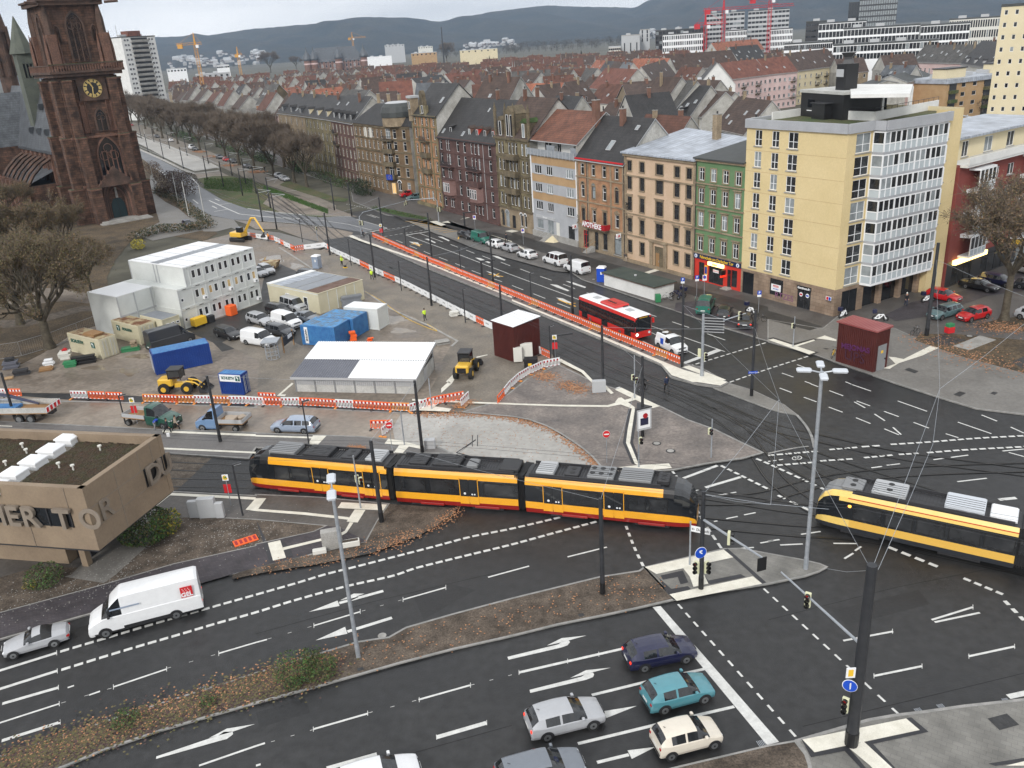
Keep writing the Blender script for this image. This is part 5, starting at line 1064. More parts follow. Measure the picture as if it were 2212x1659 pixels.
mid(T1,(1080,880),(1360,860),14,14,7,'gr','tiles_red','rusty_roof_house','house with rusty red lichen stained roof between the slate roof and the orange roof',4,2,sky=1)
mid(T1,(1840,960),(2140,960),17.5,15,7.5,'gr','tb','large_dark_roof_house','house with very large dark brown roof and three skylights behind the red sandstone house',4,3,sky=3,chim=2)
mid(T1,(2060,800),(2212,790),14,14,7,'gr','tb','lichen_roof_house','brown roofed house with antenna between the red roof and orange roof',3,2)
gh(T1,(1600,1010),(1900,960),18.5,8,5.5,'rs','td','stepped_gable_house','tall house with stepped and stained grey plaster gable')
mid(T2,(345,700),(640,720),13,12,6,'gr','tiles_grey','grey_roof_house','grey brown roofed house with red chimneys left of the mansard row',4,2)
mid(T2,(0,740),(330,720),13,12,6,'gr','tiles_grey','grey_roof_house','long grey roof with red chimneys in front of the white cottage',5,2)
mid(T2,(430,690),(600,720),11,12,5,'red_brick','tiles_red','low_red_house','low dull red roofed house left of the mansard houses',3,2)
mid(T2,(300,615),(530,600),9,11,4.5,'rw','tb','white_cottage','white walled low house with brown roof at the edge of the bare wood',5,2,win=(1,1.2),su=None)
mid(T2,(450,510),(580,505),9,11,4.5,'py','tiles_red','yellow_cottage','yellow walled house with hipped red roof in front of the wood',4,2,hip=3,win=(1,1.2),su=None)
mid(T2,(670,760),(930,790),14,14,7,'gr','tiles_red','long_red_brown_house','house with long red brown roof left of the yellow gable',4,2)
mid(T2,(1240,740),(1420,650),14,11,7,'gr','tb','brown_roof_house','brown roofed house between orange mansard and white gable',4,2)
T3=(3,0)
mid(T3,(640,470),(1100,480),13,12,6.5,'sdk','tiles_red','rusty_roof_row','row of houses with rusty red roofs behind the dark fir',8,3,chim=5)
mid(T3,(1235,535),(1700,545),14,13,6.5,'pink_render','tiles_grey','pale_pink_row','long pale pink house with grey roof and six chimneys',12,3,chim=6,sky=8,su=None)
mid(T3,(1670,550),(1960,590),14,13,8,'ow','td','twin_dormer_house','steep dark roofed house with two pairs of white dormers',5,2,dorm=4,dm='lg')
mid(T3,(930,710),(1180,715),13,9,5,'py','slate','mansard_with_firewalls','cream house with slate mansard and four white dormers between curved firewalls',5,2,dorm=4,dm='slate')
mid(T3,(1200,710),(1420,650),14,10,2,'pink_render','felt','pink_firewall_house','blank pale pink firewall house beside the slate mansard',1,1,sky=0)
mid(T3,(800,730),(925,735),14,9,1,'band_beige','felt','tan_firewall_house','blank tan firewall house left of the slate mansard',1,1,sky=0)
# --- hills, woods, far city
mat('hill_wood',(.02,.028,.032),1.,c2=(.05,.05,.045),ns=.006,fine=.5,detail=8,spec=.1)
prof=[(-500,118),(0,98),(340,80),(440,77),(553,62),(678,52),(778,37),(878,38),(953,47),(1003,35),(1106,20),(1181,12),(1281,15),(1368,17),(1411,0),(1500,-25),(1700,-50),(2000,-45),(2212,-30),(2800,-10)]
def py_(x):
 for a,b in zip(prof,prof[1:]):
  if x<=b[0]: k=(x-a[0])/(b[0]-a[0]);k=k*k*(3-2*k)*.5+k*.5;return a[1]+(b[1]-a[1])*k
 return prof[-1][1]
mb=MB();nx,ny=330,16;rr=random.Random(3);vs=[]
for i in range(nx+1):
 x=-500+3300*i/nx;y=py_(x)+rr.uf(-.55,.55)-(rr.random()**6)*1.6;r=V_((x-CX,y-CY,FPX));dv=V_((r.dot(_X),r.dot(_Y),-r.dot(_d)));dv /= hypot(dv.x,dv.y)
 R1=5200+500*sin(x*.006)
 for j in range(ny+1):
  u=j/ny;Rr=3300+(R1-3300)*u if j<ny else R1+900
  zc=HCAM+dv.z*R1;z=zc*(u**1.25)*(1+.08*sin(x*.02+u*7))*(1 if u>.97 else 1+.12*sin(x*.045+j))-4*(j==0)
  if j==ny: z=0
  if j==ny-1: z=zc;Rr=R1
  vs.append((dv.x*Rr,dv.y*Rr,z))
mb.add(vs,[(i*(ny+1)+j,(i+1)*(ny+1)+j,(i+1)*(ny+1)+j+1,i*(ny+1)+j+1) for i in range(nx) for j in range(ny)],'hill_wood')
stc(mb,'hills',True)
HV=[V_(v) for v in vs]
mat('far_white',(.5,.5,.5),.8,c2=(.32,.31,.30),ns=.02)
protos=[]
for k in range(3):
 m_=MB();w_,d_,h_=((14,10,7),(26,12,10),(10,9,6))[k];m_.bx(-w_/2,-d_/2,-3,w_/2,d_/2,h_,'far_white')
 m_.add([(-w_/2,-d_/2,h_),(w_/2,-d_/2,h_),(w_/2,d_/2,h_),(-w_/2,d_/2,h_),(-w_/2,0,h_+4),(w_/2,0,h_+4)],[(0,1,5,4),(2,3,4,5),(0,4,3),(1,2,5)],'tb' if k != 1 else 'lg');protos.append(m_.mesh('hillside_house'))
for i in range(150):
 x=rr.choice([rr.uf(350,560)]*3+[rr.uf(1000,1120),rr.uf(1380,1500)]);col=int((x+500)/3300*nx);j=rr.choice([0,1,2,3,3,4,5]) if x<600 else rr.choice([0,1,1,2])
 a=HV[min(col,nx-1)*(ny+1)+j];b=HV[min(col+1,nx)*(ny+1)+j+1];p=a.lerp(b,rr.random())
 ob('hillside_house',rr.choice(protos),None,p,rr.uf(0,3),label='small pale house on the foot of the wooded hills',category='house',group='houses on the foot of the hills')
def leafcloud(mb,c,rx,rz,n,s,m,rr,squash=1.):
 for _ in range(n):
  while True:
   v=V_((rr.uf(-1,1),rr.uf(-1,1),rr.uf(-1,1)))
   if v.length<1: break
  v=V_((v.x*rx,v.y*rx,v.z*rz))+V_(c);a=V_((rr.uf(-1,1),rr.uf(-1,1),rr.uf(-.6,1)))*s;b=V_((rr.uf(-1,1),rr.uf(-1,1),rr.uf(-.6,1)))*s
  mb.add([v,v+a,v+b],[(0,1,2)],m)
mat('wood_far',(.055,.046,.036),1.,c2=(.10,.082,.062),ns=.02,spec=.1);mat('wood_far_dark',(.03,.034,.026),1.,c2=(.06,.052,.04),ns=.03,spec=.1)
mb=MB()
for x0,x1,y0,y1,n_,h_ in ((1090,1400,84,118,520,17),(940,1130,96,128,160,15),(1400,1560,66,100,150,17),(1640,2212,42,66,620,22),(540,760,112,140,120,13),(350,560,140,160,60,11),(820,960,104,124,80,12)):
 for i in range(n_):
  x=rr.uf(x0,x1);y=y0+(y1-y0)*rr.random()-(x-x0)*.065+ (0);p=G(x,y)
  if p.y<500 or p.y>6000: continue
  h=h_*rr.uf(.7,1.25);leafcloud(mb,(p.x,p.y,h*.6),h*.42,h*.5,46,h*.11,rr.choice(['wood_far','wood_far','wood_far_dark']),rr);mb.tu([(p.x,p.y,0),(p.x,p.y,h*.6)],[h*.02,h*.01],'wood_far_dark',3,False)
mb.bd('woods',kind='stuff')
class FP:
 pass
occ=[(o.location+Matrix.Rotation(o.rotation_euler.z,3,'Z') @ V_((7,6,0))) for o in COL.objects if o.type=='EMPTY' and o.parent is None]
brk('tiles_red2',(.125,.055,.038),(.10,.048,.035),(.06,.028,.02),.3,.38,.85)
prot=[];fars=[]
def merge(o):
 f=MB()
 def rec(c,M_):
  if c.type=='MESH':
   for p in c.data.polygons: f.add([M_ @ c.data.vertices[i].co for i in p.vertices],[tuple(range(len(p.vertices)))],c.data.materials[p.material_index])
  for q in kids(c): rec(q,M_ @ Matrix.Translation(q.location) @ Matrix.Rotation(q.rotation_euler.z,4,'Z'))
 rec(o,Matrix.Identity(4));return f.mesh('brown_roofed_house')
for k in range(6):
 L_=Lot((0,0),(rr.uf(12,15),0),'brown_roofed_house','small brown roofed house in the dense roofs behind the tenement row','house','roofs behind the tenement row');o=L_.o;W=L_.W;H=11.5+k%3*.8;D=12;ri=5.5+(k%2)*1.2
 m_=['sand','gr','red_brick','sdk','ow','band_beige'][k];r_=['tb','tiles_red2','tb','td','tiles_red2','tb'][k]
 bw(o,(0,0,0),W,H,m_,[(W*(i+.5)/4,H-2.4,.95,1.5,dict(split=(1,0))) for i in range(4)]);sw(L_,D,H,'gr');rf=gb(o,W,D,H,ri,r_,.3,wall='rs')
 chm(rf,W*.3,D*.42,H+ri*.6,H+ri+1.0,.7);chm(rf,W*.75,D*.55,H+ri*.6,H+ri+.9,.7,'sand');sky_l(rf,W*.6,2,H+ri/6*2+.15,ri/6)
 if k%2: sky_l(rf,W*.3,1,H+ri/6+.15,ri/6)
 if k in (0,3): dmr(o,W*.5,1,H+.4,1.6,1.7,2,'slate',r_)
 prot.append((o,snap(o),W));fars.append(merge(o))
count=0;NRM=V_((-U_.y,U_.x,0));NRM=NRM if NRM.y>0 else -NRM
used=[False]*6
for row in range(26):
 n0=34+row*21 if row<8 else 202+(row-8)*30
 s=-560.
 while s<260:
  k=rr.randrange(6) if row<7 else rr.choice([0,1,4,2,0,4]);W=prot[k][2];sc=1.0
  if row<8: p=FA+U_*s+NRM*n0;rz=atan2(U_.y,U_.x)+(0 if row%2 else pi)
  else: p=V_((-300+s+380,300+(row-8)*30,0));rz=rr.choice([0,0,pi])+.06
  s+=W if rr.random()<.88 else W+16
  if row>7 and rr.random()<.12: continue
  c=p+Matrix.Rotation(rz,3,'Z') @ V_((W/2,6,0));x,y=pj(V_((c.x,c.y,14)))
  if not (380<x<2260) or y>420 or y<128+(1106-x)*.065: continue
  if x<620 and c.y<330: continue
  if x>1560 and y>150: continue
  if x>1950: continue
  if (x>1420 and y<118): continue
  if any((c-q).length<(15 if row<8 else 17) for q in occ): continue
  if (c-FA).dot(NRM)<24: continue
  occ.append(c);count+=1
  if row>3: ob('brown_roofed_house',fars[k],None,p,rz,label='small far house in the dense carpet of brown and red roofs',category='house',group='far carpet of roofs');continue
  if not used[k]: r=prot[k][0];used[k]=True;r.location=p;r.rotation_euler=(0,0,rz)
  else: r=dup(prot[k][0],p,rz,prot[k][0]['label'],prot[k][0]['group'],tree=prot[k][1])
  if count>=280: break
for k in range(6):
 if not used[k]:
  for c in kids(prot[k][0]):
   for g in kids(c): bpy.data.objects.remove(g)
   bpy.data.objects.remove(c)
  bpy.data.objects.remove(prot[k][0])
def atd(a,dist):
 r=V_((a[0]-CX,a[1]-CY,FPX));v=V_((r.dot(_X),r.dot(_Y),-r.dot(_d)));return V_((0,0,HCAM))+v*(dist/hypot(v.x,v.y))
def block(tl,l,r,z,D,m,name,label,cols,rows,win,top='felt',fr='dark',gl=None,z0=0.,dz=3.4,side='same',cat='building',extra=None,roof=True,sidew=0,AB=None):
 if AB is None:
  (a,)=t(*tl,*l);(b,)=t(*tl,*r)
  if z<0: AB=(atd(a,-z),atd(b,-z));z=(AB[0].z+AB[1].z)/2
  else: AB=(G(*a,z),G(*b,z))
 L_=Lot(AB[0],AB[1],name,label,cat);o=L_.o;W=L_.W
 wins=[(W*(i+.5)/cols,z-dz*(j+1)+(dz-win[1])*.5,min(win[0],W/cols*.9),win[1],dict(fr=fr,split=(1,0),sill=False,gl=gl)) for j in range(rows) for i in range(cols)]
 wins=wins[:96];z=z if z>0 else 20
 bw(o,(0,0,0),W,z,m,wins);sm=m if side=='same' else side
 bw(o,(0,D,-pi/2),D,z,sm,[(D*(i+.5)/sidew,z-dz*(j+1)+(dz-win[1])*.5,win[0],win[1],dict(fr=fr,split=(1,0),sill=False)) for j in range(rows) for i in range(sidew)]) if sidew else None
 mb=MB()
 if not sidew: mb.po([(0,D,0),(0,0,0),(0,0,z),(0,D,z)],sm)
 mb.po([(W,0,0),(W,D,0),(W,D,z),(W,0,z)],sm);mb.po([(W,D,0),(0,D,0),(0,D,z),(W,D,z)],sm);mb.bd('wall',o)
 mb=MB();mb.bx(-.15,-.15,z-.1,W+.15,D,z+.5,top);
 for k in range(int(W/12)): mb.bx(4+k*11,D*.4,z+.5,8+k*11,D*.7,z+1.8,'lg')
 mb.bd('roof',o);return o,W
_A=G(261,81,48.8);_r=V_((_A.x,_A.y,0)).normalized();_B=_A+(V_((_r.y,-_r.x,0))*cos(.6)+_r*sin(.6))*24
o,W=block((0,0),(1045,328),(1345,303),48.8,14,'rw','white_tower_block','white high rise with a central stack of grey balconies behind the plane trees',2,13,(.1,.1),side='rw',fr='white',dz=2.8,AB=(_A,_B))
for c in kids(o):
 if c.name.startswith('window'):
  for g in kids(c): bpy.data.objects.remove(g)
  bpy.data.objects.remove(c)
for j in range(14):
 z=48.8-1.9-2.8*j
 for x in (2.2,4.2,W-4.4,W-2.4):
  win_(o,(0,-.16,0),x,z-.4,1.5,1.3,fr='white',split=(2,0),sill=False,gl='gm')
 mb=MB();mb.bx(6.5,-.05,z-.6,W-5.8,1.2,z+1.5,'black');mb.bx(6.2,-1.1,z-1.0,W-5.5,0,z+.25,'gr');mb.bd('balcony',o)
mb=MB();mb.bx(8,4,49.3,17,11,52.5,'tiles_red');mb.bx(2,4,49.3,3,5,50.4,'lg');mb.bx(15,4,49.3,16,5,50.4,'lg');mb.tu([(4,9,49),(4,9,56)],.2,'galv',4);mb.bd('roof_house',o)
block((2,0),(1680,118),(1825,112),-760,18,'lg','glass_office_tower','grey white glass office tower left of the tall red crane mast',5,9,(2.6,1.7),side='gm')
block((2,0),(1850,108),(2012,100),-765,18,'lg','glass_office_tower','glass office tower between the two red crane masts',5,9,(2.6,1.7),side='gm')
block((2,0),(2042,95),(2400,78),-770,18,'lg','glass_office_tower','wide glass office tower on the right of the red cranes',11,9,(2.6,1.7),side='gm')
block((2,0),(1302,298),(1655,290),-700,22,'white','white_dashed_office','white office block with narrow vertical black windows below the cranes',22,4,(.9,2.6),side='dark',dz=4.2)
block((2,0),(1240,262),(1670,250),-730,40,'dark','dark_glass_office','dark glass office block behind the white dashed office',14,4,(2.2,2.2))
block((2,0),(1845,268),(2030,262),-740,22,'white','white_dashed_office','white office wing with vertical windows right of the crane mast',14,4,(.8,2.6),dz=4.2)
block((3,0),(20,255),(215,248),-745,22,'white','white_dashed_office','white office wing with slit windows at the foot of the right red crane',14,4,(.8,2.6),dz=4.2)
block((2,0),(945,312),(1105,300),-820,30,'lg','grey_silo_block','windowless grey silo block at the edge of the wood',3,1,(1.0,12.),dz=24,top='cc')
block((2,0),(1105,262),(1190,252),-850,30,'lg','grey_silo_tower','taller grey silo tower behind the windowless silo block',2,3,(1.2,3.),top='cc')
block((3,0),(700,25),(800,18),-880,30,'glass','dark_glass_tower','narrow dark glass tower wing at the top right',4,7,(4,2.5),gl='glass')
block((3,0),(795,-5),(1125,-15),-860,30,'dark','dark_glass_tower','black and blue glass office tower rising out of the top edge',16,6,(1.6,3.4),gl='gl',dz=4.5)
block((3,0),(440,205),(850,182),-540,26,'white','white_grid_office','white grid fronted office block left of the long grid office',13,3,(2.4,2.9),dz=3.9,gl='gm')
block((3,0),(655,250),(1315,218),-500,24,'white','white_grid_office','long white office block with a regular grid of dark windows',20,3,(2.5,2.8),dz=3.8,gl='gm')
block((3,0),(1325,222),(1750,200),-495,24,'white','white_grid_office','right hand white grid office block ending before the beige offices',15,4,(2.3,2.8),dz=3.8,gl='gm')
block((3,0),(330,190),(520,185),-600,24,'dark','black_terraced_block','black stepped block left of the white grid offices',4,5,(6,1.2),gl='glass')
block((3,0),(1570,168),(2030,150),-560,26,'ow','beige_slit_office','beige office with tall slit windows behind the yellow tower',22,3,(.8,3.6),dz=5.2)
block((3,0),(140,395),(560,352),-470,14,'white','white_low_office','low white office wing with flat roof behind the brown roofs',24,2,(1.6,2.2))
block((3,0),(565,405),(1475,338),-440,14,'white','white_low_office','long low white office wing in front of the grid offices',30,2,(1.6,2.4))
block((3,0),(2022,50),(2400,38),-255,16,'py','yellow_tower_block','plain pale yellow tower block cut by the right picture edge',4,11,(.75,1.1),fr='white',dz=2.8,side='py')
o,W=block((3,0),(1550,708),(2300,622),13.6,14,'band_beige','orange_apartment_block','orange rendered flat roofed apartment block with recessed balconies',8,4,(1.9,1.3),fr='white',dz=2.8,sidew=0)
mb=MB();mb.bx(-.5,-.6,13.0,W+.3,14.4,14.3,'seam_metal');mb.bd('cornice',o)
for c in (0.03,.42,.75): mb=MB();mb.bx(W*c,-.08,0,W*c+3.2,.0,12.9,'dark');[mb.bx(W*c-.2,-.9,z,W*c+3.4,-.05,z+1.0,'grass_ground') for z in (1.5,4.3,7.1,9.9)];mb.bd('balcony',o)
for x in (3,27): mb=MB();mb.bx(x,3,14,x+9,8,17,'py');mb.bx(x-.3,2.7,17,x+9.3,8.3,17.3,'dark');mb.bd('roof_house',o)
(a,b)=t(1,0,440,500,930,470);A,B=atd(a,1450),atd(b,1450);L_=Lot(A,B,'castle','red and white castle with grey roof and onion domed corner towers','castle');o=L_.o;W=L_.W
zA=(A.z+B.z)/2;pass
bw(o,(0,0,0),W,18,'red_brick',[(W*(i+.5)/14,2+6*j,3.0,3.6,dict(fr='pink_render',su='pink_render',arch='round',split=(1,0))) for i in range(14) for j in range(3)])
rf=gb(o,W,26,18,19,'slate',1,hip=14)
for x in (0,W*.12,W*.55,W): mb=MB();mb.cyl(x,-2,0,20,5.5,'red_brick',10);mb.cyl(x,-2,14,16,6,'pink_render',10);mb.tu([(x,-2,20),(x,-2,22),(x,-2,26),(x,-2,30),(x,-2,34),(x,-2,40)],[6.2,7,6,3.4,1.0,.2],'slate',12);mb.bd('tower',o)
block((1,0),(960,500),(1170,487),-1150,30,'white','white_hall','plain white box shaped hall beside the castle',1,1,(.3,.3),top='white')
for tl,l,r,z,m_,lb in (((0,0),(1440,600),(1610,590),-1000,'white','white low hall left of the yellow crane'),((0,0),(1870,565),(1980,565),-1050,'white','white hall right of the yellow crane'),((0,0),(1690,650),(1985,625),-850,'lg','long pale hall behind the dark roofs'),((1,0),(1400,410),(1525,395),-1700,'ow','pale block beyond the castle hall'),
  ((1,0),(1760,440),(2085,418),-1250,'py','long white and orange school block in front of the bare wood'),((1,0),(1110,395),(1280,380),-1900,'lg','pale roof line of works beyond the castle'),((1,0),(1340,465),(1560,450),-1200,'band_beige','ochre hall among the trees'),((2,0),(835,412),(940,402),-800,'ow','low pale shop hall left of the silo block'),((1,0),(1990,600),(2110,590),-600,'slate','grey roofed hall left of the fir trees')):
 block(tl,l,r,z,20,m_,'hall',lb,6,1,(2,1.6),top='lg')
def crane(tl,mast,jib0,jib1,zt,m,label,cab=True):
 pm=t(*tl,*mast)[0];p=atd(pm,zt);zt=p.z;o=th_('tower_crane',label,'crane',(p.x,p.y,0));mb=MB();w_=1.1
 for sx in (-w_,w_):
  for sy in (-w_,w_): mb.tu([(sx,sy,0),(sx,sy,zt)],.15,m,4)
 n=int(zt/2.4)
 for i in range(n): z=zt*i/n;z2=zt*(i+1)/n;mb.tu([(-w_,-w_,z),(w_,-w_,z2)],.09,m,3);mb.tu([(w_,-w_,z),(w_,w_,z2)],.09,m,3);mb.tu([(w_,w_,z),(-w_,w_,z2)],.09,m,3)
 mb.bd('mast',o);a,b=atd(t(*tl,*jib0)[0],hypot(p.x,p.y)),atd(t(*tl,*jib1)[0],hypot(p.x,p.y))
 d=V_((b.x-a.x,b.y-a.y,0)).normalized();la,lb=(V_((a.x-p.x,a.y-p.y,0))).length,(V_((b.x-p.x,b.y-p.y,0))).length;mb=MB();d=V_((1,.25,0)).normalized()
 for q,zz in ((V_((-d.y,d.x,0))*.8,0),(V_((d.y,-d.x,0))*.8,0),(V_((0,0,0)),1.6)): mb.tu([q-d*la+V_((0,0,zt+zz)),q+d*lb+V_((0,0,zt+zz))],.14,m,4)
 n=int((la+lb)/3)
 for i in range(n): s0=-la+(la+lb)*i/n;s1_=-la+(la+lb)*(i+1)/n;mb.tu([d*s0+V_((0,0,zt)),d*(s0+s1_)/2+V_((0,0,zt+1.6)),d*s1_+V_((0,0,zt))],.13,m,3)
 mb.tu([(0,0,zt),(0,0,zt+9)],[1,.3],m,4);mb.tu([d*lb*.8+V_((0,0,zt+1.6)),V_((0,0,zt+9)),-d*la*.8+V_((0,0,zt+1.6))],.1,m,3);mb.bd('jib',o)
 mb=MB();c=-d*la*.8;mb.bx(c.x-2,c.y-1,zt-2.5,c.x+2,c.y+1,zt+.8,m);mb.bd('counterweight',o);mb=MB();mb.bx(.9,-2,zt-2.6,3,0,zt-.3,'white');mb.bd('cabin',o)
mat('crane_red',(.5,.02,.03),.5);mat('crane_yellow',(.6,.3,.05),.6)
crane((2,0),(1830,85),(1632,88),(2550,10),700,'crane_red','tall red tower crane with long jib in front of the glass towers')
crane((2,0),(1672,215),(1570,225),(1880,200),680,'crane_red','lower red tower crane at the left glass tower')
crane((3,0),(22,-10),(-200,0),(210,-15),720,'crane_red','red tower crane in front of the wide glass tower')
crane((0,0),(1685,385),(1520,392),(1745,385),800,'crane_yellow','yellow tower crane beyond the boulevard trees')
crane((0,0),(2055,475),(2040,470),(2095,480),1100,'crane_yellow','small distant orange crane right of the yellow crane')
crane((1,0),(832,330),(800,335),(950,325),1500,'crane_yellow','thin yellow crane standing behind the castle roof')
(a,)=t(1,0,1610,360);p=atd(a,1500);p.z=0;mb=MB();mb.tu([(0,0,0),(0,0,57)],[1.2,.9],'dark',8);mb.bd('chimney_stack',loc=p,label='slim dark factory chimney in front of the hills',category='chimney')
mb=MB()
for k in range(9):
 a,b,c=G(2068,248+k*9,9),G(2150,262+k*9,9),G(2300,275+k*9.5,9);mb.tu([a,b,c],.22,'lg',5)
for x in (2090,2125,2165,2200):
 mb.tu([G(x,246+(x-2068)*.12,8.7),G(x+6,325+(x-2068)*.1,8.7)],.15,'galv',4)
mb.tu([G(2130,262,9)-V_((0,0,9)),G(2130,262,12)],.25,'galv',6);mb.bd('steel_roof_frame',label='white steel lattice of a station roof behind the red house',category='roof frame')
mb=MB();mb.bx(-7500,-700,-1.1,7500,7200,520,'white');hz_=mb.bd('haze',kind='stuff');hm=bpy.data.materials.new('haze');hm.use_nodes=True;hn=hm.node_tree
for n_ in list(hn.nodes):
 if n_.type != 'OUTPUT_MATERIAL': hn.nodes.remove(n_)
pv=hn.nodes.new('ShaderNodeVolumePrincipled');pv.inputs['Color'].default_value=(.60,.77,1,1);pv.inputs['Density'].default_value=HAZE=8.5e-5;pv.inputs['Anisotropy'].default_value=.2
hn.links.new(pv.outputs[0],[n_ for n_ in hn.nodes if n_.type=='OUTPUT_MATERIAL'][0].inputs['Volume']);hz_.data.materials[0]=hm
# --- church
brk('church_stone',(.145,.075,.047),(.075,.042,.029),(.04,.026,.021),1.1,.5,.9,vert=True,msize=.03,lo=.32,hi=1.3)
mat('cd',(.045,.030,.024),.9,c2=(.11,.065,.047),ns=.5,fine=.3,bs=4,bump=.5)
mat('cm',(.085,.047,.034),.9,c2=(.19,.10,.07),ns=.35,fine=.35,contrast=.2,bs=4,bump=.5)
mat('moss',(.04,.055,.022),.95,c2=(.07,.075,.04),ns=1.5,fine=.3);mat('copper',(.075,.085,.07),.8,c2=(.11,.12,.095),ns=.5,fine=.15);mat('gold',(.50,.37,.13),.5)
SUBPANE=True
UC=V_((.766,.643,0));F0=V_((-88.6,202.6,0));NIN=V_((-.643,.766,0));rzC=atan2(UC.y,UC.x)
o=th_('church','red sandstone church with a tall clock tower, slate nave roof and pointed tracery windows','church',F0+NIN*3,rzC);HW=5.9
def arch_pts(cx,z0,w,h,n=7):
 """pointed outline, counterclockwise in x-z"""
 r=w;P=[(cx-w/2,z0),(cx+w/2,z0),(cx+w/2,z0+h-w*.86)]
 for i in range(1,n+1): a=pi/3*i/n;P.append((cx-w/2+r*cos(a),z0+h-w*.86+r*sin(a)))
 for i in range(1,n+1): a=pi/3-pi/3*i/n;P.append((cx+w/2-r*cos(a),z0+h-w*.86+r*sin(a)))
 return P
def lan(parent,cx,z0,w,h,y,nm,fr='cm',gl='glass',mull=3,fx=(0,0,0),dep=.35,rim=.35):
 mb=MB();P=arch_pts(cx,z0,w,h);Q=arch_pts(cx,z0-rim*.3,w+2*rim,h+rim*1.5);n=len(P)
 for i in range(n):
  j=(i+1)%n;a,b,c,d=P[i],P[j],Q[j],Q[i]
  mb.po([(d[0],y-dep,d[1]),(c[0],y-dep,c[1]),(b[0],y-dep,b[1]),(a[0],y-dep,a[1])],fr)
  mb.po([(a[0],y-dep,a[1]),(b[0],y-dep,b[1]),(b[0],y,b[1]),(a[0],y,a[1])],fr);mb.po([(c[0],y-dep,c[1]),(d[0],y-dep,d[1]),(d[0],y,d[1]),(c[0],y,c[1])],fr)
 hs_=z0+h-w*.86
 for k in range(1,mull+1): x=cx-w/2+w*k/(mull+1);mb.bx(x-.1,y-.22,z0,x+.1,y-.03,hs_+w*.25,fr)
 for q,r,zc in ((cx-w*.22,w*.2,hs_+.1),(cx+w*.22,w*.2,hs_+.1),(cx,w*.2,hs_+w*.36)):
  pts=[(q+r*cos(a*pi/6),y-.12,zc+r*sin(a*pi/6)) for a in range(13)];mb.tu(pts,.09,fr,4)
 wn=mb.bd(nm,parent,loc=(fx[0],fx[1],0),rz=fx[2]);g=MB();g.po([(p[0],y-.02,p[1]) for p in P],gl);g.bd('pane',wn);return wn
mb=MB();mb.bx(-HW,.05,0,HW,12.6,33,'church_stone');mb.bx(-HW+.5,.6,33,HW-.5,12.1,49.5,'church_stone')
for z,k,m in ((8.2,.35,'cm'),(19.0,.45,'cm'),(31.6,.4,'cd')): mb.bx(-HW-k,.05-k,z,HW+k,12.6+k,z+.5,m)
mb.bd('tower',o)
mb=MB();
for z0,z1,k in ((32.3,33.0,1.5),(33.0,33.5,2.0)): mb.bx(-HW-k,.05-k,z0,HW+k,12.6+k,z1,'cd')
def rail(mb,k,z0,z1):
 a,b,c,d=-HW-k,.05-k,HW+k,12.6+k
 for (x0,y0,x1,y1) in ((a,b,c,b+.3),(a,d-.3,c,d),(a,b,a+.3,d),(c-.3,b,c,d)):
  mb.bx(x0,y0,z1-.25,x1,y1,z1,'cd');L_=max(x1-x0,y1-y0);n=int(L_/.55)
  for i in range(n):
   u=i/n
   if x1-x0>y1-y0: mb.bx(x0+L_*u,y0+.08,z0,x0+L_*u+.22,y1-.08,z1,'cm')
   else: mb.bx(x0+.08,y0+L_*u,z0,x1-.08,y0+L_*u+.22,z1,'cm')
rail(mb,2.0,33.5,34.9);mb.bx(-HW-2,-1.95,34.9,HW+2,-1.6,35.02,'moss');mb.bd('gallery',o)
mb=MB()
for z0,z1,k in ((46.8,47.6,1.2),(47.6,48.0,1.6)): mb.bx(-HW-k+.5,.6-k,z0,HW+k-.5,12.1+k,z1,'cd')
mb.bx(-HW-.6,-.5,47.9,HW+.6,-.3,49.2,'cm');mb.tu([(-HW-1,-1,47.2),(-HW-3.6,-2.2,47.3)],.3,'cd',5);mb.tu([(HW+1,-1,47.2),(HW+3.6,-2.2,47.3)],.3,'cd',5)
mb.bx(-4.5,2.5,49.5,4.5,10.5,56,'cm');mb.bd('gallery',o)
for sx in (-1,1):
 for fr_ in (0,1,2):
  mb=MB()
  for z0,z1,dp,w_ in ((0,8,3.0,2.3),(8,19.3,2.3,2.0),(19.3,31.5,1.5,1.8)):
   for k in range(3): pass
   if fr_==0: x0=sx*(HW-.2)-(w_ if sx>0 else 0);mb.bx(x0,-dp,z0,x0+w_,.1,z1,'church_stone');A_=(x0,-dp,x0+w_,.1)
   else:
    y0=.6 if fr_==1 else 10.2;xa=HW if sx>0 else -HW-dp;A_=(xa,y0,xa+dp,y0+w_);mb.bx(xa,y0,z0,xa+dp,y0+w_,z1,'church_stone')
   mb.bx(A_[0]-.12,A_[1]-.12,z1-.25,A_[2]+.12,A_[3]+.12,z1+.1,'cm');mb.bx(A_[0]-.05,A_[1]-.05,z1+.1,A_[2]+.05,A_[3]+.05,z1+.18,'moss')
  mb.bd('buttress',o)
for sx in (-1,1):
 for y in (.2,12.2):
  mb=MB();x=sx*(HW-.4);mb.bx(x-.9,y-.9,34,x+.9,y+.9,41,'cm');mb.tu([(x,y,41),(x,y,44),(x,y,48.5)],[.85,.8,.05],'cd',4);mb.bd('pinnacle',o)
  for q in (-1.3,1.3): mb=MB();mb.tu([(x+q,y,34),(x+q,y,38),(x+q,y,41.5)],[.5,.45,.03],'cm',4);mb.bd('pinnacle',o)
lan(o,.9,9.9,4.9,9.0,.05,'tracery_window','cm','glass',4)
lan(o,.0,35.4,3.3,9.9,.62,'tracery_window','cd','glass',2)
lan(o,.9,20.4,2.2,4.6,.05,'tracery_window','cd','glass',1)
for x in (-3.9,3.9): lan(o,x,39.5,1.0,3.2,.62,'blind_arch','cd','cd',0,rim=.2)
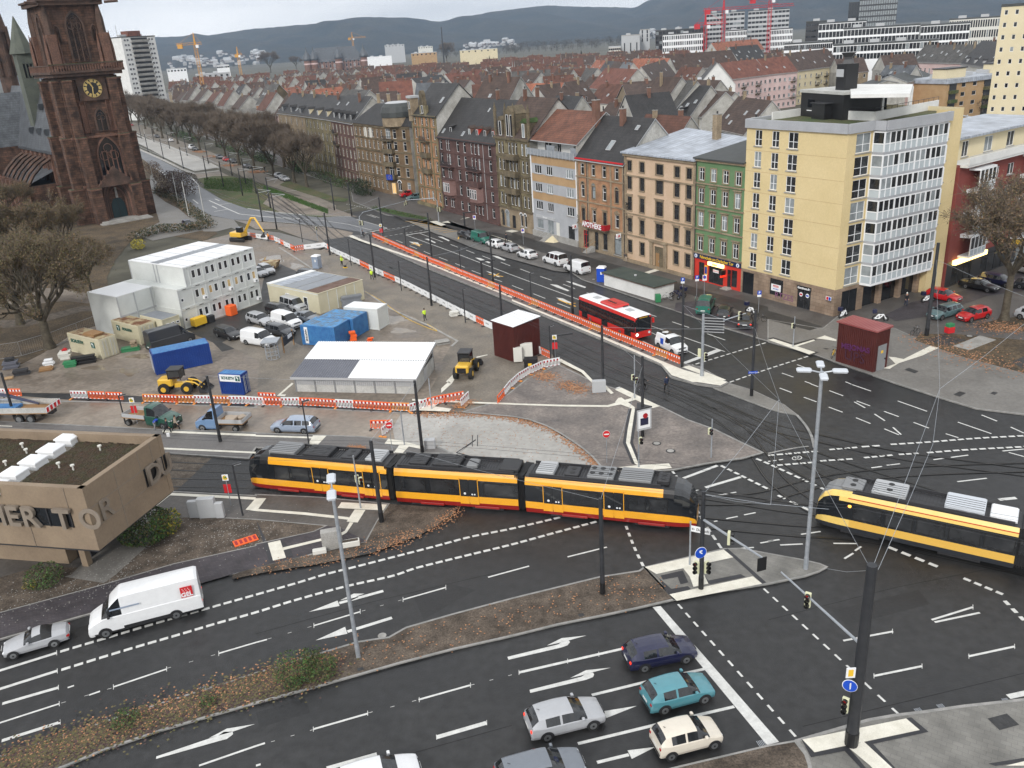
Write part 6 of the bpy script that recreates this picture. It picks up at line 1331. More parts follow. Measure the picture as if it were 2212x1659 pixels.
for x in (-3.6,-2.4,3.2,4.4): lan(o,x,20.2,.9,7.0,.05,'blind_arch','cm','cm',0,rim=.15)
FL=(-HW,12.6,-pi/2)
lan(o,6.3,36,2.2,9,-.0-.5+.5,'tracery_window','cd','glass',1,fx=(-HW+.5,12.6,-pi/2));lan(o,6.3,21,2.0,8,.0,'tracery_window','cm','cd',1,fx=FL);lan(o,6.3,9.5,2.4,8,.0,'tracery_window','cm','glass',2,fx=FL)
mb=MB()
for k in range(5): lz=arch_pts(.3,0,3.4+k*.75,7.4+k*.75);ly=-.2-.5*k;P=lz;Q=arch_pts(.3,0,4.0+k*.75,8.0+k*.75);n=len(P);[mb.po([(Q[i][0],ly-.5,Q[i][1]),(Q[(i+1)%n][0],ly-.5,Q[(i+1)%n][1]),(P[(i+1)%n][0],ly,P[(i+1)%n][1]),(P[i][0],ly,P[i][1])],'cd' if k%2 else 'cm') for i in range(1,n)]
mb.add([(-4.2,-2.7,8.2),(4.8,-2.7,8.2),(.3,-2.7,12.6),(-4.2,-2.3,8.2),(4.8,-2.3,8.2),(.3,-2.3,12.6)],[(0,1,2),(3,5,4),(0,2,5,3),(1,4,5,2)],'cd')
mb.bx(-4.3,-2.7,0,-3.4,0,8.4,'church_stone');mb.bx(4.0,-2.7,0,4.9,0,8.4,'church_stone')
for z in (9,10,11): mb.tu([(.3-(12.4-z),-2.9,z),(.3-(12.4-z),-2.9,z+.9)],[.25,.1],'cm',5);mb.tu([(.3+(12.4-z),-2.9,z),(.3+(12.4-z),-2.9,z+.9)],[.25,.1],'cm',5)
mb.bx(-5.5,-5.2,0,6,-.2,.3,'cc');mb.bx(-5,-4.4,.3,5.5,-.2,.6,'cc');pt=mb.bd('portal',o)
mb=MB();mat('door_teal',(.008,.03,.035),.5);P=arch_pts(.3,.6,3.2,5.0);mb.po([(p[0],-.15,p[1]) for p in P if p[1]<=5.2],'door_teal');mb.bx(.25,-.2,.6,.35,-.14,4.6,'black');d_=mb.bd('door',pt)
mb=MB();mb.tu([(.3,-.5,5.2),(.3,-.5,7.2)],[.3,.22],'cc',8);mb.di((.3,-.5,7.4),(0,1,0),.25,'cc',10,.3);mb.bd('statue',pt)
mb=MB();mb.bx(-2.7,-.45,27.0,3.5,.05,32.0,'cd');ck=mb.bd('clock_case',o)
mb=MB();CXk,CZk=.5,29.6;mb.di((CXk,-.5,CZk),(0,1,0),2.0,'black',32,.08);ck=mb.bd('clock_face',o)
mb=MB()
for k in range(12):
 a=pi*k/6;r0,r1=1.25,1.85;w_=.22 if k%3 else .3
 ca,sa=cos(a),sin(a);mb.po([(CXk+r0*ca-w_*sa,-.56,CZk+r0*sa+w_*ca),(CXk+r1*ca-w_*1.25*sa,-.56,CZk+r1*sa+w_*1.25*ca),(CXk+r1*ca+w_*1.25*sa,-.56,CZk+r1*sa-w_*1.25*ca),(CXk+r0*ca+w_*sa,-.56,CZk+r0*sa-w_*ca)][::-1],'gold')
mb.tu([(CXk+1.95*cos(a*pi/16),-.56,CZk+1.95*sin(a*pi/16)) for a in range(33)],.05,'gold',4);mb.bd('numeral_ring',ck)
mb=MB();mb.tu([(CXk+.1,-.6,CZk),(CXk-.5,-.6,CZk+1.25)],[.12,.2],'gold',4);mb.bd('clock_hand',ck);mb=MB();mb.tu([(CXk,-.62,CZk+.3),(CXk-.22,-.62,CZk-1.6)],[.1,.12],'gold',4);mb.bd('clock_hand',ck)
mb=MB();mb.bx(-7.5,12.6,0,3,62,16,'church_stone');mb.bx(-15,16,0,4,60,8.5,'church_stone');mb.bd('nave',o)
mb=MB();mb.add([(-8,12,16),(3.5,12,16),(3.5,64,16),(-8,64,16),(-2.2,12,30.5),(-2.2,64,30.5)],[(0,4,5,3),(1,2,5,4),(0,1,4),(2,3,5)],'slate');mb.bx(-8.2,12.6,15.4,-7.5,64,16.0,'slate')
mb.add([(-15.3,15.8,8.4),(-7.4,15.8,11.6),(-7.4,60,11.6),(-15.3,60,8.4)],[(0,3,2,1)],'slate');mb.bx(3,16,8.5,4.3,60,8.8,'slate')
mb.add([(-26,44,16),(8,44,16),(8,58,16),(-26,58,16),(-26,51,29),(8,51,29)],[(0,1,5,4),(2,3,4,5)],'slate');rf=mb.bd('roof',o)
mb=MB();mb.bx(-26,44,0,8,58,16,'church_stone');mb.add([(-26,44,16),(-26,58,16),(-26,51,29)],[(0,2,1)],'church_stone');mb.bd('transept',o)
for x,y,z in ((-6.2,18,20),(-6.2,25,20),(-6.2,32,20),(-4.2,18,25.5),(-4.2,26,25.5)): mb=MB();mb.bx(x-1.1,y-.5,z-.6,x,y+.5,z+.9,'slate');mb.bx(x-1.14,y-.35,z-.3,x-1.1,y+.35,z+.6,'black');mb.bd('dormer',rf)
for k in range(8):
 y=15.5+k*4.3;mb=MB();mb.bx(-8.0,y,8,-7.5,y+.9,15.5,'cm');mb.tu([(-7.6,y+.45,14.5),(-10,y+.45,13.2),(-12.5,y+.45,11.0),(-14.6,y+.45,8.2)],.4,'cd',4);mb.bx(-16.2,y,0,-14.4,y+.9,9.6,'cm');mb.bd('flying_buttress',o)
 if k<7: lan(o,62-(y+2.6),9.2,1.9,5.4,0,'tracery_window','cm','glass',1,fx=(-7.5,62,-pi/2),dep=.2,rim=.25)
mC=Matrix.Rotation(-rzC,3,'Z')
def lc(px,ds): r=V_((px[0]-CX,px[1]-CY,FPX));v=V_((r.dot(_X),r.dot(_Y),0)).normalized()*ds;return mC @ (v-(F0+NIN*3))
q=lc((52,130),255);mb=MB();mb.bx(q.x-1.9,q.y-1.9,0,q.x+1.9,q.y+1.9,38,'copper');mb.tu([(q.x,q.y,38),(q.x,q.y,46.5)],[2.9,.1],'copper',8)
tr=mb.bd('stair_turret',o)
for k in range(3): lan(tr,1.1+k*.8,32.5,.5,3.6,0,'tracery_window','copper','glass',0,fx=(q.x-1.9,q.y-1.9,0),dep=.15,rim=.1)
q=lc((14,150),285)
mb=MB();mb.cyl(q.x,q.y,0,44,2.2,'cd',8);mb.tu([(q.x,q.y,44),(q.x,q.y,64)],[2.7,.1],'cd',8)
for a in range(8): mb.bx(q.x+2.5*cos(a*pi/4)-.3,q.y+2.5*sin(a*pi/4)-.3,33,q.x+2.5*cos(a*pi/4)+.3,q.y+2.5*sin(a*pi/4)+.3,45.5,'cd')
mb.bd('spire',o)
# --- station building in the lower left
mat('sta_beige',(.215,.16,.11),.75,c2=(.27,.205,.14),ns=.4,fine=.06);mat('sta_letter',(.20,.165,.13),.7,c2=(.24,.2,.16),ns=1.5);mat('sedum',(.05,.026,.017),1.,c2=(.036,.036,.014),ns=1.3,fine=.8,bs=9,bump=1.,contrast=.2);mat('gravel',(.15,.135,.105),.95,c2=(.28,.25,.21),ns=9,fine=.3,bs=20,bump=.6)
ZT,ZB=8.0,3.1
Kc=G(177,1056,ZT);Ke=G(347,938,ZT);Kl=G(-60,1043,ZT)
u1=(Ke-Kc);l1=u1.length;u1.normalize()
o=th_('station_building','beige concrete station pavilion with planted roof and large raised lettering','building',(Kc.x,Kc.y,0),atan2(u1.y,u1.x))
def lk(p): v=Matrix.Rotation(-atan2(u1.y,u1.x),3,'Z') @ V_((p.x-Kc.x,p.y-Kc.y,0));return (v.x,v.y)
dl=V_(lk(Kl));dl3=V_((dl.x,dl.y,0)).normalized();LL=22.
bl_=G(352,1030,4)
FLc=dl3*LL;back=V_((l1,0,0));bk2=V_(lk(G(60,925,ZT))+(0,)) if False else None
foot=[(0,0),(l1,0),(l1+FLc.x,FLc.y),(FLc.x,FLc.y)]
if sum(foot[i][0]*foot[(i+1)%4][1]-foot[(i+1)%4][0]*foot[i][1] for i in range(4))<0: foot=foot[::-1]
zg=(ZB,ZB+1.65,ZB+3.2,ZT)
mb=MB();th=.45
def wseg(mb,a,b,z0,z1,th,m):
 A=V_((*a,0));B=V_((*b,0));n=V_((-(B-A).y,(B-A).x,0)).normalized();c=V_((sum(f[0] for f in foot)/4,sum(f[1] for f in foot)/4,0))
 if (c-A).dot(n)<0: n=-n
 mb.pr([(A.x,A.y),(B.x,B.y),(B.x+n.x*th,B.y+n.y*th),(A.x+n.x*th,A.y+n.y*th)],z0,z1,m)
P0,P1,P3=(0,0),(l1,0),(FLc.x,FLc.y);P2=(l1+FLc.x,FLc.y)
wseg(mb,P0,P1,ZB,ZT,th,'sta_beige');wseg(mb,P1,P2,ZB,ZT,th,'sta_beige');wseg(mb,P2,P3,ZB,ZT,th,'sta_beige')
wseg(mb,P3,P0,ZB,ZB+1.75,th,'sta_beige');wseg(mb,P3,P0,ZB+3.25,ZT,th,'sta_beige');mb.bd('wall',o)
mb=MB();A=V_((*P0,0));B=V_((*P3,0));dd=(B-A).normalized()
wseg(mb,(A+dd*.02)[:2],(B)[:2],ZB+1.75,ZB+3.25,.12,'sta_beige');
q0=A+dd*1.6;wseg(mb,q0[:2],B[:2],ZB+1.85,ZB+3.15,.1,'glass')
nin=V_((-dd.y,dd.x,0));c_=V_((sum(f[0] for f in foot)/4,sum(f[1] for f in foot)/4,0));nin=nin if (c_-A).dot(nin)>0 else -nin
ribbon=MB();a_,b_=A+dd*1.5+nin*.02,B+nin*.02
ribbon.pr([(a_.x-nin.x*.06,a_.y-nin.y*.06),(b_.x-nin.x*.06,b_.y-nin.y*.06),(b_.x+nin.x*.2,b_.y+nin.y*.2),(a_.x+nin.x*.2,a_.y+nin.y*.2)],ZB+1.8,ZB+3.2,'glass')
for k in range(12): c=a_+dd*(1.8*k)-nin*.08;ribbon.bx(c.x-.05,c.y-.05,ZB+1.8,c.x+.05,c.y+.05,ZB+3.2,'dark')
mb.bd('wall',o);ribbon.bd('window',o)
mb=MB();j=.03
for s_ in (l1*.36,l1*.66,l1*.83): mb.bx(s_-j,-.012,(ZB+3.3) if s_>l1*.6 else ZB,s_+j,.0,ZT,'sta_letter')
for z in (ZB+1.7,ZB+3.25): mb.bx(0,-.012,z-j,l1,0,z+j,'sta_letter')
for k in range(5): c=A+dd*(1.5+3.6*k)-nin*.012;mb.bx(c.x-j,c.y-j*.5,ZB if k%2 else ZB+3.3,c.x+j,c.y+j*.5,ZB+1.7 if k%2 else ZT,'sta_letter')
mb.bd('panel_joint',o)
inn=[(p[0]*.955+c_.x*.045,p[1]*.955+c_.y*.045) for p in foot];inn2=[(p[0]*.88+c_.x*.12,p[1]*.88+c_.y*.12) for p in foot]
mb=MB();mb.pr(inn,ZT-1.3,ZT-.8,'cc','gravel');mb.pr([(p[0]*.99+c_.x*.01,p[1]*.99+c_.y*.01) for p in foot],ZB-.15,ZB+.02,'dark');rf=mb.bd('roof',o)
mb=MB();mb.po([(*p,ZT-.78) for p in inn2],'gravel')
def quadm(mb,a0,a1,b0,b1,z,m):
 f=lambda u,v: (P0[0]*(1-u)*(1-v)+P1[0]*u*(1-v)+P2[0]*u*v+P3[0]*(1-u)*v,P0[1]*(1-u)*(1-v)+P1[1]*u*(1-v)+P2[1]*u*v+P3[1]*(1-u)*v,z)
 P=[f(a0,b0),f(a1,b0),f(a1,b1),f(a0,b1)];ar=sum(P[i][0]*P[(i+1)%4][1]-P[(i+1)%4][0]*P[i][1] for i in range(4));mb.po(P if ar>0 else P[::-1],m)
 return f
rr=random.Random(9);top=[]
sks=[G(*p,ZT-.6) for p in [t(0,2,597,490)[0],t(0,2,448,590)[0],t(0,2,295,690)[0],t(0,2,130,795)[0]]]
L0=[V_((*lk(s_),0)) for s_ in sks];sd=(L0[0]-L0[3]).normalized();sn=V_((-sd.y,sd.x,0))
f=quadm(mb,.05,.93,.045,.26,ZT-.74,'sedum')
mb.bd('gravel_bed',rf)
mb=MB();nu=60
for i in range(nu):
 for jx in range(80):
  u=.05+.88*(i+.5)/nu;v=.03+.94*(jx+.5)/80;p=V_(f(u,v));q=(p-L0[0]);dperp=abs(q.dot(V_((sn.x,sn.y,0))));hh=rr.uf(.02,.14)
  if dperp<1.05: continue
  s_=.22;mb.add([(p.x-s_,p.y-s_,ZT-.74+hh*rr.random()),(p.x+s_,p.y-s_,ZT-.74+hh*rr.random()),(p.x+s_,p.y+s_,ZT-.74+hh*rr.random()),(p.x-s_,p.y+s_,ZT-.74+hh*rr.random()),(p.x,p.y,ZT-.70+hh)],[(0,1,4),(1,2,4),(2,3,4),(3,0,4)],'sedum')
mb.bd('sedum_planting',rf,kind='stuff')
for k,p in en(L0+[L0[3]+(L0[3]-L0[2])]):
 mb=MB();a,b=.72,.6;P=lambda s_,tt,z: (p.x+sd.x*s_+sn.x*tt,p.y+sd.y*s_+sn.y*tt,z);z0=ZT-.8
 lv=[(.92,z0),(.88,z0+.45),(1.0,z0+.5),(.98,z0+.6),(.6,z0+.78)]
 V=[P(sx*a*q,sy*b*q*1.3,z) for q,z in lv for sx,sy in ((-1,-1),(1,-1),(1,1),(-1,1))]
 F=[(i*4+c,i*4+(c+1)%4,i*4+4+(c+1)%4,i*4+4+c) for i in range(4) for c in range(4)]+[(16,17,18,19)];mb.add(V,F,'white');mb.bd('rooflight',rf)
for uv in ((0,2,200,560),(0,2,870,580),(0,2,515,730),(0,2,637,750),(0,2,55,715),(0,2,235,610)):
 p=V_((*lk(G(*t(*uv)[0],ZT-.7)),0));mb=MB();mb.cyl(p.x,p.y,ZT-.8,ZT-.3,.06,'ow',8);mb.cyl(p.x,p.y,ZT-.3,ZT-.2,.15,'ow',10);mb.bd('roof_vent',rf)
th3=atan2(-dd.y,-dd.x)
L3=A.x,A.y
def wl(ch,dist,z,size=2.0,m='sta_letter',off=-.25,dp=.14):
 c=A+dd*dist-nin*(-off if off<0 else off);c=A+dd*dist-nin*abs(off);r_=(pi/2,0,th3);tx=text(ch,size,m,o,(c.x,c.y,z),r_,'letter',depth=dp,bold=.05);return tx
for ch,ds in (('C',8.55),('H',7.3),('E',5.95),('R',4.6),('T',1.95)): wl(ch,ds*1.0,ZB+2.5,2.15)
for ch,ds,sq in (('O',.0,1),): wl(ch,-.05,ZB+2.5,2.15,off=-.1,dp=.05)
text('R',2.15,'sta_letter',o,(1.5,-.1,ZB+2.5),(pi/2,0,0),'letter',depth=.05,bold=.03)
text('D',2.15,'sta_letter',o,(l1-1.9,-.2,ZB+2.5),(pi/2,0,0),'letter',depth=.12,bold=.03);text('U',2.15,'sta_letter',o,(l1-.55,-.2,ZB+2.5),(pi/2,0,0),'letter',depth=.12,bold=.03)
mb=MB();mb.bx(l1-2.7,-.02,ZB+1.75,l1-.03,0,ZB+3.25,'black');mb.bd('window',o)
mb=MB();a_=A+dd*5.0+nin*2.2;mb.pr([(a_.x,a_.y),((a_+dd*17).x,(a_+dd*17).y),((a_+dd*17+nin*7).x,(a_+dd*17+nin*7).y),((a_+nin*7).x,(a_+nin*7).y)],0,ZB-.1,'sta_beige')
a_=A+dd*3.2+nin*2.0;mb.pr([(a_.x,a_.y),((a_+dd*.5).x,(a_+dd*.5).y),((a_+dd*.5+nin*.5).x,(a_+dd*.5+nin*.5).y),((a_+nin*.5).x,(a_+nin*.5).y)],0,ZB-.1,'sta_beige')
a_=A+dd*3.8+nin*3.2;mb.pr([(a_.x,a_.y),((a_+dd*1.4).x,(a_+dd*1.4).y),((a_+dd*1.4+nin*5).x,(a_+dd*1.4+nin*5).y),((a_+nin*5).x,(a_+nin*5).y)],0,ZB-.1,'dark');mb.bd('wall',o)
# --- construction yard: offices, containers, sheds
mat('glass_warm2',(.5,.36,.17),.3,c2=(.28,.19,.09),ns=1.2,emit=.15);mat('cw',(.58,.60,.58),.5,c2=(.64,.66,.64),ns=.5,fine=.03);mat('cont_cream',(.52,.48,.34),.5,c2=(.58,.54,.4),ns=.6);mat('cont_blue',(.035,.14,.36),.5,c2=(.06,.22,.46),ns=1.2,fine=.1);mat('cont_navy',(.008,.035,.19),.4,c2=(.012,.05,.24),ns=.8);mat('rust',(.16,.065,.03),.85,c2=(.4,.33,.2),ns=.8,fine=.2,contrast=.08)
mat('rust_blue',(.13,.17,.21),.6,c2=(.09,.30,.58),ns=1.1,fine=.1,contrast=.12);mat('zinc',(.19,.205,.23),.35,.2,c2=(.25,.265,.29),ns=.5);mat('dark_red',(.065,.012,.010),.55,c2=(.085,.018,.014),ns=.6);mat('red_roof',(.25,.06,.06),.35,c2=(.30,.09,.085),ns=.4);mat('slate_blue',(.10,.105,.13),.35,c2=(.125,.13,.155),ns=.4)
class Base:
 """thing with front left, front right ground corners"""
 def __init__(s,a,b,name,label,cat,group=None): L_=Lot(a,b,name,label,cat,group);s.o=L_.o;s.W=L_.W;s.rz=L_.rz;s.a=L_.a;s.b=L_.b
def dpt(a,b,c): d=(b-a).normalized();n=V_((-d.y,d.x,0));return (V_((c.x,c.y,0))-a).dot(n)
A,B=G(401,711),G(566,652);K=Base(A,B,'container_office','white three storey site office stacked from containers with rows of windows','site office');o,W=K.o,K.W
hF=2.75;n1=int(round(W/2.45));cw=W/n1;DB=12.2
xl0=1.6
for fl in range(3):
 x0=0 if fl<2 else xl0;
 mb=MB();holes=[]
 for i in range(n1):
  if fl==2 and i==0: continue
  for q in ((.3,.72) if not (i==0) else (.2,)): holes.append((cw*(i+q),fl*hF+1.0,.62 if i else .5,1.15 if i else .5))
 bw(o,(0,0,0),W-(xl0 if fl==2 else 0),hF,'cw',[(x-(xl0 if fl==2 else 0),z,w_,h_,dict(split=(1,0),sill=False,gl=('glass_warm2' if fl==1 and k%4 in (2,3) else 'gm'))) for k,(x,z,w_,h_) in en(holes)],z0=fl*hF,d=.06) if fl<2 else bw(o,(xl0,0,0),W-xl0,hF,'cw',[(x-xl0,z,w_,h_,dict(split=(1,0),sill=False,gl='gm')) for (x,z,w_,h_) in holes],z0=fl*hF,d=.06)
 xs=-0. if fl<2 else xl0;xe=W;xb=-(0 if fl<2 else 0)
 mb.po([(xs,DB,fl*hF),(xs,0,fl*hF),(xs,0,fl*hF+hF),(xs,DB,fl*hF+hF)],'cw');mb.po([(xe,0,fl*hF),(xe,DB,fl*hF),(xe,DB,fl*hF+hF),(xe,0,fl*hF+hF)],'cw');mb.po([(xe,DB,fl*hF),(xs,DB,fl*hF),(xs,DB,fl*hF+hF),(xe,DB,fl*hF+hF)],'cw')
 for i in range(n1+1):
  x=cw*i
  if x<xs: continue
  mb.bx(x-.07,-.06,fl*hF,x+.07,.0,fl*hF+hF,'cw')
 mb.bx(xs-.05,-.08,fl*hF+hF-.16,xe+.05,0,fl*hF+hF-.01,'cw');mb.bx(xs-.05,-.08,fl*hF+.0,xe+.05,0,fl*hF+.16,'cw')
 for i in range(n1):
  if cw*i+.1>xs: mb.bx(cw*i+.6,-.09,fl*hF+hF-.13,cw*i+1.3,-.075,fl*hF+hF-.05,'dark')
 for y in (0,DB*.48,DB*.54,DB): mb.bx(xs-.07,y-.08,fl*hF,xs,y+.08,fl*hF+hF,'lg')
 mb.bx(xs-.05,0,fl*hF+hF-.1,xs,DB,fl*hF+hF-.02,'cw');mb.bd('container_module',o)
 if fl<2:
  for i in (2,4,6): m_=MB();m_.bx(cw*i-.9,-.45,fl*hF+.55,cw*i-.3,-.05,fl*hF+.95,'white');m_.bx(cw*i-.8,-.46,fl*hF+.62,cw*i-.5,-.45,fl*hF+.9,'grey');m_.bd('air_conditioner',o)
mb=MB();mb.bx(-.05,0,2*hF-.02,xl0+.0,DB,2*hF+.1,'cw');mb.bx(xl0-.05,-.05,3*hF-.02,W+.05,DB,3*hF+.08,'white');mb.bx(xl0+.1,DB*.46,3*hF+.08,W,DB*.6,3*hF+.1,'zinc')
for i in range(1,n1): mb.bx(cw*i-.03,0,3*hF+.08,cw*i+.03,DB,3*hF+.12,'lg')
rf=mb.bd('roof',o)
mb=MB();mb.bx(-5.6,5.5,0,0,DB,2*hF,'cw')
for z in (hF,): mb.bx(-5.65,5.45,z-.12,0,5.5,z+.12,'lg')
mb.bx(-5.6,5.5,2*hF,0,DB,2*hF+.08,'white');
for x in (-5.6,-3.0,-.4): mb.bx(x-.05,5.42,0,x+.09,5.5,2*hF,'lg')
mb.bd('container_module',o)
mb=MB();mb.bx(6.6,-1.6,0,7.9,-.4,1.5,'orange',.1);mb.bd('bin',loc=A,rz=K.rz,label='orange refuse container standing in front of the white container office',category='bin')
mb=MB();mb.bx(.6,-1.5,.3,2.6,-.5,1.4,'yellow',.05);mb.bx(.8,-1.3,0,1.0,-.7,.3,'dark');mb.bx(2.2,-1.3,0,2.4,-.7,.3,'dark');mb.bd('grit_box',loc=A,rz=K.rz,label='yellow grit box at the near corner of the white container office',category='box')
mb=MB();mb.bx(3.0,-1.2,0,4.2,-.4,1.0,'dark',.05);mb.bd('bin',loc=A,rz=K.rz,label='black bin beside the yellow grit box',category='bin')
def cnt(a,b,Dp,H,m,name,label,mtop=None,ribs=True,doors=None,sign=None,group=None,frame=None):
 """a,b = near long bottom edge on the ground"""
 K=Base(a,b,name,label,'container',group);o,W=K.o,K.W;fr=frame or m;mb=MB();mt=mtop or m
 mb.bx(.06,.06,.12,W-.06,Dp-.06,H-.02,m)
 for x0,x1 in ((0,.16),(W-.16,W)):
  for y0,y1 in ((0,.16),(Dp-.16,Dp)): mb.bx(x0,y0,0,x1,y1,H,fr)
 for z0,z1 in ((.05,.2),(H-.14,H+.01)): mb.bx(.16,0,z0,W-.16,.1,z1,fr);mb.bx(.16,Dp-.1,z0,W-.16,Dp,z1,fr);mb.bx(0,.16,z0,.1,Dp-.16,z1,fr);mb.bx(W-.1,.16,z0,W,Dp-.16,z1,fr)
 if ribs:
  n=int(W/.28)
  for i in range(n): x=.2+(W-.4)*(i+.25)/n;mb.bx(x,.02,.2,x+.14,.06,H-.14,m);mb.bx(x,Dp-.06,.2,x+.14,Dp-.02,H-.14,m)
  n=int(Dp/.28)
  for i in range(n): y=.2+(Dp-.4)*(i+.25)/n;mb.bx(.02,y,.2,.06,y+.14,H-.14,m);mb.bx(W-.06,y,.2,W-.02,y+.14,H-.14,m)
 bd=mb.bd('body',o);mb=MB();mb.bx(.1,.1,H-.02,W-.1,Dp-.1,H+.03,mt)
 if ribs:
  n=int(W/.5)
  for i in range(n): x=.2+(W-.4)*i/n;mb.bx(x,.15,H+.03,x+.2,Dp-.15,H+.06,mt)
 mb.bd('roof',o)
 if doors:
  x=W if doors=='r' else 0;s_=1 if doors=='r' else -1
  for y0,y1 in ((.12,Dp/2-.02),(Dp/2+.02,Dp-.12)):
   mb=MB();xa,xb=(x,x+.06) if s_>0 else (x-.06,x);mb.bx(xa,y0,.18,xb,y1,H-.16,m);d_=mb.bd('door',o)
   for q in (.3,.7): mb=MB();y=y0+(y1-y0)*q;xx=x+.1*s_;mb.tu([(xx,y,.2),(xx,y,H-.2)],.03,'lg',5);mb.bd('lock_bar',d_)
 if sign:
  s_,m_,x,z,sz=sign;text(s_,sz,m_,o,(x,-.03,z),(pi/2,0,0),bold=.02)
 return o,W
mat('sign_green',(.01,.09,.07),.5)
def leaf_logo(o,x,z,s=.4,y=-.035):
 mb=MB();mb.bx(x-s,y,z-s,x+s,y+.01,z+s,'sign_green');mb.po([(x-s*.6,y-.004,z+s*.7),(x-s*.1,y-.004,z+s*.75),(x+s*.45,y-.004,z+.1*s),(x+s*.1,y-.004,z-s*.8),(x-s*.1,y-.004,z-s*.85),(x+.1*s,y-.004,z)][::-1],'white');mb.po([(x-s*.9,y-.006,z+s*.3),(x-s*.3,y-.006,z+s*.5),(x+s*.2,y-.006,z),(x-.3*s,y-.006,z+.2*s)][::-1],'white');mb.bd('logo',o)
g=t(0,1,620,1380,890,1448,1030,1395);a,b,c=G(*g[0]),G(*g[1]),G(*g[2])
o,W=cnt(a,b,dpt(a,b,c),2.6,'cont_cream','rusty_container','off white container with rust streaked roof and dark leaf logo at the yard fence','rust',True,'r',('SCHLEITH','sign_green',2.0,1.7,.62));leaf_logo(o,W-1.5,1.7,.38)
mb=MB();[mb.bx(W*.45+.1*k,.3,2.66+.09*k,W*.8+.05*k,1.7,2.74+.09*k,'wood') for k in range(4)];mb.bd('board_stack',loc=a,rz=atan2((b-a).y,(b-a).x),label='brown boards lying on top of the rusty white container',category='boards')
g=t(0,1,995,1265,1225,1325,1370,1275);a,b,c=G(*g[0]),G(*g[1]),G(*g[2])
o,W=cnt(a,b,dpt(a,b,c),2.6,'cont_cream','open_container','white container with yellow rusty roof and an open door in front of the cream cabin','rust',True,'r',('SCHLEITH','sign_green',3.6,1.75,.5));leaf_logo(o,1.5,1.75,.38)
a2,b2,c2=a+(c-b)*1.05,b+(c-b)*1.05,c+(c-b)*1.6
o,W=cnt(a2+(b2-a2)*.45,b2+(b2-a2)*.25,2.6,2.9,'cont_cream','site_cabin','cream site cabin with grey roof and three small windows behind the open white container','zinc',False)
for k in range(3): win_(o,(W,.1,pi/2),.6+.75*k,1.9,.5,.35,split=(1,0),sill=False,d=-.02)
g=t(0,1,1355,1585,1840,1480,1800,1300);a,b=G(*g[0]),G(*g[1])
o,W=cnt(a,b,2.5,2.6,'cont_navy','blue_container','plain royal blue container in the middle of the muddy yard','cont_blue',True,'l')
a,b=G(479,851),G(528,854);c=G(558,845)
o,W=cnt(a,b,dpt(a,b,c),2.4,'cont_navy','blue_container','small blue container with a white SCHLEITH board near the barrier row'.replace('SCHLEITH','lettered'),'cont_blue',True,'r')
mb=MB();mb.bx(.15,-.05,1.55,W-.1,.0,2.35,'white');sg=mb.bd('sign_board',o);text('SCHLEITH',.42,'sign_green',sg,(W*.42,-.06,1.95),(pi/2,0,0),bold=.015,squeeze=.85);leaf_logo(o,W-.45,1.95,.28,-.07)
g=t(1,1,430,1315,640,1345);a,b=G(*t(1,1,405,1318)[0]),G(*t(1,1,695,1345)[0]);c=G(*t(1,1,1005,1195)[0])
Kd=dpt(a,b,c)
for k in range(2):
 aa,bb=a+(c-b)*k*.5,b+(c-b)*k*.5
 o,W=cnt(aa,bb,Kd*.49,2.6,'cont_blue','shipping_container',('nearer weathered light blue shipping container with a white vertical sign','farther weathered light blue shipping container next to the white cabin')[k],'rust_blue',True,None,group='light blue shipping containers')
 if k==0: mb=MB();mb.bx(.55,-.05,.25,1.05,0,2.4,'white');sg=mb.bd('sign_board',o);text('NAFITINE',.36,'black',sg,(.8,-.06,1.33),(pi/2,pi/2,0),bold=.012)
aa,bb=a+(c-b)*1.02+(b-a)*.18,b+(c-b)*1.02+(b-a)*.2;o,W=cnt(aa,bb,2.6,2.9,'cw','white_cabin','white flat roofed cabin directly behind the light blue shipping containers','white',False)
a,b,c=G(*t(1,1,560,1055)[0]),G(*t(1,1,940,925)[0]),G(*t(1,1,365,880)[0])
K=Base(a,b,'cream_cabin_row','long cream cabin block with a roof of pale, grey and rusty brown strips','cabin');o,W=K.o,K.W;Dp=dpt(a,b,c);H=2.9;mb=MB();mb.bx(0,0,0,W,Dp,H,'cont_cream')
for i in range(1,5): mb.bx(W*i/5-.05,-.03,0,W*i/5+.05,0,H,'cw')
mb.bx(-.03,0,H-.15,0,Dp,H,'cw');mb.bd('body',o);mb=MB();cols_=['rust2','zinc','zinc','seam_metal','white'];mat('rust2',(.10,.05,.035),.8,c2=(.17,.11,.085),ns=.7);n=4
mb.bx(-.05,-.05,H,W+.05,Dp+.05,H+.08,'cont_cream')
for i in range(4): y0=.1+(Dp-1.2)*i/4;mb.bx(.15,y0+.1,H+.08,W-.15,y0+(Dp-1.2)/4-.08,H+.13,cols_[i])
mb.bx(-.05,Dp-1.0,H+.08,W+.05,Dp+.05,H+.16,'white');mb.bd('roof',o)
win_(o,(0,Dp,-pi/2),Dp*.4,1.1,.9,1.0,split=(2,0),sill=False,d=-.02);win_(o,(0,Dp,-pi/2),Dp*.75,.1,.9,2.0,split=(1,0),sill=False,d=-.02)
a,b=G(641,846),G(899,851);ZW=3.6;at_,bt_=G(638,812,ZW),G(893,818,ZW);c=G(940,742,ZW+.6)
K=Base(a,b,'storage_shed','wide low concrete shed with white corrugated roof and one slate blue corner','shed');o,W=K.o,K.W;Dp=7.4;mb=MB()
